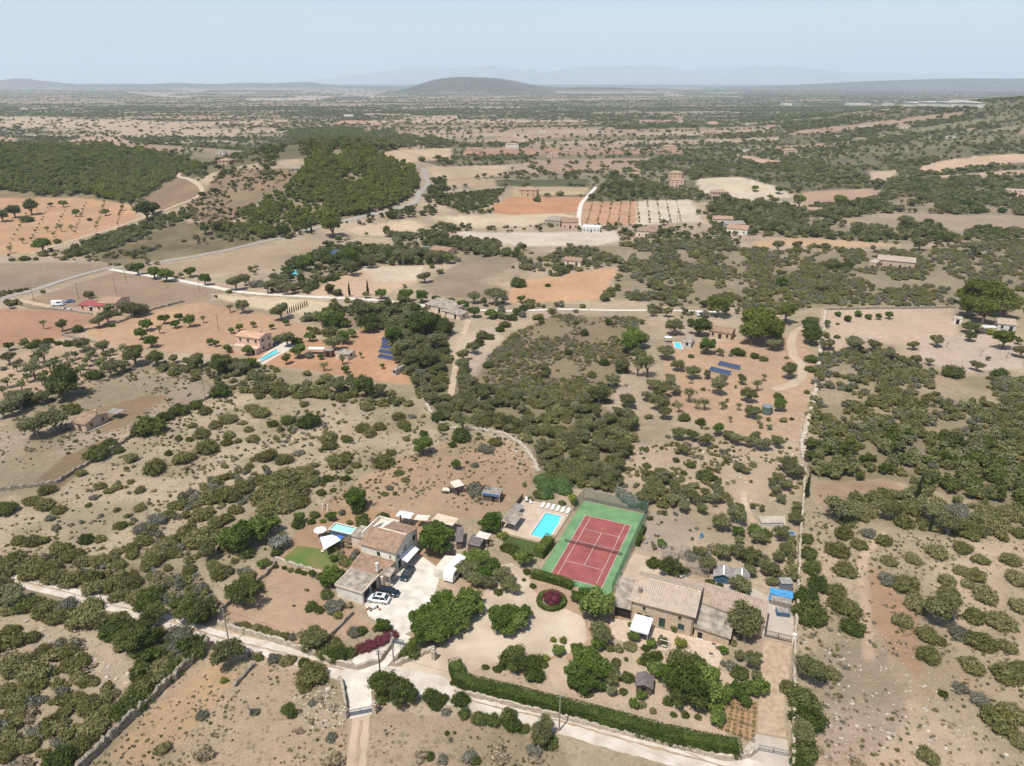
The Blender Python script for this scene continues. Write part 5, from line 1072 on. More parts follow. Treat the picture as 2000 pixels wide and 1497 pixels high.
m = MB(); m.hexa([(-2.6, 0, 0), (2.6, 0, 0), (2.6, 2.6, 0), (-2.6, 2.6, 0)], [(-2.6, 0, 2.3), (2.6, 0, 2.3), (2.4, 2.5, 1.85), (-2.4, 2.5, 1.85)]); m.build('tent_body', M['canvas'], r2)
MB().box(-1.2, 1.2, 2.62, 2.64, .1, 1.5).build('tent_window', M['greywall'], r2)

# ---- cars
def car(f, L_, Wd, H, paint, label, suv=False, roofglass=False, det=True):
    r_ = empty('car', f.loc(), f.a, label, 'car'); keep(f, -.3, L_+.3, -1.3, 1.3)
    hb = H*.60 if not suv else H*.58
    # length stations: x, half width, z low, z high
    st = [(0, .72, .42, hb*.72), (.12, .92, .30, hb*.84), (.5, 1, .24, hb*.93), (1.15, 1, .24, hb*1.0), (2.2, 1, .24, hb*1.02), (3.4, 1, .24, hb*1.03), (L_-.45, 1, .26, hb*1.0), (L_-.1, .93, .34, hb*.9), (L_, .78, .45, hb*.75)]
    m = MB(); vs = []; fs = []
    for x, w_, z0, z1 in st:
        h2 = Wd/2*w_; zm = z0+(z1-z0)*.55
        vs += [(x, -h2*.92, z0), (x, -h2, zm), (x, -h2*.93, z1-.04), (x, -h2*.70, z1), (x, h2*.70, z1), (x, h2*.93, z1-.04), (x, h2, zm), (x, h2*.92, z0)]
    for i in range(len(st)-1):
        for k in range(8): a0, b0_ = i*8+k, i*8+(k+1) % 8; fs.append((a0, a0+8, b0_+8, b0_))
    fs += [tuple(range(8)), tuple((len(st)-1)*8+k for k in range(7, -1, -1))]; m.add(vs, fs); m.build('body', paint, r_, True)
    # cabin : glass lower ring + roof
    xa, xb, xc, xd = (1.05, 1.75, L_-.85, L_-.3) if suv else (1.15, 2.0, L_-1.35, L_-.55)
    zb = hb*1.0; zt = H-.05; m = MB()
    b_ = [(xa, -Wd*.44, zb), (xd, -Wd*.44, zb), (xd, Wd*.44, zb), (xa, Wd*.44, zb)]; t_ = [(xb, -Wd*.345, zt), (xc, -Wd*.345, zt), (xc, Wd*.345, zt), (xb, Wd*.345, zt)]
    m.hexa(b_, t_); m.build('windows', M['glass'], r_)
    m = MB(); m.hexa([(xb-.02, -Wd*.355, zt-.03), (xc+.03, -Wd*.355, zt-.03), (xc+.03, Wd*.355, zt-.03), (xb-.02, Wd*.355, zt-.03)], [(xb+.12, -Wd*.31, H+.02), (xc-.1, -Wd*.31, H+.02), (xc-.1, Wd*.31, H+.02), (xb+.12, Wd*.31, H+.02)])
    for sy in (-1, 1):
        for p0, p1 in (((xa, sy*Wd*.44, zb), (xb, sy*Wd*.347, zt)), ((xd, sy*Wd*.44, zb), (xc, sy*Wd*.347, zt)), (((xa+xd)/2+.1, sy*Wd*.445, zb), ((xb+xc)/2+.1, sy*Wd*.35, zt))): m.rod(p0, p1, .045, n=5)
    m.build('roof', paint, r_)
    if roofglass: MB().box(xb+.25, xb+1.35, -Wd*.24, Wd*.24, H+.022, H+.035).build('sunroof', M['glass'], r_)
    for x in (.85, L_-.85):
        for sy in (-1, 1):
            o = MB().rod((x, sy*(Wd/2-.2), .34), (x, sy*(Wd/2+.015), .34), .34, n=18).build('wheel', M['rubber'], r_)
            h_ = MB().rod((x, sy*(Wd/2+.005), .34), (x, sy*(Wd/2+.03), .34), .2, n=12).build('rim', M['alu'], r_); h_.parent = o
    for sy in (-1, 1):
        MB().box(.02, .3, sy*Wd*.34-.16, sy*Wd*.34+.16, hb*.68, hb*.80).build('headlight', M['lamp'], r_)
        MB().box(L_-.16, L_-.005, sy*Wd*.36-.14, sy*Wd*.36+.14, hb*.70, hb*.88).build('tail_light', M['redlamp'], r_)
        if det: MB().box(xa+.2, xa+.36, sy*(Wd/2+.02)-.08, sy*(Wd/2+.02)+.08, hb*.98, hb*1.14).build('mirror', paint, r_)
    return r_
car(Fm(-28.4, 113.75, -12), 4.55, 1.9, 1.62, M['carwhite'], 'white sport utility car with a black sunroof parked beside the garage', True, True)
car(Fm(-22.4, 114.7, 166), 4.5, 1.85, 1.52, M['carblack'], 'black hatchback parked half in the garage behind the white car', True)
car(Fm(-22.2, 118.9, 74), 4.6, 1.85, 1.45, M['cargreen'], 'dark glossy car parked alone beside the white house wall')
def motorbike(px, py, label):
    p = P(px, py); r_ = empty('scooter', p, R(30), label, 'scooter')
    for x in (-.6, .6): MB().rod((x, -.06, .28), (x, .06, .28), .28, n=14).build('wheel', M['rubber'], r_)
    MB().box(-.55, .1, -.16, .16, .35, .72).box(-.4, .35, -.13, .13, .72, .84).box(.35, .45, -.2, .2, .3, .95).build('body', M['carwhite'], r_); MB().rod((.42, -.32, 1.02), (.42, .32, 1.02), .025).build('handlebar', M['iron'], r_)
motorbike(731, 1190, 'white scooter beside potted plants below the white car')
r_ = empty('flower_pots', P(722, 1193), 0, 'cluster of terracotta pots with dry plants beside the white scooter', 'flower pots')
for i, (x, y, rr) in enumerate(((-.5, .1, .22), (.2, -.2, .2), (-.2, .5, .18), (1.9, .1, .22))): MB().rod((x, y, 0), (x, y, .45), rr*.7, rr, n=10).build('pot', M['orangeflower'], r_)

# ---- right yard: netted coops, twin-gabled shed, tarpaulin, water tank
r_, f, w_, d_ = None, Fm(*W(1394, 1122, 1.9), YAW+6), 0, 0
r_ = empty('double_shed', f.loc(), f.a, 'low shed with two brown gables and white ridge strips behind the farmhouse', 'shed'); keep(f, -.5, 8.5, -.5, 3.8)
for k, (x0_, hw) in enumerate(((0, 1.9), (3.8, 1.6))):
    xm = x0_+hw; x2 = x0_+2*hw
    MB().box(x0_+.1, x2-.1, .1, 3.4, 0, 1.5).add([(x0_+.1, .1, 1.5), (x2-.1, .1, 1.5), (xm, .1, 2.15)], [(0, 1, 2)]).build('wall', M['bluegrey'], r_)
    m = MB(); m.slab([(x0_-.1, -.2, 1.5), (xm, -.2, 2.35), (xm, 3.6, 2.35), (x0_-.1, 3.6, 1.5)], .07); m.slab([(xm, -.2, 2.35), (x2+.1, -.2, 1.5), (x2+.1, 3.6, 1.5), (xm, 3.6, 2.35)], .07); m.build('roof', M['greyroof'], r_)
    MB().box(xm-.16, xm+.16, -.22, 2.9, 2.34, 2.42).build('ridge_strip', M['sail'], r_)
def cage(px, py, w_, d_, h, yaw, label):
    p = P(px, py); r_ = empty('netted_pen', p, R(yaw), label, 'pen'); m = MB()
    for x in (0, w_/2, w_):
        for y in (0, d_): m.rod((x, y, 0), (x, y, h), .05, n=5)
    for a_, b_ in (((0, 0), (w_, 0)), ((0, d_), (w_, d_)), ((0, 0), (0, d_)), ((w_, 0), (w_, d_)), ((w_/2, 0), (w_/2, d_)), ((0, 0), (w_, d_))): m.rod((*a_, h), (*b_, h), .04, n=5)
    m.build('frame', M['greywood'], r_); MB().box(0, w_, 0, d_, h+.02, h+.03).box(0, w_, -.01, 0, 0, h).box(w_, w_+.01, 0, d_, 0, h).build('net', M['greynet'], r_)
    YARDS.append([(p.x-.5, p.y-.5), (p.x+w_, p.y-w_*.4), (p.x+w_+1, p.y+d_), (p.x, p.y+d_)])
M['greynet'] = meshmat('grey_netting', (.22, .19, .16), .26, 4)
cage(1335, 1118, 5.0, 4.0, 1.9, YAW, 'netted pen with a crooked frame left of the twin-gabled shed'); cage(1290, 1100, 3.4, 3.6, 1.9, YAW+8, 'dark netted pen with collapsed roof above the farmhouse')
cage(1325, 1092, 3.2, 2.6, 1.8, YAW, 'small netted pen between the two larger pens and the olive trees')
r_ = empty('boat', P(1335, 1126), R(20), 'small white dinghy lying in the shade behind the farmhouse', 'boat')
m = MB(); m.hexa([(-.9, -.35, .05), (.8, -.3, .05), (.8, .3, .05), (-.9, .35, .05)], [(-1.2, -.6, .55), (1.3, -.25, .6), (1.3, .25, .6), (-1.2, .6, .55)]); m.build('hull', M['sail'], r_)
MB().box(-.4, -.1, -.5, .5, .56, .6).build('seat', M['greywood'], r_)
r_ = empty('tarpaulin_shelter', P(1520, 1180), R(-20), 'bright blue tarpaulin over a stacked wood pile by the boundary wall', 'tarpaulin')
MB().hexa([(-1.6, -.6, 0), (2.3, -.9, 0), (2.3, 2.2, 0), (-1.6, 2.2, 0)], [(-1.6, -.6, 1.1), (2.3, -.9, 1.2), (2.3, 2.2, 1.6), (-1.6, 2.2, 1.5)]).build('wood_pile', M['greywood'], r_)
m = MB(); m.slab([(-1.8, .7, 1.45), (2.5, .5, 1.55), (2.5, 2.4, 1.85), (-1.8, 2.4, 1.75)], .08); m.slab([(-1.9, -.8, .9), (-1.5, -.8, 1.25), (-1.5, .65, 1.42), (-1.9, .65, .9)], .05); m.build('tarpaulin', M['blue'], r_)
r_ = empty('wood_crate', P(1528, 1200), R(-10), 'blue grey crate of scrap below the blue tarpaulin', 'crate'); MB().box(-1.2, 1.2, -.8, .8, 0, .9).build('box', M['bluegrey'], r_); MB().box(-1.1, 1.1, -.7, .7, .9, .97).build('lid', M['greywood'], r_)
YARDS.append([P(1485, 1200).to_2d()[:], P(1560, 1200).to_2d()[:], P(1560, 1150).to_2d()[:], P(1490, 1150).to_2d()[:]])
r_ = empty('water_tank', P(1546, 1048), 0, 'round blue-grey water tank against the boundary wall', 'tank'); MB().rod((0, 0, 0), (0, 0, .9), .75, .8, n=18).build('tank', M['greywall'], r_); MB().rod((0, 0, .9), (0, 0, .93), .66, n=18).build('water', M['bluegrey'], r_)
r_ = empty('blue_barrel', P(1370, 1050), 0, 'blue plastic barrel on the sandy ground behind the tennis court', 'barrel'); MB().rod((0, 0, 0), (0, 0, .95), .34, .36, n=14).build('barrel', M['blue'], r_); MB().rod((0, 0, .95), (0, 0, 1.0), .3, n=14).build('lid', M['bluegrey'], r_)
r_ = empty('low_building', P(1487, 1028), R(YAW+23), 'flat concrete cistern with a pale roof near the right boundary wall', 'cistern'); MB().box(0, 5.0, 0, 2.6, 0, .9).build('wall', M['greywall'], r_); MB().box(-.1, 5.1, -.1, 2.7, .9, 1.0).build('roof', M['concrete'], r_)
r_ = empty('scrap_pile', P(1270, 1055), R(YAW), 'heap of dark scrap and a grey box beside the court fence', 'scrap'); rr = random.Random(4)
for k in range(7): x, y, s_ = rr.uniform(-1.2, 1.2), rr.uniform(-2, 3), rr.uniform(.25, .6); MB().box(x-s_, x+s_, y-s_*.7, y+s_*.7, 0, s_*1.1).build('scrap', [M['iron'], M['greywood'], M['plank'], M['alu']][k % 4], r_)
r_ = empty('grey_shed', P(1525, 1155), R(0), 'small grey metal cabin against the boundary wall above the tarpaulin', 'cabin'); MB().box(0, 2.2, 0, 1.8, 0, 1.8).build('wall', M['iron'], r_); MB().box(-.1, 2.3, -.1, 1.9, 1.8, 1.9).build('roof', M['greyroof'], r_)

# ---- utility poles and wires
POLES = []
def pole(px, py, h, label, cross=1, mm=None, r0=.14, arm=.7, ang=0):
    p = P(px, py); r_ = empty('utility_pole', p, R(ang), label, 'utility pole'); MB().rod((0, 0, -.2), (0, 0, h), r0, r0*.65, n=8).build('shaft', mm or M['pole'], r_)
    m = MB()
    for k in range(cross):
        z = h-.25-.5*k; m.box(-arm, arm, -.05, .05, z-.05, z+.05)
        for x in (-arm+.08, 0, arm-.08): m.rod((x, 0, z+.05), (x, 0, z+.2), .035, n=5)
    m.build('crossarm', M['iron'], r_); POLES.append((p.x, p.y, p.z+h)); return r_
pole(1092, 1428, 7.4, 'tall pole casting a thick shadow on the lane at the bottom', 1, arm=.35)
pole(744, 1330, 6.6, 'dark pole rising behind the big round carob shrub at the road junction', 2, M['poledark'], arm=.35)
pole(769, 1292, 6.4, 'grey pole beside the mouth of the gravel drive', 1, arm=.3)
pole(448, 1258, 8.0, 'leaning wooden pole beside the lane at the corner of the brown garden', 1, arm=.3)
pole(47, 1132, 4.4, 'short dark pole on the left stretch of the lane', 1, M['poledark'], arm=.25, r0=.1)
pole(203, 1190, 4.6, 'thin dark pole beside the lane amid dense scrub at the left', 1, M['poledark'], arm=.25, r0=.1)
pole(312, 1165, 7.0, 'pole with a forked pale top in the scrub above the lane', 2, arm=.5)
pole(402, 786, 9.5, 'slender pale power pole at the end of the stone wall under the hut slope', 1, M['greywood'], r0=.12)
pole(824, 780, 10.5, 'pale power pole with wide crossarm at the edge of the dense wood', 2, M['greywood'], r0=.12, arm=1.7)
for i, (px, py, h) in enumerate(((67, 590, 7), (154, 583, 7.5), (227, 572, 7.5), (248, 556, 7), (427, 646, 7), (391, 573, 6.5), (1322, 440, 7), (575, 575, 5), (1440, 478, 6))):
    pole(px, py, h, ['thin pole left of the cluttered roadside house', 'thin pole behind the white van of the roadside house', 'thin pole at the near side of the grey field', 'thin pole in the middle of the grey field', 'dark pole on the orange slope above the terracotta house', 'pole beside the white road in front of grey trees', 'tall thin pole at the lower edge of the pale orchard', 'thin pole by the white road near the cypresses', 'thin pole below the house with a grey roof on the right'][i], 1, M['poledark'], r0=.11, arm=.4)
def wire(i, j, dz=0, sag=.6, label=''):
    a_ = Vector(POLES[i] if isinstance(i, int) else i); b_ = Vector(POLES[j] if isinstance(j, int) else j); pts = []
    for k in range(13): t = k/12; q = a_.lerp(b_, t); q.z -= sag*4*t*(1-t)+dz; pts.append(q-a_)
    o = MB().tube(pts, .018, n=4).build('overhead_wire', M['wire']); o.location = a_; tag(o, label, 'wire')
wire(0, 1, .2, .7, 'overhead wire from the pole at the bottom to the pole at the road junction'); wire(1, 2, .2, .2, 'short overhead wire between the two poles at the gravel drive'); wire(1, 3, .2, .7, 'overhead wire from the road junction pole along the lane to the left')
wire(0, (45, 62, 7.5), .2, .6, 'overhead wire running from the bottom pole towards the lower right'); wire(3, 6, .2, .8, 'overhead wire crossing the lane towards the forked pole')

# ---- small stone hut, left
r_, wd = house((141, 825), (166, 829), 2.6, 8.2, M['stone'], M['tilered'] if False else M['tilebrown'], 'small stone hut with a brown gabled roof alone on the left slope', 'hut', 'stone_hut', 'gable', 1.1, 1, 1, True, 2, shut=M['brownwood'])
canopy('lean_to', Fm(*W(206, 806, 2.0), -15), 0, 4.2, 0, 3.2, 2.0, M['greyroof'], 'grey lean-to roof on posts behind the small stone hut', 'lean-to')
o = MB().box(-.15, .15, -4.4, 4.6, 0, .3).build('terrace_edge', M['canvas']); o.location = P(190, 838); o.rotation_euler = (0, 0, R(-45)+.35); tag(o, 'pale concrete kerb strip along the near side of the stone hut', 'kerb')

# ---- terracotta house with pool (mid left)
r_, wd = house((461, 656), (506, 662), 5.6, 7.2, M['pink'], M['tilemix'], 'two storey terracotta house with mottled tile roof above its own pool', 'house', 'terracotta_house', 'gable', .9, 3, 2, True, 2, shut=M['shutter'])
MB().box(-.8, wd+.1, -3.0, -.02, 0, 2.4).build('balcony_block', M['pink'], r_); MB().box(-.9, wd+.2, -3.1, -2.95, 2.4, 3.1).build('balustrade', M['cream'], r_); MB().box(wd-1.6, wd-.2, -3.05, -3.0, 0, 2.1).build('archway', M['dark'], r_)
def smallpool(pts, label, deck=None, z=.3):
    """pts pixel quad of the water"""
    w3 = [P(*p) for p in pts]; c = sum(w3, Vector())/4; r_ = empty('swimming_pool', c, 0, label, 'swimming pool')
    q = [(p.x-c.x, p.y-c.y) for p in w3]
    big = [(x*1.0+math.copysign(.5, x), y*1.0+math.copysign(.5, y)) for x, y in q]
    m = MB(); 
    for i in range(4): a_, b_, b2, a2 = q[i], q[(i+1) % 4], big[(i+1) % 4], big[i]; m.hexa([(*a_, 0), (*b_, 0), (*b2, 0), (*a2, 0)], [(*a_, z), (*b_, z), (*b2, z), (*a2, z)])
    m.build('coping', M['coping'], r_); MB().poly(q, .02, z-.12).build('water', M['water'], r_); YARDS.append([(p.x, p.y) for p in w3]); return r_
sheet_poly('terrace', [(500, 708), (518, 690), (545, 672), (560, 667), (580, 672), (572, 682), (545, 694), (515, 712)], M['coping'], .02)
smallpool([(506, 704), (512, 707), (545, 689), (538, 684)], 'narrow turquoise pool in a white terrace beside the terracotta house')
smallpool([(1319, 680), (1332, 683), (1328, 671), (1316, 670)], 'small pale blue pool among trees left of the brown-roofed cottage')
smallpool([(565, 537), (588, 538), (590, 530), (570, 528)], 'oval turquoise pool among trees beside the white road')
smallpool([(820, 491), (838, 492), (842, 484), (826, 482)], 'small turquoise pool left of the long brown bungalow')
car(Fm(*P(533, 676).to_2d(), 60), 4.3, 1.8, 1.5, M['carblack'], 'dark car parked between the terracotta house and its pool', det=False)
r_, wd = house((655, 690), (678, 694), 2.3, 5.0, M['cream'], M['fibre'], 'flat roofed cream outbuilding carrying a tilted solar panel', 'outbuilding', 'outbuilding', 'flat', 0, 1, 1, False, 1)
house((632, 685), (647, 686), 2.6, 2.5, M['brownwood'], M['greywood'], 'small dark timber shed left of the cream outbuilding', 'shed', 'shed', 'flat', 0, 1, 1, False, 0)
canopy('canopy', Fm(*W(600, 682, 2.3), -4), 0, 6, 0, 2.4, 2.3, M['sail'], 'long white canopy between the terracotta house and the timber shed', 'canopy')
house((767, 723), (772, 724), 2.0, 5.5, M['greywall'], M['fibre'], 'narrow grey trough-like shed at the corner of the orange field', 'shed', 'shed', 'flat', 0, 1, 1, False, 0, door=False)
# solar panels
def solar_row(A, B, n, label, tilt=25, wid=3.2, group=None):
    a_ = P(*A); b_ = P(*B); d = b_-a_; L_ = d.length; r_ = empty('solar_panel_row', a_, math.atan2(d.y, d.x), label, 'solar panels', group); pw = L_/n
    c, s_ = math.cos(R(tilt)), math.sin(R(tilt))
    for k in range(n):
        x0_, x1_ = k*pw+.03, (k+1)*pw-.03
        MB().slab([(x0_, 0, .35), (x1_, 0, .35), (x1_, wid*c, .35+wid*s_), (x0_, wid*c, .35+wid*s_)], .05).build('panel', M['solar'], r_)
    m = MB(); m.slab([(-.03, -.02, .29), (L_+.03, -.02, .29), (L_+.03, wid*c+.02, .29+wid*s_), (-.03, wid*c+.02, .29+wid*s_)], .04); [m.box(k*L_/n-.04, k*L_/n+.04, wid*c-.1, wid*c, 0, .2+wid*s_) for k in range(0, n+1, 2)]; m.build('frame', M['alu'], r_)
    YARDS.append([(p.x, p.y) for p in (a_, b_, b_+Vector((1, 3, 0)), a_+Vector((1, 3, 0)))])
g = 'rows of solar panels on the orange ground'
for i, (A, B, n) in enumerate((((737, 699), (772, 706), 8), ((738, 689), (772, 696), 8), ((742, 680), (764, 684), 6), ((744, 672), (756, 674), 4), ((744, 665), (754, 667), 4))):
    solar_row(A, B, n, ['nearest long row', 'second row from the front', 'middle shorter row', 'fourth small row', 'farthest small row'][i]+' of solar panels at the edge of the dense trees', wid=1.75, group=g)
g = 'two rows of solar panels in the right orchard'
solar_row((1401, 714), (1443, 724), 9, 'upper row of blue solar panels in the clearing below the cottage', wid=2.1, group=g); solar_row((1384, 725), (1424, 735), 9, 'lower row of blue solar panels in the clearing below the cottage', wid=2.1, group=g)
solar_row((664, 686), (674, 689), 3, 'tilted panel group on the roof of the cream outbuilding', wid=2.4).location if False else None
# cottage right
house((1386, 645), (1428, 652), 2.9, 6.5, M['stone'], M['tilebrown'], 'stone cottage with brown tiled roof in the right orchard', 'cottage', 'cottage', 'gable', 1.0, 3, 1, True, 1)
r_ = empty('van', P(1372, 618), R(-5), 'white van parked behind the stone cottage', 'van'); MB().hexa([(-2.4, -.9, .4), (2.4, -.9, .4), (2.4, .9, .4), (-2.4, .9, .4)], [(-2.3, -.85, 2.1), (1.8, -.85, 2.1), (1.8, .85, 2.1), (-2.3, .85, 2.1)]).build('body', M['carwhite'], r_)
MB().box(-2.0, 1.7, -.92, -.89, 1.3, 1.85).build('windows', M['glass'], r_)
for x in (-1.6, 1.6):
    for s_ in (-1, 1): MB().rod((x, s_*.9, .35), (x, s_*.7, .35), .35, n=12).build('wheel', M['rubber'], r_)
house((1334, 668), (1350, 670), 2.2, 7, M['greywall'], M['fibre'], 'low grey pump house beside the small pale pool', 'pump house', 'pump_house', 'flat', 0, 1, 1, False, 0, door=False)
canopy('canopy', Fm(*W(1299, 660, 2.2), -5), 0, 2.6, 0, 1.8, 2.2, M['sail'], 'little white canopy above the small pale pool', 'canopy')
r_ = empty('round_tank', P(1497, 808), 0, 'round dark green water tank with a conical top in the right orchard', 'tank'); MB().rod((0, 0, 0), (0, 0, 2.6), 1.5, n=20).build('tank', mat('green_tank', (.10, .14, .12), .6, .15, 2), r_); MB().rod((0, 0, 2.6), (0, 0, 3.2), 1.55, .1, n=20).build('top', M['iron'], r_)
# further houses
H = house
H((830, 594), (886, 606), 2.8, 9, M['cream'], M['fibre'], 'long low house with pale flat roof at the end of the white road', 'house', 'house', 'mono', .8, 3, 1, False, 2)
H((862, 606), (898, 616), 2.4, 5, M['cream'], M['fibre'], 'pale roofed annex in front of the long low house', 'annex', 'annex', 'mono', .4, 2, 1, False, 1)
H((1101, 508), (1134, 511), 2.9, 7, M['cream'], M['tilebrown'], 'low farmhouse with brown roof beside the orange triangular field', 'farmhouse', 'farmhouse', 'gable', 1.2, 2, 1, False, 1)
H((1698, 512), (1712, 514), 3.6, 10, M['stone'], M['stonepale'], 'left tower block of the ruined stone farmhouse on the scrub hill', 'ruin', 'ruined_wing', 'flat', 0, 1, 1, False, 0)
H((1714, 507), (1788, 514), 4.0, 9, M['stone'], M['tile'], 'long ruined stone farmhouse standing alone in grey-green scrub', 'farmhouse', 'ruined_farmhouse', 'mono', .9, 4, 1, True, 1)
H((838, 487), (872, 492), 2.9, 11, M['pink'], M['tilebrown'], 'long brown bungalow right of a small turquoise pool', 'bungalow', 'bungalow', 'gable', 1.2, 2, 1, False, 2)
H((640, 494), (660, 498), 2.6, 6, M['greywall'], M['solar'], 'shed with blue solar roof hidden among dark trees', 'shed', 'shed', 'mono', .8, 1, 1, False, 0)
H((152, 596), (200, 598), 2.6, 6, M['pink'], mat('red_sheet_roof', (.30, .07, .06), .6, .2, 1), 'low building with a dark red sheet roof by the roadside clutter', 'building', 'building', 'mono', .4, 3, 1, False, 0)
H((190, 592), (224, 593), 3.0, 11, M['pink'], M['tilered'], 'pink house with orange roofs behind the red sheet roof', 'house', 'house', 'gable', 1.3, 3, 1, False, 1)
H((1014, 371), (1048, 372), 5.2, 12, M['ochre'], M['tilered'], 'orange villa at the top left of the red field', 'villa', 'villa', 'hip', 2.2, 3, 2, False, 1)
H((1064, 430), (1094, 432), 4.4, 14, M['stonepale'], M['fibre'], 'long pale barn left of the white track', 'barn', 'barn', 'mono', .8, 3, 1, False, 1)
H((1098, 434), (1130, 434), 4.6, 12, M['pink'], M['tilebrown'], 'pink house with dark veranda at the foot of the white track', 'house', 'house', 'gable', 1.8, 3, 1, False, 1)
H((1138, 444), (1172, 445), 3.4, 9, M['white'], M['sail'], 'white building with blue shaded openings beside the pink house', 'building', 'building', 'flat', 0, 5, 1, False, 0, shut=M['bluegrey'])
H((1243, 451), (1282, 453), 4.0, 13, M['cream'], M['tilebrown'], 'cream villa with brown hipped roof below the pale orchard', 'villa', 'villa', 'hip', 2.2, 3, 1, False, 1)
H((1306, 338), (1332, 339), 5.6, 12, M['ochre'], M['tilered'], 'upper terracotta villa on the slope above the orchard', 'villa', 'villa', 'hip', 2.2, 3, 2, False, 1)
H((1309, 352), (1336, 353), 6.4, 12, M['pink'], M['tilered'], 'lower three storey terracotta villa above the orchard', 'villa', 'villa', 'hip', 2.4, 3, 2, False, 1)
H((1392, 376), (1424, 376), 5.2, 10, M['pink'], M['tilered'], 'pink mansion in front of the pale mound', 'mansion', 'mansion', 'hip', 2.0, 6, 2, True, 1)
H((1394, 428), (1432, 429), 3.4, 10, M['cream'], M['tilered'], 'low orange roofed house below the row of dark trees', 'house', 'house', 'gable', 1.5, 3, 1, False, 1)
H((1420, 446), (1460, 449), 3.6, 12, M['white'], M['tilered'], 'white walled house with orange front roof and solar panels', 'house', 'house', 'gable', 1.8, 3, 1, False, 1)
H((1418, 438), (1456, 438), 4.2, 7, M['greywall'], M['greyroof'], 'grey roofed wing behind the white walled house', 'wing', 'house_wing', 'mono', 1.0, 2, 1, False, 0)
H((1578, 410), (1606, 411), 3.6, 8, M['white'], M['tilered'], 'white house with an orange roof at the edge of the tan field', 'house', 'house', 'gable', 1.4, 3, 1, False, 1)
H((1968, 372), (2010, 374), 5.0, 14, M['pink'], M['tile'], 'pink ruined villa at the right edge of the picture', 'villa', 'villa', 'flat', 0, 4, 2, False, 0)
H((1950, 632), (1986, 636), 2.8, 6, M['greywall'], M['tile'], 'low grey house with tiled roof right of the giant pines', 'house', 'house', 'mono', .8, 2, 1, False, 1)
H((1864, 622), (1880, 624), 2.4, 4, M['white'], M['concrete'], 'small white cube building under the giant pines', 'hut', 'hut', 'flat', 0, 1, 1, False, 0)
canopy('canopy', Fm(*W(1924, 640, 2.5), 0), 0, 5, 0, 2.5, 2.5, M['sail'], 'white tent canopy left of the low grey tiled house', 'canopy')
H((424, 314), (448, 314), 5.0, 12, M['ochre'], M['tilered'], 'ochre villa at the top of the hairpin track', 'villa', 'villa', 'hip', 1.8, 3, 2, False, 1)
H((566, 330), (596, 330), 3.0, 9, M['stonepale'], M['fibre'], 'long low barn on the crest left of the pine hill', 'barn', 'barn', 'mono', .8, 3, 1, False, 0)
far_h = [(1000, 288, 26, 'white', 'tilered'), (1238, 262, 20, 'pink', 'tilered'), (1110, 300, 20, 'ochre', 'tilered'), (1394, 244, 20, 'pink', 'tilered'), (1506, 250, 16, 'pink', 'tilered'), (1694, 248, 20, 'white', 'tilered'), (1768, 250, 22, 'cream', 'tilered'),
 (1545, 299, 26, 'pink', 'tilered'), (1684, 277, 24, 'stonepale', 'tilebrown'), (1310, 292, 26, 'ochre', 'tilered'), (1462, 296, 18, 'white', 'fibre'), (1060, 258, 14, 'white', 'fibre'), (242, 268, 8, 'white', 'fibre'), (20, 278, 24, 'cream', 'tilered'), (680, 228, 18, 'white', 'fibre'),
 (1330, 240, 12, 'white', 'tilered'), (930, 296, 20, 'ochre', 'tilered'), (1240, 345, 24, 'pink', 'tilered'), (1080, 306, 22, 'pink', 'tilered'), (1170, 258, 14, 'white', 'fibre'), (820, 236, 14, 'cream', 'fibre'), (530, 256, 16, 'cream', 'tilered'), (430, 300, 16, 'white', 'fibre'), (1390, 262, 20, 'ochre', 'tilered'), (1640, 268, 14, 'cream', 'fibre'), (1900, 255, 14, 'cream', 'tilered'), (1860, 270, 16, 'white', 'fibre')]
ORD = 'first second third fourth fifth sixth seventh eighth ninth tenth eleventh twelfth thirteenth fourteenth fifteenth sixteenth seventeenth eighteenth nineteenth twentieth twenty-first twenty-second twenty-third twenty-fourth twenty-fifth twenty-sixth twenty-seventh'.split()
for i, (px, py, wpx, wm, rm) in enumerate(sorted(far_h)):
    d_ = P(px, py); w_ = wpx/PPM(d_.y, d_.z); tone = {'white': 'white', 'pink': 'pink', 'ochre': 'ochre', 'cream': 'cream', 'stonepale': 'grey stone'}[wm]
    side = 'far left' if px < 500 else 'left of centre' if px < 900 else 'centre' if px < 1200 else 'right of centre' if px < 1600 else 'far right'
    row = 'nearer' if py > 285 else 'middle' if py > 255 else 'farther'
    H((px-wpx/2, py-wpx*.22), (px+wpx/2, py-wpx*.22), w_*.28, w_*.6, M[wm], M[rm], '%s farmhouse with %s roof far out on the plain, %s from the left there' % (tone, 'orange' if rm == 'tilered' else 'pale', ORD[i]), 'farmhouse', 'farmhouse', 'hip' if rm != 'fibre' else 'flat', w_*.1, 3, 1, False, 0)
car(Fm(*P(126, 592).to_2d(), 20), 4.3, 1.8, 1.5, M['bluepaint'], 'dark blue car beside the white van at the roadside house', det=False)
r_ = empty('van', P(114, 597), R(5), 'white van parked left of the roadside house', 'van'); MB().hexa([(-2.6, -1, .4), (2.6, -1, .4), (2.6, 1, .4), (-2.6, 1, .4)], [(-2.5, -.9, 2.3), (1.9, -.9, 2.3), (1.9, .9, 2.3), (-2.5, .9, 2.3)]).build('body', M['carwhite'], r_); MB().box(-.2, 1.8, -1.0, -.96, 1.4, 1.95).build('windows', M['glass'], r_)
for x in (-1.7, 1.7):
    for s_ in (-1, 1): MB().rod((x, s_*1.0, .36), (x, s_*.8, .36), .36, n=12).build('wheel', M['rubber'], r_)
parasol(184, 606, 2.2, 2.3, M['sail'], 'large white parasol in front of the red sheet roof'); parasol(209, 604, 1.9, 2.3, M['sail'], 'smaller white parasol right of the large one at the roadside house')
rr = random.Random(11)
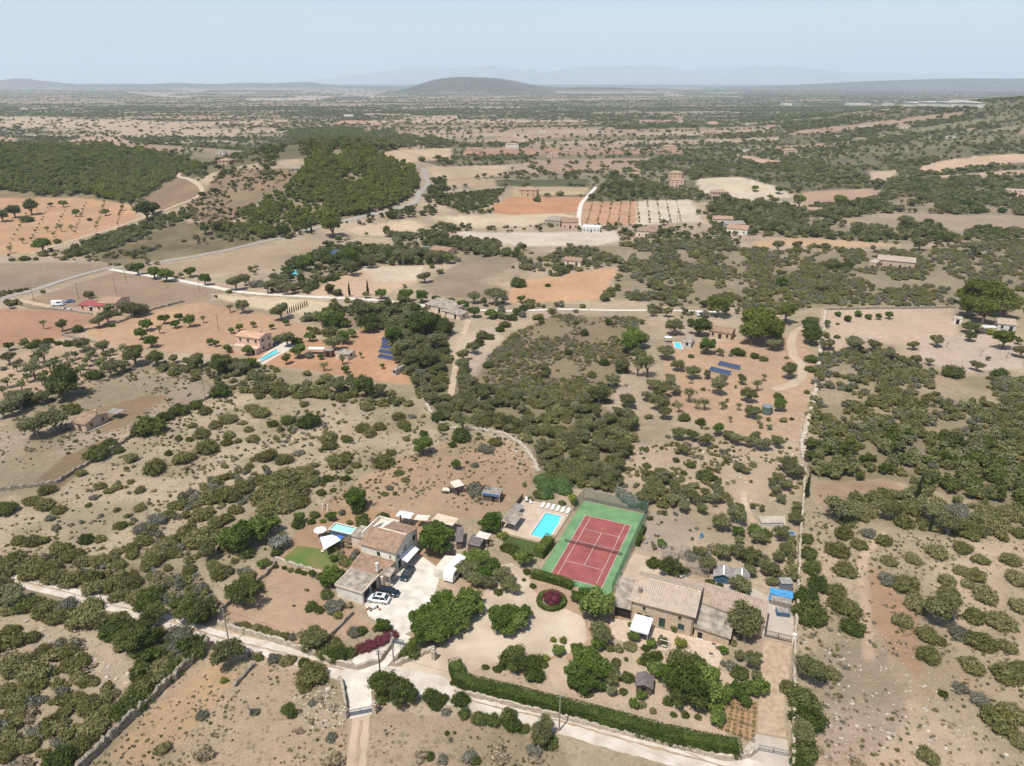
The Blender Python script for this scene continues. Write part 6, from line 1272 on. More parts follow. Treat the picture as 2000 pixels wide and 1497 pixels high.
for i in range(9):
    q = P(112+i*10.5+rr.uniform(-2, 2), 605+rr.uniform(-2, 2)); r_ = empty('junk_pile', q, rr.uniform(0, 3), 'heap of pale junk, %s from the left in the roadside yard' % ['first', 'second', 'third', 'fourth', 'fifth', 'sixth', 'seventh', 'eighth', 'ninth'][i], 'junk', 'junk heaps in the roadside yard')
    for k in range(4): x, y, s_ = rr.uniform(-1.2, 1.2), rr.uniform(-1, 1), rr.uniform(.25, .6); MB().box(x-s_, x+s_, y-s_*.7, y+s_*.7, 0, s_*1.5).build('item', M[rr.choice(['sail', 'alu', 'bluegrey', 'greywall', 'rust', 'sail'])], r_)
# industrial sheds far right
for i, (px, py, w_) in enumerate(((1680, 207, 40), (1800, 210, 22), (1835, 209, 30), (1870, 210, 26), (1895, 208, 20), (1740, 207, 12), (1540, 207, 14), (1915, 211, 16))):
    p = P(px, py); wm_ = w_/PPM(p.y, p.z); o = MB().box(-wm_/2, wm_/2, 0, 60, 0, 9).box(-wm_/2-1, wm_/2+1, -1, 61, 9, 10).build('warehouse', M['white'], None); o.location = p
    tag(o, '%s white warehouse roof in the distant industrial estate, number %s from the left' % ('long' if w_ > 24 else 'short', ['three', 'four', 'five', 'six', 'seven', 'two', 'one', 'eight'][i]), 'warehouse', 'warehouses on the far right of the plain')
# ------------------------------------------------------------ vegetation prototypes (unit size: crown radius 1)
def rnd_unit(rg, n):
    v = rg.normal(size=(n, 3)); return v/np.linalg.norm(v, axis=1)[:, None]
_ico = {}
def icov(sub):
    if sub not in _ico:
        bm = bmesh.new(); bmesh.ops.create_icosphere(bm, subdivisions=sub, radius=1); _ico[sub] = (np.array([v.co[:] for v in bm.verts]), [tuple(v.index for v in f.verts) for f in bm.faces]); bm.free()
    return _ico[sub]
def foliage_mesh(name, seed, lumps, n, leaf, mt, stems=None, bark=None, core=1, up=.25, elong=1.7, core_k=.70):
    """lumps: (x,y,z,rx,rz). Leaf clumps are small bent quads spread through the shell of every lump"""
    rg = np.random.default_rng(seed); vs = []; fs = []; mi = []; b = 0
    vol = np.array([l[3]**2 for l in lumps]); pr = vol/vol.sum(); cnt = rg.multinomial(n, pr)
    for (x, y, z, rx, rz), k in zip(lumps, cnt):
        d = rnd_unit(rg, k); d[:, 2] = np.where(d[:, 2] < -.45, -d[:, 2], d[:, 2]); rad = 1-np.abs(rg.normal(0, .20, k)); rad += (rg.random(k) < .26)*rg.random(k)*.42
        c = np.array([x, y, z])+d*np.array([rx, rx, rz])*rad[:, None]
        nr = d+rg.normal(0, .75, (k, 3))+np.array([0, 0, up]); nr /= np.linalg.norm(nr, axis=1)[:, None]
        t = np.cross(nr, rnd_unit(rg, k)); t /= np.linalg.norm(t, axis=1)[:, None]+1e-9; u = np.cross(nr, t)
        s = leaf*(.45+1.15*rg.random(k)**1.5); a_ = t*(s*elong/1.7)[:, None]; c_ = u*s[:, None]*.75; bend = nr*(s*.35)[:, None]
        q = np.stack([c-a_-bend, c+c_, c+a_-bend, c-c_], 1).reshape(-1, 3)
        q[:, 2] = np.maximum(q[:, 2], -.02); vs.append(q); fs += [tuple(range(b+4*i, b+4*i+4)) for i in range(k)]; mi += [0]*k; b += 4*k
    if core:
        iv, if_ = icov(core)
        for (x, y, z, rx, rz) in lumps:
            jit = 1+rg.normal(0, .07, len(iv)); q = iv*jit[:, None]*np.array([rx, rx, rz])*core_k+np.array([x, y, z]); q[:, 2] = np.maximum(q[:, 2], 0)
            vs.append(q); fs += [tuple(b+i for i in f) for f in if_]; mi += [0]*len(if_); b += len(iv)
    if stems:
        m = MB()
        for a_, c_, r0, r1 in stems: m.rod(a_, c_, r0, r1, n=6)
        vs.append(np.array(m.v)); fs += [tuple(b+i for i in f) for f in m.f]; mi += [1]*len(m.f); b += len(m.v)
    me = bpy.data.meshes.new(name); me.from_pydata(np.concatenate(vs).tolist(), [], fs); me.materials.append(mt)
    if stems: me.materials.append(bark)
    me.polygons.foreach_set('material_index', mi); me.update(); return me
def lumps_bush(rg, n, flat=1.0, spread=.5, lo=.38, hi=.62):
    if n > 8: lo, hi, spread = .24, .46, .66
    L_ = [(0, 0, .42*flat, .66, .56*flat)]
    for k in range(n):
        a_ = 2*math.pi*(k+rg.random())/n; r_ = rg.uniform(lo, hi); d = min(spread*rg.uniform(.8, 1.25), 1-r_*.8)
        L_.append((d*math.cos(a_), d*math.sin(a_), (.9-d)*rg.uniform(0, .9)*flat+r_*rg.uniform(.5, .9)*flat, r_, r_*rg.uniform(.75, 1.0)*flat))
    return L_
def lumps_crown(rg, n, zc, rz, spread=.55, lo=.34, hi=.5):
    if n > 14: lo, hi, spread = .20, .38, .72
    L_ = [(0, 0, zc, .62, rz*.75)]
    for k in range(n):
        a_ = 2*math.pi*(k*.618+rg.random()*.3); r_ = rg.uniform(lo, hi); d = spread*rg.uniform(.5, 1.1); zz = zc+rz*rg.uniform(-.45, .65)*(1-.5*d)
        L_.append((d*math.cos(a_), d*math.sin(a_), zz, r_, r_*.85))
    return L_
class RG:
    def __init__(s, k): s.r = random.Random(k)
    def random(s): return s.r.random()
    def uniform(s, a, b): return s.r.uniform(a, b)
PROTO = {}     # key -> list of (kindtype, meshes)
def shrub_proto(key, mt, nv, n, leaf, flat=1.0, seed=0, lm=5):
    for k in range(nv):
        PROTO.setdefault(key, []).append(foliage_mesh(key+'_foliage', seed+k, lumps_bush(RG(seed+k), lm+k % 3, flat), n, leaf, mt))
shrub_proto('s', LM['s'], 4, 1600, .068, .95, 10, 12); shrub_proto('d', LM['d'], 3, 1600, .068, 1.05, 30, 12); shrub_proto('g', LM['g'], 2, 1300, .062, .85, 50, 10)
shrub_proto('y', LM['y'], 2, 800, .085, 1.0, 60, 5); shrub_proto('f', LM['f'], 1, 1200, .07, 1.0, 70, 7); shrub_proto('r', LM['r'], 2, 1000, .075, 1.05, 75, 7)
shrub_proto('S', LM['s'], 5, 300, .135, .95, 80, 6); shrub_proto('D', LM['d'], 3, 300, .135, 1.05, 90, 6); shrub_proto('G', LM['g'], 2, 260, .13, .85, 95, 5)
shrub_proto('v', LM['v'], 1, 150, .14, .7, 97, 3)
TREE = {}      # key -> list of (trunk mesh, crown mesh)
def tree_proto(key, mt, nv, n, leaf, zc, rz, seed, th=None, bark='bark', nl=9, spread=.55, forked=True, sparse=False):
    for k in range(nv):
        rg = RG(seed+k); lp = lumps_crown(rg, nl, zc, rz, spread)
        crown = foliage_mesh(key+'_crown', seed+k, lp, n, leaf, mt, core=0 if sparse else 1, core_k=.62)
        m = MB(); top = zc-rz*.35; m.rod((0, 0, -.1), (.03, .02, top*.55), .11, .085, n=7)
        for (x, y, z, rx, r_z) in lp[1:6]: m.rod((.03, .02, top*.5), (x*.8, y*.8, z-r_z*.3), .06, .02, n=5)
        me = bpy.data.meshes.new(key+'_trunk'); me.from_pydata(m.v, [], m.f); me.materials.append(M[bark])
        TREE.setdefault(key, []).append((me, crown))
tree_proto('o', LM['o'], 4, 3000, .056, 1.0, .72, 100, bark='barkgrey', nl=17); tree_proto('b', LM['b'], 4, 2800, .074, 1.0, .78, 120, nl=20)
tree_proto('p', LM['p'], 3, 2500, .062, 1.15, .85, 140, nl=20); tree_proto('a', LM['a'], 3, 620, .07, 1.25, .6, 160, nl=8, sparse=True)
tree_proto('t', LM['d'], 3, 3200, .055, .95, .78, 180, nl=19)
# low detail trees for the distance (single mesh)
def low_tree(key, mt, nv, n, leaf, zc, rz, seed, nl=4):
    for k in range(nv):
        rg = RG(seed+k); lp = lumps_crown(rg, nl, zc, rz)
        PROTO.setdefault(key, []).append(foliage_mesh(key+'_tree', seed+k, lp, n, leaf, mt, stems=[((0, 0, -.1), (0, 0, zc), .1, .06)], bark=M['bark']))
low_tree('O', LM['o'], 4, 230, .15, .85, .7, 200, 6); low_tree('P', LM['p'], 4, 240, .15, 1.0, .85, 210, 7); low_tree('A', LM['a'], 2, 90, .17, 1.1, .6, 220); low_tree('T', LM['d'], 3, 230, .15, .85, .8, 230, 6)
def cyp_mesh():
    L_ = [(0, 0, .25+.17*k, .16*(1-(k/11.0)**2)+.03, .22) for k in range(11)]; return foliage_mesh('cypress_foliage', 5, L_, 700, .06, LM['k'], stems=[((0, 0, -.1), (0, 0, .4), .05, .04)], bark=M['bark'])
CYP = cyp_mesh()

# ---- landmarks used to say where a plant stands
LMK = [('the tennis court', CF.w(5, 12)[:2]), ('the turquoise pool', CF.w(-7, 16)[:2]), ('the stone farmhouse', FF.w(6, 4)[:2]), ('the white house', TF.w(3, 15)[:2]), ('the garage', TF.w(3, 3)[:2]),
 ('the lower gate', P(705, 1397).to_2d()[:]), ('the stone hut', P(175, 830).to_2d()[:]), ('the terracotta house', P(490, 680).to_2d()[:]), ('the blue-fronted shed', P(962, 980).to_2d()[:]), ('the dark garden shed', P(1258, 1335).to_2d()[:]),
 ('the blue tarpaulin', P(1525, 1170).to_2d()[:]), ('the twin-gabled shed', P(1410, 1125).to_2d()[:]), ('the stone cottage', P(1405, 650).to_2d()[:]), ('the round green tank', P(1497, 808).to_2d()[:]), ('the solar panel rows', P(1410, 722).to_2d()[:]),
 ('the raised pool', P(668, 1045).to_2d()[:]), ('the caravan', P(885, 1100).to_2d()[:]), ('the forked pole', P(312, 1165).to_2d()[:]), ('the slender pole', P(402, 786).to_2d()[:]), ('the wide-armed pole', P(824, 780).to_2d()[:]),
 ('the roadside house', P(190, 600).to_2d()[:]), ('the ruined farmhouse', P(1745, 525).to_2d()[:]), ('the giant pines', P(1920, 610).to_2d()[:]), ('the iron lattice gate', P(1520, 1250).to_2d()[:]), ('the bottom right corner', P(1980, 1480).to_2d()[:]),
 ('the bottom left corner', P(20, 1480).to_2d()[:]), ('the right picture edge', P(1990, 800).to_2d()[:]), ('the flat-roofed house', P(860, 608).to_2d()[:]), ('the worn path', P(1685, 1130).to_2d()[:]), ('the tall bottom pole', P(1092, 1428).to_2d()[:]),
 ('the rubble wall bend', P(1045, 905).to_2d()[:]), ('the field shelter', P(893, 955).to_2d()[:]), ('the gravel drive gate', P(779, 1262).to_2d()[:]), ('the sapling orchard', P(1700, 635).to_2d()[:]), ('the farmhouse lane', P(1510, 1350).to_2d()[:])]
TONE = {'s': ('olive green', 'shrub'), 'd': ('dark green', 'shrub'), 'g': ('grey', 'shrub'), 'y': ('yellow-green', 'shrub'), 'f': ('crimson flowering', 'shrub'), 'r': ('white flowering', 'shrub'), 'v': ('dry brown', 'bush'),
        'o': ('grey-green olive', 'tree'), 'b': ('bright green leafy', 'tree'), 'p': ('yellowish green pine', 'tree'), 'a': ('thin crowned almond', 'tree'), 't': ('dense dark green', 'tree'), 'k': ('narrow dark', 'cypress')}
USED = {}
def where(x, y):
    best = min(LMK, key=lambda l: math.hypot(x-l[1][0], y-l[1][1])); dx, dy = x-best[1][0], y-best[1][1]; d = math.hypot(dx, dy)
    a_ = math.degrees(math.atan2(dy, dx)) % 360; nm = ['right of', 'behind-right of', 'behind', 'behind-left of', 'left of', 'front-left of', 'in front of', 'front-right of'][int((a_+22.5)//45) % 8]
    return d, nm, best[0]
def vlabel(k, r, x, y):
    tone, kn = TONE[k]; sz = 'tiny' if r < .6 else 'small' if r < 1.1 else 'medium' if r < 1.8 else 'large' if r < 2.8 else 'huge'
    d, nm, lm = where(x, y); dd = 'close' if d < 3 else '%d metres' % round(d)
    s_ = '%s %s %s %s %s %s' % (sz, tone, kn, dd, nm, lm); n = USED.get(s_, 0); USED[s_] = n+1
    if n:
        s_ = '%s, %s' % (s_, ['rounder one', 'lower one', 'wider one', 'fuller one', 'paler one', 'darker one'][min(n-1, 5)])
    return s_
NAMES = {'s': 'lentisk_shrub', 'd': 'evergreen_shrub', 'g': 'grey_shrub', 'y': 'yellow_shrub', 'f': 'bougainvillea', 'r': 'oleander', 'o': 'olive_tree', 'b': 'broadleaf_tree', 'p': 'pine_tree', 'a': 'almond_tree', 't': 'carob_tree', 'v': 'dry_bush'}
HAND = []
VR = random.Random(21)
def plant(k, x, y, r, hz=1.0, z=None):
    z = float(HT(x, y)) if z is None else z; rz = VR.uniform(0, 6.28); sx = r*VR.uniform(.85, 1.15); sy = r*VR.uniform(.85, 1.15); sz = r*hz*VR.uniform(.9, 1.1)
    if k in TREE:
        tr, cr = VR.choice(TREE[k]); r_ = empty(NAMES[k], (x, y, z), rz, vlabel(k, r, x, y), 'tree', 'scattered %s trees' % TONE[k][0].split()[-1]); r_.scale = (sx, sy, sz)
        for nm, me in (('trunk', tr), ('crown', cr)): o = bpy.data.objects.new(nm, me); COL.objects.link(o); o.parent = r_
        return r_
    me = VR.choice(PROTO[k]); o = bpy.data.objects.new(NAMES[k], me); COL.objects.link(o); o.location = (x, y, z); o.rotation_euler = (0, 0, rz); o.scale = (sx, sy, sz)
    tag(o, vlabel(k, r, x, y), 'shrub', 'scattered %s shrubs' % TONE[k][0]); return o
def hand(ox, oy, sc, items, default='s', skip_yard=False):
    for it in items:
        cx, cy, cr = it[:3]; k = it[3] if len(it) > 3 else default; px, py, pr = ox+cx/sc, oy+cy/sc, cr/sc
        p0 = P(px, py+pr*.5); S_ = PPM(p0.y, p0.z); r = pr/S_*1.04
        tree = k in TREE
        # crown centre in the picture -> base on the ground
        hc = {'a': 1.3, 'o': 1.0, 'b': 1.0, 'p': 1.1, 't': .95}.get(k, .52)*r
        ca = math.cos(math.atan2(CH, p0.y)); base_py = py+hc*S_*ca
        q = P(px, base_py); HAND.append((q.x, q.y, r)); plant(k, q.x, q.y, r)
hand(1500, 900, 2.507, [(345,235,75,'o'),(480,235,50),(590,240,55,'o'),(380,285,50),(660,290,55),(365,345,50),(490,350,35,'g'),(565,385,42),(340,430,60),(445,405,40),(375,530,55),(590,488,38),(708,475,38),(825,440,50),(950,420,45),(1040,478,40),(1185,480,45),(590,575,45,'g'),(670,600,65),(870,578,45),(940,535,38),(1010,555,50),(975,600,30),(1055,650,60),(1220,570,55),(1225,705,50),(720,690,60),(830,720,95,'o'),(890,650,60),(655,775,55),(935,835,55,'g'),(1010,755,55),(1125,770,70),(1040,880,65),(1170,905,45),(780,850,50),(845,885,30),(780,945,58),(995,1000,52),(1160,1040,65),(1230,1010,50),(940,1110,40,'g'),(1030,1165,50,'g'),(1120,1260,85),(1200,1230,60),(1240,1370,50),(855,1140,22,'d'),(380,1010,18,'g'),(300,1035,48),(195,1030,75,'o'),(400,720,60),(350,700,55),(410,810,60,'d'),(200,740,75,'d'),(185,380,35,'d'),(195,450,45,'d'),(210,520,50,'d'),(240,600,60,'d'),(330,630,55),(180,660,55,'d'),(215,765,60,'d'),(100,1110,45),(170,1170,80,'d'),(190,1260,80,'d'),(160,1330,70,'o'),(180,1420,70,'d'),(150,1480,50,'d'),(780,1440,60),(430,1485,40,'v'),(880,310,60,'o'),(1000,330,60),(1100,310,70),(940,240,60,'g'),(1060,250,60),(800,250,60,'o'),(1180,250,60),(700,230,50),(1230,350,40)])
hand(0, 750, 3.992, [(300,330,100,'o'),(430,270,110,'o'),(560,190,70),(1170,320,120,'d'),(1080,370,60,'d'),(1290,250,60,'d'),(1400,200,70,'d'),(1530,160,60,'d'),(760,530,95,'d'),(860,460,60,'d'),(930,515,40,'d'),(635,685,50),(1025,570,60),(985,655,22),(1210,640,90),(1395,420,32,'d'),(1480,430,30,'d'),(1570,380,70),(1500,320,35),(1315,540,32,'d'),(1440,560,85),(1620,480,90),(1770,450,45),(1790,390,45),(1855,440,32),(1780,260,70),(1680,310,60),(1600,205,55),(1720,40,70,'d'),(785,790,45),(850,830,35),(915,800,40),(1020,760,28),(1090,820,45),(730,880,35,'g'),(1090,960,45),(1345,945,45),(1430,910,45),(1450,1000,30),(395,1040,40,'g'),(440,1115,40,'g'),(940,1100,45),(680,1205,60,'d'),(60,960,90,'d'),(350,930,80),(460,980,50),(250,900,60),(370,820,60),(260,1220,60),(340,1215,45),(150,1210,55),(480,1280,90),(560,1330,80),(640,1370,60),(905,1310,45),(790,1370,70),(1230,1040,80,'g'),(1110,1120,70,'g'),(1650,870,90),(1790,850,100),(1900,790,90),(1590,1000,80),(1690,1070,70),(1770,1040,60),(1860,980,45),(1450,1150,90),(1570,1190,110),(1620,1290,80,'o'),(1300,1240,90),(1230,1310,90),(1150,1220,50),(1030,1270,60),(1030,1330,50),(1200,1370,80),(1340,1310,70),(1870,1190,130,'b'),(1960,1130,80,'b'),(1930,1320,55,'d'),(1480,1430,45,'g'),(1730,1450,75,'g'),(1830,1385,25,'g'),(1310,1430,40),(1890,1460,40,'g'),(100,1370,100),(250,1410,110),(380,1430,90),(1960,180,50),(1900,300,30),(1940,350,40),(1970,420,50),(170,110,90,'o'),(100,170,80,'o'),(30,210,60,'o'),(500,30,110,'t'),(340,100,60,'o')])
hand(500, 700, 3.333, [(155,215,60),(25,240,35),(280,235,40),(315,295,32),(540,240,30),(725,310,48),(440,220,60),(530,170,60,'o'),(630,160,45,'o'),(715,180,75,'t'),(810,200,50,'o'),(30,345,60),(110,425,35,'d'),(160,460,25,'d'),(225,465,22,'d'),(215,400,45,'d'),(350,405,75,'d'),(470,510,60),(485,560,50),(590,520,40),(700,450,50),(740,480,50),(805,440,42),(925,370,45),(960,420,50),(1020,375,25,'g'),(985,455,30,'d'),(1190,380,50,'d'),(1220,440,40),(980,520,28),(1085,560,70,'b'),(1090,490,35,'d'),(1340,500,65,'d'),(1280,560,30,'d'),(1345,410,55,'a'),(1455,440,30),(1500,580,50,'g'),(1560,540,45),(1440,520,20),(70,625,65),(185,650,55),(280,610,35,'g'),(540,660,75),(590,630,45),(650,690,35),(380,690,28),(605,730,28),(825,660,75),(880,610,35),(930,740,30),(975,785,30),(470,780,35,'d'),(515,770,25),(585,780,30,'d'),(435,815,22),(425,870,35,'d'),(500,858,20,'d'),(645,920,70,'b'),(1305,690,35,'b'),(1425,690,28,'g'),(1375,675,15,'g'),(1450,850,75,'g'),(870,840,25,'g'),(905,880,17,'d'),(835,880,25),(200,760,90),(300,740,80),(350,790,70),(120,820,100),(60,880,100),(170,900,90),(260,860,80),(30,780,60),(280,930,60),(100,960,80),(200,960,60)])
hand(0, 1100, 3.771, [(30,180,80,'o'),(110,230,90,'o'),(200,300,90,'d'),(90,330,70),(330,330,100),(420,390,80),(480,300,70,'g'),(630,390,110),(680,300,80),(700,440,60),(850,480,100,'d'),(880,390,70),(1000,560,120,'t'),(1060,470,110,'t'),(1120,540,90,'t'),(1030,640,70,'d'),(1150,360,90,'t'),(1090,280,90,'d'),(250,50,90),(400,90,90),(530,110,90),(680,100,90),(700,170,80),(850,150,90),(880,230,70),(970,130,80),(1000,250,70),(1110,230,80,'d'),(1400,330,110,'t'),(1500,380,80,'d'),(1320,290,70,'d'),(60,40,80),(1310,520,90,'g'),(1450,590,80,'d'),(1300,640,90,'g'),(1210,720,90),(1150,800,100),(1060,880,100),(990,960,90),(1300,750,70,'d'),(1100,690,60),(60,560,110),(240,540,60),(90,480,60),(310,640,70),(450,580,50,'g'),(510,650,80),(500,730,50),(620,710,60),(640,860,60),(700,870,40),(120,740,110),(260,800,110),(280,880,80),(90,720,100,'v'),(150,1000,90),(110,1100,80),(40,930,70),(560,1000,80),(660,1050,100),(780,990,70),(840,960,40),(410,1140,60),(470,1170,50),(700,1190,100),(680,1260,80),(580,1340,80),(450,1440,120,'d'),(520,1400,80,'d'),(50,1300,90),(60,1400,80),(230,1350,60),(260,1300,50),(300,1010,50,'g'),(1200,1360,60),(1490,1120,45,'g'),(1400,40,50),(1310,100,40,'g'),(1430,100,40,'g'),(1480,190,50,'g')])
hand(380, 1180, 4.721, [(310,450,150,'o'),(90,70,140,'t'),(1110,310,120,'o'),(1060,370,90,'d'),(1280,350,90),(1200,440,90,'d'),(1330,460,100,'d'),(1450,440,60,'d'),(740,490,70,'g'),(850,520,60),(905,500,45),(1010,540,60,'d'),(1090,640,130,'s'),(1010,720,80),(1020,780,50),(540,470,60,'v'),(590,490,45,'d'),(275,705,38,'y'),(860,960,60,'d'),(900,1010,50,'d'),(560,990,45,'g'),(60,1020,50,'g'),(100,1380,110,'v'),(1260,1220,60,'g'),(1300,1420,90,'v'),(1350,1440,60,'v'),(1760,740,140,'t'),(1890,800,120,'t'),(1730,860,80,'d'),(1880,900,90,'t'),(1700,690,80,'d'),(2000,830,90,'t'),(1065,40,45,'d'),(1150,50,45,'d'),(1320,105,42,'y'),(400,190,50,'g'),(480,200,55),(570,220,60),(660,250,60),(740,280,60),(820,290,50),(900,300,45,'g'),(1480,250,70,'g'),(1540,240,60,'d'),(1740,190,70,'b'),(1690,210,50),(1770,220,45),(960,990,30,'g'),(1150,880,40,'v'),(280,90,35,'v'),(1080,910,40,'g'),(1270,950,45,'v'),(970,1170,45,'v'),(1080,1070,40,'v')])
hand(780, 1180, 4.721, [(240,270,105,'b'),(180,230,90,'b'),(380,120,100,'b'),(480,20,110,'b'),(620,-60,95,'b'),(720,30,70,'b'),(560,180,90,'b'),(880,90,80,'b'),(1150,80,75,'b'),(1000,220,85,'b'),(1050,430,60,'b'),(1320,560,45,'d'),(900,600,40,'d'),(1350,500,40,'y'),(1640,420,70,'b'),(1600,740,60,'d'),(1840,760,60,'b'),(1750,830,40,'d'),(300,110,125,'b'),(430,210,120,'b'),(530,110,120,'b'),(600,30,120,'b'),(330,280,110,'b'),(230,200,100,'b'),(680,-40,90,'b'),(180,120,80,'b'),(410,-40,110,'b'),(930,170,105,'b'),(1100,150,105,'b'),(1020,80,90,'b'),(1040,500,120,'t'),(1130,560,90,'t'),(1230,530,90,'d'),(1240,640,90,'d'),(960,560,55,'d'),(795,580,33,'d'),(1420,330,32,'y'),(1510,340,42,'y'),(1470,430,55,'b'),(1700,550,130,'b'),(1620,640,120,'b'),(1700,740,105,'b'),(1830,600,120,'b'),(1760,460,90,'b'),(1940,700,70,'o'),(1960,600,60,'o'),(1860,270,110,'o'),(300,850,80,'d'),(400,870,60,'d'),(330,930,60,'d'),(560,880,80),(430,990,45,'g'),(600,1010,65),(740,1050,90,'d'),(860,1070,75),(1010,1030,90,'d'),(1040,1110,95,'d'),(1150,1150,50,'d'),(440,1190,25,'d'),(510,1185,18,'d'),(475,1250,25,'g'),(200,1390,75,'v'),(280,1400,50),(400,1430,55,'g'),(640,1400,75,'g'),(700,1440,50),(900,1360,90,'v'),(960,1440,60,'v'),(1330,1130,100,'o'),(1310,1230,110,'o'),(1380,1270,80,'d'),(1240,1340,80,'g'),(1260,1430,70,'v'),(490,725,30,'d'),(110,440,85),(50,480,60,'d'),(130,350,50,'y'),(1130,440,25,'y')], 'd')
hand(1120, 1080, 3.992, [(190,710,55,'b'),(330,850,45,'s'),(250,900,36,'v'),(470,650,48,'b'),(610,705,44,'b'),(690,690,40,'o'),(630,900,66,'b'),(1170,760,36,'b'),(1240,700,34,'s'),(1170,860,30,'g'),(390,1080,36,'d'),(470,1180,40,'b'),(620,1230,34,'s'),(870,1260,38,'d'),(1040,1180,60,'b'),(1170,1130,60,'b'),(1330,1150,50,'b'),(1420,950,46,'o'),(1230,880,50,'g'),(560,560,26,'s'),(440,560,22,'b'),(160,390,145,'b'),(110,320,80,'b'),(1320,520,140,'o'),(1330,600,105,'o'),(870,880,165,'t'),(880,1020,180,'t'),(1000,1000,150,'b'),(750,960,115,'b'),(950,1120,125,'t'),(820,1120,100,'t'),(600,840,80,'d'),(640,800,55,'d'),(560,740,38,'d'),(440,720,58),(350,740,50),(290,740,40),(525,850,35,'y'),(410,830,20,'d'),(420,970,58,'d'),(530,1110,45,'b'),(530,1180,38),(740,1160,42,'d'),(1290,800,50,'o'),(1390,830,75,'o'),(1290,930,75,'d'),(1440,1050,80,'b'),(1380,1060,60,'b'),(1200,1080,60,'b'),(1270,1080,70,'b'),(1100,1200,60,'b'),(1110,1290,65,'b'),(970,1280,28,'d'),(830,710,58,'y'),(780,590,32,'b'),(620,70,60,'d'),(750,115,95,'t'),(850,140,55,'d'),(1040,90,70,'o'),(1060,230,38,'d'),(1140,250,28,'d'),(1290,240,75,'o'),(1320,280,55),(200,620,100,'o'),(1130,740,22,'g'),(780,1260,30,'d'),(300,950,60,'o'),(300,1080,45,'o')])
hand(1180, 900, 4.536, [(405,510,28,'d'),(320,690,40,'y'),(505,730,42,'b'),(440,760,26),(1030,540,90,'o'),(1160,470,95,'o'),(1190,420,60,'o'),(1180,620,55,'b'),(1330,610,75,'b'),(1350,680,65,'o'),(1430,640,60,'d'),(1560,640,75,'o'),(1690,510,60,'o'),(1700,400,45),(760,830,50,'d'),(830,820,60,'o'),(900,930,70,'o'),(1040,800,85,'o'),(1180,800,75,'o'),(1280,850,85,'o'),(1390,880,70,'o'),(1450,950,85,'o'),(1190,700,50),(1600,780,65,'o'),(1540,850,55),(1660,830,50),(600,350,60,'o'),(680,330,60,'o'),(620,240,55),(720,260,60,'o'),(800,330,70,'o'),(700,400,65),(860,420,55,'o'),(890,280,50),(960,330,60,'o'),(1030,330,50),(370,250,45),(430,270,45),(860,140,42,'d'),(960,145,48,'d'),(770,40,38,'d'),(1000,80,32),(1190,50,50),(1250,80,40),(1540,150,60),(1600,200,65,'o'),(1560,330,50),(1480,200,50),(1310,400,32),(1395,420,32),(1520,260,50),(1620,60,60),(150,290,60,'r'),(200,330,65,'r'),(250,380,55,'r'),(340,390,50,'d'),(1700,440,40,'d'),(530,460,30)], 'o')
hand(860, 900, 4.536, [(950,720,60,'h') ,] if False else [(780,340,40),(880,290,60,'d'),(1170,330,45,'y'),(1080,370,35,'d'),(1190,370,38,'d'),(740,850,95,'b'),(640,780,60,'d'),(690,830,60,'d'),(450,530,90,'b'),(400,560,70,'b'),(500,500,60,'b'),(480,600,50,'b'),(350,850,90,'b'),(300,920,80,'o'),(390,1000,80,'b'),(400,1080,70,'o'),(540,1000,80,'o'),(290,860,85,'b'),(330,1040,80,'o'),(460,940,80,'b'),(580,1090,72,'o'),(450,1070,60,'o'),(240,1010,70,'o'),(620,1060,70,'o'),(640,1130,70,'o'),(510,1160,42,'d'),(200,960,80,'o'),(250,850,55,'o'),(550,660,50,'y'),(430,720,50,'v'),(580,770,50,'d'),(340,260,90,'g'),(330,320,50,'v'),(820,1110,30,'d'),(740,1055,20,'d'),(1210,1200,60,'b'),(770,980,42,'d'),(1600,1000,10,'d')])
hand(400, 960, 3.992, [(730,250,55,'d'),(740,200,45,'b'),(860,180,40,'d'),(980,190,42,'b'),(1180,60,85,'t'),(1230,250,58,'d'),(1390,190,50,'d'),(1200,210,30,'y'),(1130,240,28),(590,400,80,'r'),(560,470,50,'d'),(320,470,60),(430,290,105,'b'),(260,370,115,'b'),(330,330,90,'b'),(510,250,80,'b'),(150,430,50),(440,565,40,'b'),(550,585,25,'d'),(620,595,22,'d'),(670,610,28),(730,620,30,'d'),(770,635,25,'d'),(840,640,30,'b'),(1000,660,90,'b'),(960,690,70,'b'),(900,660,38),(1060,640,38,'d'),(955,800,50,'d'),(1010,880,80,'g'),(840,890,48,'d'),(890,925,36),(1040,965,38),(130,620,85),(320,790,125,'t'),(370,740,80,'d'),(340,650,52),(330,620,35,'r'),(1130,880,42,'v'),(1000,440,45,'y'),(1110,400,55,'v'),(1100,550,48),(1160,500,38,'g'),(1450,650,28,'d'),(1810,375,130,'b'),(1800,300,80,'b'),(1900,330,60,'b'),(1050,400,38,'b'),(1130,350,34,'v'),(1180,470,36,'g'),(1060,480,42,'v'),(1010,520,34,'b'),(1140,560,34,'b'),(1080,520,30,'s'),(1210,330,30,'v'),(1240,200,36,'b'),(1070,160,34,'g'),(920,230,26,'y'),(830,235,30,'d'),(600,330,40,'s'),(470,540,36,'s'),(510,560,26,'d'),(235,540,30),(800,770,16,'d'),(790,765,14),(695,890,12,'g'),(1200,130,60,'d'),(1010,170,20,'d'),(1360,215,30,'d')])
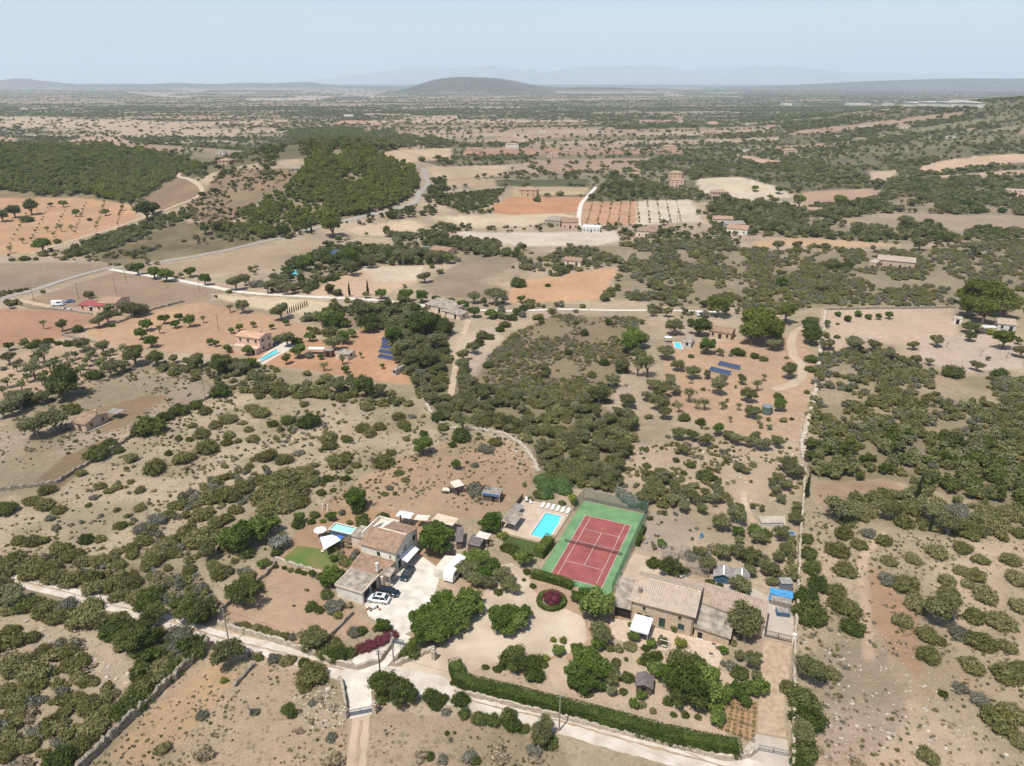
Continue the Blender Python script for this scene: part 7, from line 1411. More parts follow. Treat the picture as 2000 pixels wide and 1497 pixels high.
hand(1200, 560, 3.992, [(800,140,90,'p'),(460,310,70,'o'),(650,300,88,'t'),(1110,260,135,'p'),(1060,350,100,'p'),(1200,350,110,'p'),(1330,200,80,'p'),(1250,430,65,'o'),(710,450,75,'b'),(820,510,32,'o'),(960,505,55,'d'),(1090,535,40,'d'),(1160,560,35),(595,540,24,'d'),(1355,650,68,'o'),(1520,380,75,'t'),(1530,300,70,'t'),(1530,560,50,'d'),(1530,640,45,'d'),(1500,820,26,'d'),(1280,850,40,'d'),(1285,920,56,'b'),(1190,960,40),(1075,970,60,'o'),(990,720,45,'o'),(610,660,60,'o'),(720,680,40,'o'),(490,610,50,'o'),(800,770,75,'o'),(830,720,55,'o'),(580,830,58,'a'),(700,900,52,'a'),(640,910,38,'a'),(1040,840,65,'o'),(1110,760,45,'a'),(1165,700,30,'a'),(840,920,34,'a'),(965,930,30,'a'),(670,1055,40,'d'),(545,1020,48,'d'),(800,1110,50,'b'),(500,930,42,'a'),(460,920,18,'d'),(900,1030,24,'a'),(1120,1030,32,'a'),(1380,1030,20,'d'),(400,500,68,'o'),(430,720,58,'o'),(360,800,75,'o'),(350,900,75,'o'),(390,980,58,'o'),(470,800,48,'o'),(250,600,85,'a'),(180,620,65,'a'),(290,760,48,'o'),(250,850,48,'o'),(100,880,58,'o'),(60,620,58,'o'),(120,450,78,'b'),(200,400,75,'o'),(180,530,58,'o'),(1650,290,28,'a'),(1740,210,24,'d'),(1815,250,28,'d'),(1900,210,30,'d'),(1975,230,24,'d'),(1740,290,14,'d'),(1735,390,24,'d'),(1860,440,65,'o'),(1680,440,48,'o'),(500,1140,58,'o'),(600,1150,58,'o'),(700,1190,58,'o'),(880,1150,48,'o'),(950,1180,58,'o'),(1050,1200,58,'o'),(1150,1220,65,'o'),(1260,1200,58,'o'),(530,1270,45,'o'),(1100,1150,38,'o'),(595,1390,34,'d'),(245,1270,24,'d'),(250,1390,34,'d'),(700,1470,75,'d'),(980,1400,48),(1080,1380,38),(870,1360,24,'d'),(740,1420,28,'d'),(1350,1380,75,'o'),(1400,1440,65,'o'),(480,1350,28,'d'),(540,1450,28,'d')])
hand(840, 560, 4.536, [(990,310,32,'d'),(1290,320,28,'d'),(1580,310,34,'b'),(1365,410,42,'d'),(640,550,55,'g'),(515,690,50,'d'),(1220,580,45,'d'),(1540,670,48,'d'),(1435,780,45,'d'),(1000,720,60,'o'),(1005,770,48,'o'),(1010,870,30,'d'),(1175,820,34),(1110,940,68),(1140,1020,52),(1490,950,95,'o'),(1420,1070,58),(1745,1010,72,'o'),(1610,830,68,'o'),(1700,680,58,'o'),(1720,740,42,'d'),(1800,450,100,'b'),(1760,520,78,'o'),(620,370,45,'d'),(660,330,50,'d'),(720,270,50,'d'),(780,220,50,'d'),(830,190,42,'d'),(470,430,58,'d'),(430,490,58,'d'),(380,540,58,'o'),(530,440,45,'d'),(290,600,58,'o'),(290,690,68,'o'),(770,440,32),(760,690,32)])
hand(0, 500, 4, [(1290,490,42,'b'),(1375,530,34,'b'),(1490,505,52,'b'),(1150,535,52,'b'),(1110,600,52,'b'),(1250,565,34,'a'),(1405,470,34,'b'),(1190,665,52,'b'),(875,540,24,'d'),(490,540,50,'o'),(345,530,34,'a'),(655,690,58,'o'),(810,700,62,'o'),(540,680,42,'d'),(355,760,68,'a'),(80,790,62,'o'),(530,780,42,'a'),(700,730,48,'a'),(430,830,48,'a'),(280,880,78,'a'),(1060,770,88,'o'),(1230,790,78,'t'),(1360,800,42,'o'),(1550,820,68,'o'),(1470,820,48,'o'),(1730,850,78,'t'),(1840,830,58,'o'),(1900,870,58,'o'),(520,960,140,'t'),(740,920,68,'d'),(870,880,68,'o'),(960,850,58,'o'),(220,1120,78,'d'),(100,1150,78,'d'),(340,1090,48,'o'),(300,680,48,'d'),(380,660,38,'d'),(250,700,38,'d'),(460,680,28,'d'),(850,470,58,'o'),(780,510,52,'o'),(1020,400,68,'d'),(1100,420,58,'d'),(700,300,34,'o'),(1590,490,28,'a'),(1730,1050,88,'d'),(610,570,48,'d'),(970,720,48,'a')])
hand(400, 560, 4, [(600,180,78,'o'),(300,150,58,'o'),(200,160,34,'a'),(380,290,30,'b'),(635,275,30,'b'),(270,315,34,'b'),(210,340,28,'b'),(525,310,24,'b'),(820,335,28,'b'),(825,390,42,'b'),(980,370,68,'o'),(1010,430,68,'o'),(1090,390,58,'b'),(1150,360,38,'b'),(730,500,58,'b'),(650,400,68,'o'),(580,400,48,'d'),(720,420,48,'d'),(130,600,88,'t'),(230,620,58,'o'),(370,590,48,'b'),(640,560,48,'o'),(810,530,48,'g'),(905,545,26,'b'),(935,615,36,'a'),(1080,555,44,'a'),(1105,645,34,'b'),(1220,530,24,'a'),(1390,620,22,'b'),(340,490,48,'b'),(190,475,38,'b'),(40,430,30,'b'),(90,440,30,'b'),(960,230,85,'b'),(1000,260,68,'b'),(1240,170,88,'o'),(1350,170,68,'o'),(1180,160,48,'o'),(1020,160,48,'o'),(1280,270,88,'t'),(1300,320,48,'t'),(1490,380,82,'b'),(1700,270,118,'t'),(1860,300,88,'t'),(1820,430,88,'o'),(1560,480,88,'o'),(1640,560,98,'o'),(1750,560,98,'o'),(1460,190,68,'o'),(1600,230,58,'o'),(1380,50,48,'b'),(1700,70,58,'b'),(1810,90,38,'b'),(1920,110,38,'b'),(1570,60,58,'b'),(980,30,28,'d'),(1040,40,34,'o'),(1260,60,34,'o'),(1560,110,60,'o'),(1650,170,60,'t')])
hand(1560, 600, 4.536, [(480,310,80,'o'),(655,330,60,'o'),(800,410,60,'o'),(1010,330,50,'o'),(1210,290,62,'o'),(1510,170,68,'t'),(1510,250,55,'t'),(1800,270,95,'p'),(1700,220,45,'y'),(1960,380,70,'o'),(520,55,32,'b'),(615,80,30,'b'),(705,80,32,'b'),(795,70,36,'b'),(430,100,32,'b'),(350,60,26,'b'),(250,140,32,'b'),(930,480,45,'o'),(1030,460,48,'o'),(1150,480,38,'o'),(1570,510,60,'o'),(1360,570,90,'d'),(1780,590,70,'d'),(230,320,60,'o'),(100,200,80,'t'),(100,130,70,'o')])
hand(500, 380, 3.333, [(480,610,38,'t'),(530,640,28,'d'),(1710,570,55,'d'),(1100,530,45,'o'),(1420,665,45,'o'),(850,220,26,'d'),(1830,30,30,'d'),(1560,650,70,'o'),(1350,720,40,'b'),(1420,760,40,'b'),(1530,770,40,'b'),(1900,590,20,'d'),(500,200,70,'p'),(190,230,50,'t'),(330,210,40,'k' if False else 't'),(330,440,60,'b'),(480,430,55,'t'),(590,420,70,'b'),(450,390,60,'t'),(250,440,50,'d'),(650,520,0.1,'d') if False else (620,470,60,'o'),(740,430,50,'o'),(960,400,60,'o'),(1050,380,45,'o'),(1170,400,50,'o'),(1260,410,40,'b'),(140,590,50,'o'),(80,600,45,'o'),(200,610,45,'o')])
hand(1450, 320, 3.636, [(1640,930,110,'p'),(1760,960,110,'p'),(1850,1010,85,'p'),(1590,1000,85,'p'),(1700,1040,90,'p'),(1560,930,60,'p'),(90,170,26,'b'),(255,185,28,'b'),(690,260,48,'p'),(400,260,48,'p'),(1320,410,34,'d'),(1570,280,45,'t'),(1150,410,50,'o'),(1200,430,45,'o'),(250,580,45,'o'),(1250,560,55,'o'),(1840,330,35,'d'),(1640,590,60,'o'),(270,840,42,'b'),(560,860,55,'o'),(630,710,60,'d'),(740,720,50,'d')])
hand(0, 300, 3.333, [(285,590,52,'b'),(375,570,30,'d'),(180,425,38,'d'),(100,370,50,'t'),(210,345,55,'t'),(20,400,45,'t'),(415,325,24,'b'),(500,385,26,'b'),(690,380,26,'b'),(160,680,30,'d'),(80,690,20,'d'),(960,370,70,'t'),(1000,350,50,'t'),(1325,265,30,'t'),(1400,245,26,'t'),(1340,490,40,'t'),(1420,475,40,'t'),(580,915,30,'d'),(1540,840,50,'o'),(1600,820,40,'o'),(1670,840,50,'g'),(1340,820,40,'b'),(1810,830,55,'o'),(55,965,28,'d'),(900,750,40,'b'),(1010,770,45,'b'),(1090,790,45,'b'),(1240,770,35,'b'),(800,350,18,'a'),(400,480,22,'a'),(310,485,20,'a'),(470,480,20,'a'),(150,560,22,'a'),(70,620,24,'a'),(550,590,0.2,'a') if False else (585,430,16,'d'),(800,1000,0.1,'d') if False else (330,330,18,'b'),(860,1010,60,'o'),(930,1010,45,'o')])

# ---- special plants
def cypress(px, py, h, label):
    p = P(px, py); o = bpy.data.objects.new('cypress_tree', CYP); COL.objects.link(o); o.location = p; o.scale = (h*.42, h*.42, h/2.15); tag(o, label, 'cypress', 'cypress trees'); return o
cypress(1574, 972, 7, 'tall narrow cypress beside the boundary wall above the red clearing'); cypress(1791, 975, 7, 'slim cypress standing in the scrub right of the red clearing'); cypress(1815, 1038, 5, 'lower slim cypress at the terrace step on the right slope')
cypress(683, 579, 7, 'left cypress of two against the pale orange field'); cypress(719, 578, 8, 'right cypress of two against the pale orange field'); cypress(609, 458, 9, 'dark cypress by the road bend under the pine hill')
hb = []
for i in range(10):
    t = i/9; px, py = 562+t*38, 614-t*16; cypress(px, py, 3.2, '%s young cypress of the slanting row above the olive tree' % ['first', 'second', 'third', 'fourth', 'fifth', 'sixth', 'seventh', 'eighth', 'ninth', 'tenth'][i])
# clipped hedges
def hedge(name, pts, h, th, label, key='h', n=None, top=None, group=None):
    w3 = [P(*p) for p in pts]; base = w3[0]; L_ = []
    for i in range(len(w3)-1):
        k = max(1, int((w3[i+1]-w3[i]).length/.5))
        for j in range(k): L_.append(w3[i].lerp(w3[i+1], j/k))
    L_.append(w3[-1]); rg = np.random.default_rng(int(abs(base.x)*7)); vs = []; fs = []; b = 0
    prof = [(-.5, 0), (-.52, .5), (-.46, .92), (-.3, 1.0), (.3, 1.0), (.46, .92), (.52, .5), (.5, 0)]; ring = []
    for i, q in enumerate(L_):
        d = L_[min(i+1, len(L_)-1)]-L_[max(i-1, 0)]; d.z = 0; d.normalize(); nn = Vector((-d.y, d.x, 0)); wv = 1+.07*math.sin(i*.37)+.04*math.sin(i*1.3)+rg.normal(0, .035); hv = 1+.05*math.sin(i*.23+1)+.03*math.sin(i*.9)+rg.normal(0, .02)
        gz = float(HT(q.x, q.y)); ring.append((q, d, nn)); e_ = .8 if i in (0, len(L_)-1) else 1
        for a_, z_ in prof: p = q-base+nn*(a_*th*wv*e_*.94); vs.append((p.x, p.y, gz-base.z+z_*h*hv*.96*(e_ if z_ > .6 else 1)))
    n8 = len(prof)
    for i in range(len(L_)-1):
        for k in range(n8-1): a0 = i*n8+k; fs.append((a0, a0+1, a0+1+n8, a0+n8))
    fs += [tuple(range(n8-1, -1, -1)), tuple((len(L_)-1)*n8+k for k in range(n8))]; b = len(vs)
    ln = len(L_)*.5; cnt = int(ln*(2*h+th)*55) if n is None else n
    for _ in range(cnt):
        i = rg.integers(0, len(L_)); q, d, nn = ring[i]; s_ = rg.random()*(2*h+th)
        if s_ < h: a_, z_, nv = -.5, s_, -nn
        elif s_ < h+th: a_, z_, nv = (s_-h)/th-.5, h, Vector((0, 0, 1))
        else: a_, z_, nv = .5, s_-h-th, nn
        c = q-base+d*(rg.random()-.5)+nn*(a_*th)+Vector((0, 0, z_))+nv*rg.normal(0, .05); nr = (nv+Vector(rg.normal(0, .5, 3))).normalized(); t = nr.cross(Vector(rg.normal(0, 1, 3))).normalized(); u = nr.cross(t); s2 = rg.uniform(.05, .11)
        vs += [tuple(c-t*s2*1.3), tuple(c+u*s2), tuple(c+t*s2*1.3), tuple(c-u*s2)]; fs.append((b, b+1, b+2, b+3)); b += 4
    me = bpy.data.meshes.new(name); me.from_pydata(vs, [], fs); me.materials.append(LM[key]); o = bpy.data.objects.new(name, me); COL.objects.link(o); o.location = base; tag(o, label, 'hedge', group)
    hw = th/2+.6; line = np.array([(q.x, q.y) for q in L_]); ROADS.append((line, hw)); return o
hedge('clipped_hedge', [(889, 1308), (894, 1325), (902, 1338), (920, 1348), (980, 1362), (1060, 1382), (1140, 1402), (1220, 1424), (1300, 1446), (1380, 1464), (1440, 1474)], 2.3, 2.2, 'very long tall clipped hedge along the lane in front of the farmhouse garden')
hedge('clipped_hedge', [(1040, 1126), (1070, 1134), (1100, 1143), (1118, 1150)], 1.5, 1.6, 'short thick clipped hedge at the near end of the tennis court')
hedge('clipped_hedge', [(1052, 1090), (1062, 1078), (1074, 1062)], 2.2, 2.2, 'rounded clipped hedge between the pool lawn and the tennis court')
hedge('clipped_hedge', [(1245, 1068), (1252, 1048), (1258, 1035)], 1.4, .8, 'narrow yellow-green hedge outside the right court fence')
hedge('clipped_hedge', [(612, 1128), (640, 1134), (668, 1130), (676, 1118)], .01, .01, 'x', n=1) if False else None
def cushion(px, py, rx, ry, h, yaw, label, key='h'):
    p = P(px, py); me = foliage_mesh('topiary', int(px), [(0, 0, .12, 1, .88)], 2600, .035, LM['c'], core=3, core_k=.97, up=.6); o = bpy.data.objects.new('topiary_cushion', me); COL.objects.link(o); o.location = p; o.scale = (rx, ry, h); o.rotation_euler = (0, 0, R(yaw)); tag(o, label, 'topiary', 'clipped cushion shrubs behind the pool'); HAND.append((p.x, p.y, max(rx, ry)))
cushion(1062, 940, 2.9, 2.0, 2.0, 10, 'upper left clipped cushion shrub behind the pool terrace', 't' if False else 'h'); cushion(1098, 946, 2.9, 2.2, 2.1, -20, 'upper right clipped cushion shrub behind the pool terrace'); cushion(1073, 955, 3.4, 2.0, 2.0, -15, 'middle clipped cushion shrub behind the pool terrace'); cushion(1102, 961, 2.2, 2.0, 2.0, -30, 'lower right clipped cushion shrub behind the pool terrace'); cushion(1062, 970, 2.6, 1.7, 1.7, -10, 'front clipped cushion shrub behind the pool terrace')
# ring hedge with crimson shrub
p = P(1077, 1176); hp = [(p.x+2.45*math.cos(t*math.pi/8), p.y+2.45*math.sin(t*math.pi/8)) for t in range(17)]
hedge('ring_hedge', [tuple(float(v) for v in TOPX(x, y, 0)) for x, y in hp], .75, .9, 'low round clipped hedge circling the crimson shrub on the driveway', n=2500)
o = plant('f', p.x, p.y, 2.1, .95); o['label'] = 'crimson domed bougainvillea inside the round clipped hedge on the driveway'; YARDS.append([(p.x-3, p.y-3), (p.x+3, p.y-3), (p.x+3, p.y+3), (p.x-3, p.y+3)])
for i in range(7):
    t = i/6; q = P(706+t*60, 1272-t*24); o = plant('f', q.x, q.y, 1.25, .9); o['label'] = '%s clump of the magenta bougainvillea bank by the gravel drive' % ['leftmost', 'second', 'third', 'middle', 'fifth', 'sixth', 'rightmost'][i]; HAND.append((q.x, q.y, 1.2))
# bare / dead trees
def bare(px, py, h, lean, label):
    p = P(px, py); m = MB(); rr = random.Random(int(px)); top = Vector((lean, 0, h*.45)); m.rod((0, 0, -.1), top, .13, .09, n=6)
    for k in range(7):
        d = Vector((rr.uniform(-1, 1)+lean*.5, rr.uniform(-1, 1), rr.uniform(.3, 1.1)))*h*.5; m.rod(top, top+d*.6, .06, .035, n=5); m.rod(top+d*.6, top+d+Vector((rr.uniform(-.3, .3), rr.uniform(-.3, .3), .2)), .03, .012, n=4)
    o = m.build('bare_tree', M['barkgrey']); o.location = p; tag(o, label, 'tree', 'leafless trees')
bare(387, 1395, 2.4, .5, 'small leafless tree with a dark trunk on the bottom left field'); bare(488, 1398, 2.8, .2, 'dark leafless tree with a burnt look near the bottom left'); bare(1913, 697, 4, .6, 'leaning bare trunk below the pines at the right'); bare(1964, 700, 4, .5, 'second leaning bare trunk near the right edge'); bare(1606, 650, 3.5, -.3, 'bare tree at the top of the rubble wall')
bare(260, 733, 4.5, .1, 'thin bare tree at the top of the hut slope'); bare(1848, 680, 3.5, .1, 'bare dark stump tree in the upper right clearing'); bare(440, 1215, 2.6, .1, 'half dead tree beside the pole at the garden corner')
# vegetable rows
r_i = 0
for k in range(6):
    t = k/5; o_p = P(1422+t*52, 1366+t*10); e_p = P(1408+t*62, 1424+t*24); n = 9; lp = []
    for j in range(n): q = o_p.lerp(e_p, j/(n-1))-o_p; lp.append((q.x, q.y, .12, .26+.08*((j*7+k*3) % 3), .22+.08*((j+k) % 3)))
    me = foliage_mesh('vegetable_row', 300+k, lp, 420, .07, LM['b' if k % 2 else 's'], core=0); o = bpy.data.objects.new('vegetable_row', me); COL.objects.link(o); o.location = o_p
    tag(o, '%s row of vegetables in the plot beside the stony lane' % ['leftmost', 'second', 'third', 'fourth', 'fifth', 'rightmost'][k], 'vegetables', 'vegetable rows')
HAND.append((*P(1445, 1400).to_2d(), 4.0))
# orchard rows in the distance as individual saplings
def rowtrees(lines, n, r, k, what):
    c = 0
    for li, (A, B) in enumerate(lines):
        for j in range(n):
            t = (j+.3*VR.random())/(n-1); px = A[0]+(B[0]-A[0])*t; py = A[1]+(B[1]-A[1])*t; q = P(px+VR.uniform(-.8, .8), py+VR.uniform(-.5, .5)); me = VR.choice(PROTO[k]); rr = r*VR.uniform(.5, 1.25)
            o = bpy.data.objects.new('sapling', me); COL.objects.link(o); o.location = q; o.scale = (rr, rr, rr*1.1); o.rotation_euler = (0, 0, VR.uniform(0, 6)); tag(o, '%s in the %s row from the left' % (what, ['first', 'second', 'third', 'fourth', 'fifth', 'sixth', 'seventh', 'eighth', 'ninth', 'tenth'][li]), 'tree', what)
rowtrees([((1146+i*20.5, 436), (1158+i*18.5, 394)) if i < 5 else ((1146+i*20.5, 436), (1150+i*19, 393)) for i in range(10)], 12, .85, 'S', 'red and pale orchard sapling')
rowtrees([((1168+i*13, 386), (1182+i*11, 364)) for i in range(6)], 6, 2.6, 'T', 'leafy tree above the red orchard')
rowtrees([((20+i*42, 480-i*8), (60+i*36, 405-i*1.5)) for i in range(6)], 10, 1.3, 'A', 'orange field almond tree')
rowtrees([((6+i*38, 775-i*10), (40+i*36, 715-i*4)) for i in range(6)], 5, 2.1, 'A', 'thin almond tree above the hut')
# ------------------------------------------------------------ countless growth: scattered by region, one stuff object each
hx = np.array([h_[:3] for h_ in HAND])
def blocked(x, y, r):
    b = np.zeros(x.shape, bool)
    for poly in YARDS: b |= inpoly(x, y, np.array(poly))
    for line, hw in ROADS:
        bb = (x > line[:, 0].min()-hw-3) & (x < line[:, 0].max()+hw+3) & (y > line[:, 1].min()-hw-3) & (y < line[:, 1].max()+hw+3)
        if not bb.any(): continue
        idx = np.where(bb)[0]; xs = x[idx]; ys = y[idx]; dmin = np.full(len(idx), 1e9)
        a_ = line[:-1]; d = line[1:]-a_; L2 = (d**2).sum(1)+1e-9
        for c0 in range(0, len(idx), 4000):
            s_ = slice(c0, c0+4000); px_ = xs[s_, None]-a_[None, :, 0]; py_ = ys[s_, None]-a_[None, :, 1]; t = np.clip((px_*d[None, :, 0]+py_*d[None, :, 1])/L2, 0, 1)
            dmin[s_] = np.sqrt((px_-t*d[None, :, 0])**2+(py_-t*d[None, :, 1])**2).min(1)
        b[idx] |= dmin < hw+r[idx]*.8
    near = y < 450; idx = np.where(near)[0]
    for c0 in range(0, len(idx), 3000):
        i = idx[c0:c0+3000]; dd = np.hypot(x[i, None]-hx[None, :, 0], y[i, None]-hx[None, :, 1]); b[i] |= (dd < (hx[None, :, 2]*.55+r[i, None]*.2)).any(1)
    return b
PK = {'S': 'S', 'D': 'D', 'G': 'G', 'O': 'O', 'P': 'P', 'A': 'A', 'T': 'T', 'o': 'o_', 's': 's', 'd': 'd', 'v': 'v', 'g': 'g'}
# source objects for instancing : the first plants of each kind standing in the scene
def src(kname):
    return PROTO[kname]
INST_SRC = []; KEYIDX = {}
for kk in ('S', 'D', 'G', 'O', 'P', 'A', 'T', 'v', 's', 'd'):
    for j, me in enumerate(PROTO[kk]): KEYIDX.setdefault(kk, []).append(len(INST_SRC)); INST_SRC.append(me)
CROWN_O = [t[1] for t in TREE['o']]
KEYIDX['o'] = []
for me in CROWN_O: KEYIDX['o'].append(len(INST_SRC)); INST_SRC.append(me)
SRC_OBJ = {}
for o in bpy.data.objects:
    if o.type == 'MESH' and o.data.name not in SRC_OBJ: SRC_OBJ[o.data.name] = o
_need = [me for me in INST_SRC if me.name not in SRC_OBJ]
# kinds not yet standing anywhere get one real plant each in the far right thicket
spots = [(1650, 890), (1700, 900), (1760, 905), (1820, 915), (1880, 925), (1930, 935), (1960, 950), (1720, 885), (1780, 890), (1840, 900), (1900, 905), (1950, 915), (1660, 870), (1740, 872), (1800, 875), (1860, 885), (1920, 890), (1980, 930), (1700, 700), (1750, 710), (1650, 720)]
for i, me in enumerate(_need):
    q = P(*spots[i % len(spots)]); o = bpy.data.objects.new('thicket_shrub', me); COL.objects.link(o); o.location = q; o.scale = (1.7, 1.7, 1.7)
    tag(o, vlabel('s', 1.7, q.x, q.y), 'shrub', 'scattered olive green shrubs'); SRC_OBJ[me.name] = o
def make_tree_gn():
    ng = bpy.data.node_groups.new('scatter_plants', 'GeometryNodeTree'); ng.interface.new_socket('Geometry', in_out='INPUT', socket_type='NodeSocketGeometry'); ng.interface.new_socket('Geometry', in_out='OUTPUT', socket_type='NodeSocketGeometry')
    N = ng.nodes.new; L = ng.links.new; gi = N('NodeGroupInput'); go = N('NodeGroupOutput'); jn = N('GeometryNodeJoinGeometry')
    for me in reversed(INST_SRC):
        oi = N('GeometryNodeObjectInfo'); oi.inputs['Object'].default_value = SRC_OBJ[me.name]; oi.inputs['As Instance'].default_value = True; L(oi.outputs['Geometry'], jn.inputs[0])
    ip = N('GeometryNodeInstanceOnPoints'); L(gi.outputs[0], ip.inputs['Points']); L(jn.outputs[0], ip.inputs['Instance']); ip.inputs['Pick Instance'].default_value = True
    def attr(nm, ty):
        a_ = N('GeometryNodeInputNamedAttribute'); a_.data_type = ty; a_.inputs['Name'].default_value = nm; return a_.outputs['Attribute']
    L(attr('pidx', 'INT'), ip.inputs['Instance Index']); L(attr('pscl', 'FLOAT_VECTOR'), ip.inputs['Scale'])
    e2 = N('FunctionNodeEulerToRotation'); L(attr('prot', 'FLOAT_VECTOR'), e2.inputs[0]); L(e2.outputs[0], ip.inputs['Rotation']); L(ip.outputs[0], go.inputs[0])
    return ng
NG = make_tree_gn()
def stuff(name, label, x, y, r, ki, cat, hz=1.0, seed=0):
    rg = np.random.default_rng(seed); n = len(x)
    if n == 0: return
    me = bpy.data.meshes.new(name); z = HT(x, y)-.05*r; me.vertices.add(n); me.vertices.foreach_set('co', np.stack([x, y, z], 1).astype(np.float32).ravel())
    a_ = me.attributes.new('pidx', 'INT', 'POINT'); a_.data.foreach_set('value', ki.astype(np.int32))
    s_ = np.stack([r*rg.uniform(.72, 1.25, n), r*rg.uniform(.72, 1.25, n), r*hz*rg.uniform(.75, 1.15, n)], 1).astype(np.float32)
    a_ = me.attributes.new('pscl', 'FLOAT_VECTOR', 'POINT'); a_.data.foreach_set('vector', s_.ravel())
    ro = np.stack([np.zeros(n), np.zeros(n), rg.uniform(0, 6.28, n)], 1).astype(np.float32); a_ = me.attributes.new('prot', 'FLOAT_VECTOR', 'POINT'); a_.data.foreach_set('vector', ro.ravel())
    o = bpy.data.objects.new(name, me); COL.objects.link(o); md = o.modifiers.new('scatter', 'NODES'); md.node_group = NG
    tag(o, label, cat, None, 'stuff'); return o
TOT = 0
for vi, (nm, lb, kinds, dens, r0, r1, clump, poly) in enumerate(VEG):
    rg = np.random.default_rng(500+vi); pa = np.array(poly, float); wx, wy, wz = G(pa[:, 0], pa[:, 1]); x0, x1, y0, y1 = wx.min(), wx.max(), wy.min(), wy.max()
    n = int((x1-x0)*(y1-y0)/100*dens*(4.4 if dens >= 1.9 and nm not in ('rocky_scrub', 'yard_weeds', 'paddock_weeds', 'weeds') else 2.2)); n = min(n, 90000); x = rg.uniform(x0, x1, n); y = rg.uniform(y0, y1, n); px, py = TOPX(x, y, HT(x, y)); m = inpoly(px, py, pa)
    x, y = x[m], y[m]; cl = fbm(x/(6+y*.02), y/(6+y*.02), 60+vi); u = rg.random(len(x)); m = u < np.clip((cl-.5)*4*(clump*2)+.62-.1*clump, 0, 1); x, y, cl = x[m], y[m], cl[m]
    r = r0+(r1-r0)*np.clip(.55*rg.random(len(x))+.75*(cl-.3), 0, 1); _, _, nv, _ = cover(x, y); m = ~blocked(x, y, r)
    if nm != 'valley_wood': m &= ~nv
    x, y, r = x[m], y[m], r[m]
    ks = rg.integers(0, len(kinds), len(x)); ki = np.zeros(len(x), int)
    for j, kc in enumerate(kinds):
        w_ = ks == j; opts = KEYIDX[kc]; ki[w_] = np.array(opts)[rg.integers(0, len(opts), w_.sum())]
    stuff(nm, lb, x, y, r, ki, 'scrub' if 'S' in kinds or 'v' in kinds else 'woodland', seed=vi); TOT += len(x)
# far plain : woods and hedges following the land cover
def farscatter(nm, lb, ya, yb, dens, r0, r1, kinds, seed):
    global TOT
    rg = np.random.default_rng(seed); xm = .80*yb; n = int(2*xm*(yb-ya)*dens); x = rg.uniform(-xm, xm, n); y = rg.uniform(ya, yb, n); m = np.abs(x) < .80*y+60; x, y = x[m], y[m]
    _, _, nv, d = cover(x, y); px, py = TOPX(x, y, HT(x, y)); inveg = np.zeros(len(x), bool)
    for v in VEG: inveg |= inpoly(px, py, np.array(v[7], float))
    m = (rg.random(len(x)) < d) & ~nv & ~inveg; x, y = x[m], y[m]; r = r0+(r1-r0)*rg.random(len(x))**1.5; m = ~blocked(x, y, r); x, y, r = x[m], y[m], r[m]
    ks = rg.integers(0, len(kinds), len(x)); ki = np.zeros(len(x), int)
    for j, kc in enumerate(kinds):
        w_ = ks == j; opts = KEYIDX[kc]; ki[w_] = np.array(opts)[rg.integers(0, len(opts), w_.sum())]
    stuff(nm, lb, x, y, r, ki, 'woodland', seed=seed, hz=.8 if ya < 1000 else .5 if ya < 2000 else .3); TOT += len(x)
def midfill():
    rg = np.random.default_rng(77); n = 26000; x = rg.uniform(-480, 480, n); y = rg.uniform(150, 620, n); m = np.abs(x) < .85*y+20; x, y = x[m], y[m]
    _, _, nv, _ = cover(x, y); px, py = TOPX(x, y, HT(x, y)); inveg = np.zeros(len(x), bool)
    for v in VEG: inveg |= inpoly(px, py, np.array(v[7], float))
    g = fbm(x/22, y/22, 99); m = ~nv & ~inveg & (rg.random(len(x)) < np.clip((g-.47)*3.2, 0, .75)*np.where(py < 620, 1, .18)); x, y = x[m], y[m]; r = rg.uniform(.8, 2.4, len(x))*np.where(y > 250, 1.15, .6)
    m = ~blocked(x, y, r); x, y, r = x[m], y[m], r[m]; opts = np.array(KEYIDX['S']+KEYIDX['O']+KEYIDX['T']+KEYIDX['G'])
    stuff('field_margin_growth', 'loose bushes and small trees along the margins of the middle fields', x, y, r, opts[rg.integers(0, len(opts), len(x))], 'scrub', seed=77)
midfill()
farscatter('plain_woods', 'woods and hedgerows on the nearer part of the plain', 600, 1500, .034, 2.0, 4.4, 'OTOPS', 901)
farscatter('plain_woods', 'woods and hedgerows on the middle part of the plain', 1500, 3200, .0125, 3.2, 6.5, 'OTP', 902)
farscatter('plain_woods', 'hazy woods on the far part of the plain', 3200, 8500, .0024, 4.5, 10.0, 'OTP', 903)
farscatter('plain_woods', 'last hazy woods below the horizon', 8500, 15000, .0007, 10, 22, 'OTP', 904)
print('instances', TOT)
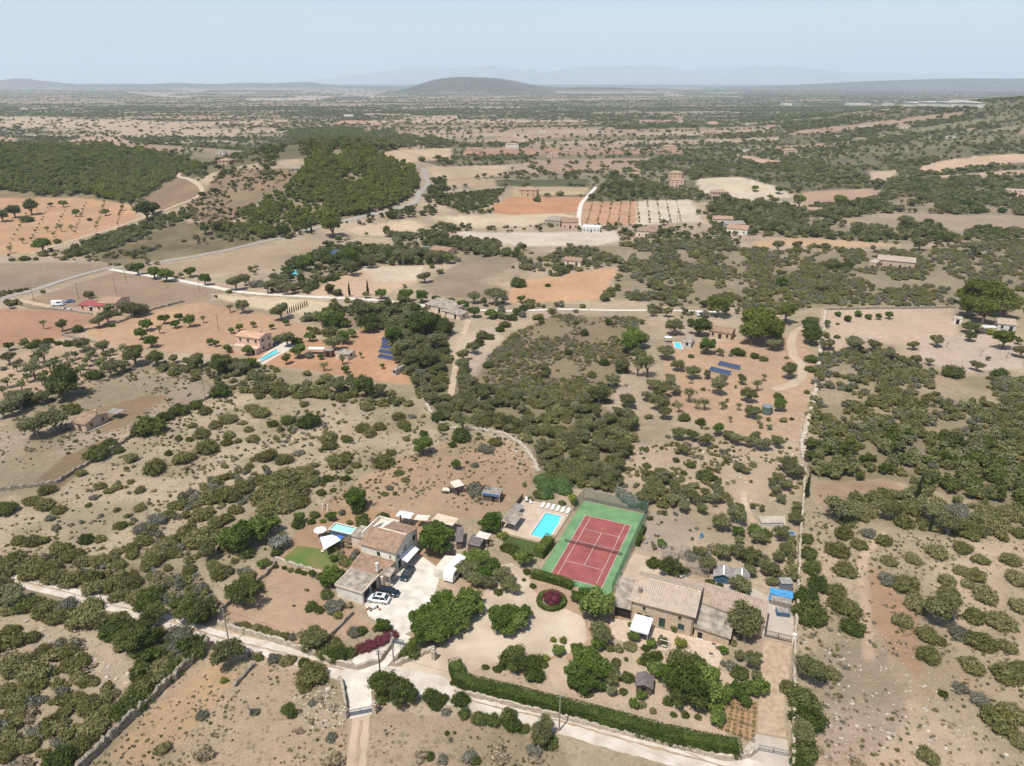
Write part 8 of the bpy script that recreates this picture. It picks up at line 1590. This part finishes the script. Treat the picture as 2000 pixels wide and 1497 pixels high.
# loose stones
rg = np.random.default_rng(9)
def rocks(nm, lb, poly, n, s0, s1, seed):
    rg = np.random.default_rng(seed); pa = np.array(poly, float); wx, wy, wz = G(pa[:, 0], pa[:, 1]); x = rg.uniform(wx.min(), wx.max(), n*3); y = rg.uniform(wy.min(), wy.max(), n*3); px, py = TOPX(x, y, HT(x, y)); m = inpoly(px, py, pa); x, y = x[m][:n], y[m][:n]
    iv, if_ = icov(1); vs = []; fs = []; b = 0
    for i in range(len(x)):
        s_ = rg.uniform(s0, s1)*(1 if rg.random() > .1 else 2); q = iv*(1+rg.normal(0, .18, len(iv)))[:, None]*np.array([s_*rg.uniform(.7, 1.5), s_*rg.uniform(.7, 1.3), s_*.55])+np.array([x[i], y[i], s_*.12]); vs.append(q); fs += [tuple(b+k for k in f) for f in if_]; b += len(iv)
    me = bpy.data.meshes.new(nm); me.from_pydata(np.concatenate(vs).tolist(), [], fs); me.materials.append(M['rock']); o = bpy.data.objects.new(nm, me); COL.objects.link(o); tag(o, lb, 'stones', None, 'stuff')
M['rock'] = mat('limestone_rubble', (.42, .36, .285), .95, .25, 1)
rocks('loose_stones', 'pale loose stones scattered on the lower right slope', [(1570, 1240), (1700, 1230), (1850, 1300), (1990, 1480), (1580, 1490)], 320, .06, .22, 1)
rocks('loose_stones', 'pale stones littering the rocky ground beyond the tennis court', [(1215, 880), (1400, 860), (1560, 865), (1562, 960), (1440, 1000), (1260, 960)], 380, .08, .26, 2)
rocks('loose_stones', 'tumbled stones along the foot of the right boundary wall', [(1480, 850), (1575, 800), (1580, 900), (1550, 960), (1500, 880)], 260, .12, .35, 3)
rocks('loose_stones', 'stones on the pale slope in the bottom left corner', [(60, 1200), (250, 1290), (270, 1350), (150, 1300), (20, 1260)], 200, .08, .25, 4)
rocks('loose_stones', 'rubble patch left of the lower gate', [(570, 1360), (665, 1340), (674, 1420), (600, 1430)], 300, .06, .18, 5)
rocks('loose_stones', 'stones on the sunny bank beside the curved rubble wall', [(960, 840), (1030, 860), (1055, 930), (1010, 930)], 160, .1, .28, 6)

# ------------------------------------------------------------ the air
hz = MB().box(-46500, 46500, -4200, 45500, -6, 1250).build('haze', None)
hz.data.materials.clear(); m = bpy.data.materials.new('haze_air'); m.use_nodes = True; nt = m.node_tree; nt.nodes.clear()
pv = nt.nodes.new('ShaderNodeVolumePrincipled'); pv.inputs['Color'].default_value = (.78, .89, 1.0, 1); pv.inputs['Density'].default_value = 6.8e-5; pv.inputs['Anisotropy'].default_value = 0.0
ou = nt.nodes.new('ShaderNodeOutputMaterial'); nt.links.new(pv.outputs[0], ou.inputs['Volume']); hz.data.materials.append(m)
tag(hz, 'thin blue summer haze over the whole plain', 'haze', None, 'stuff')
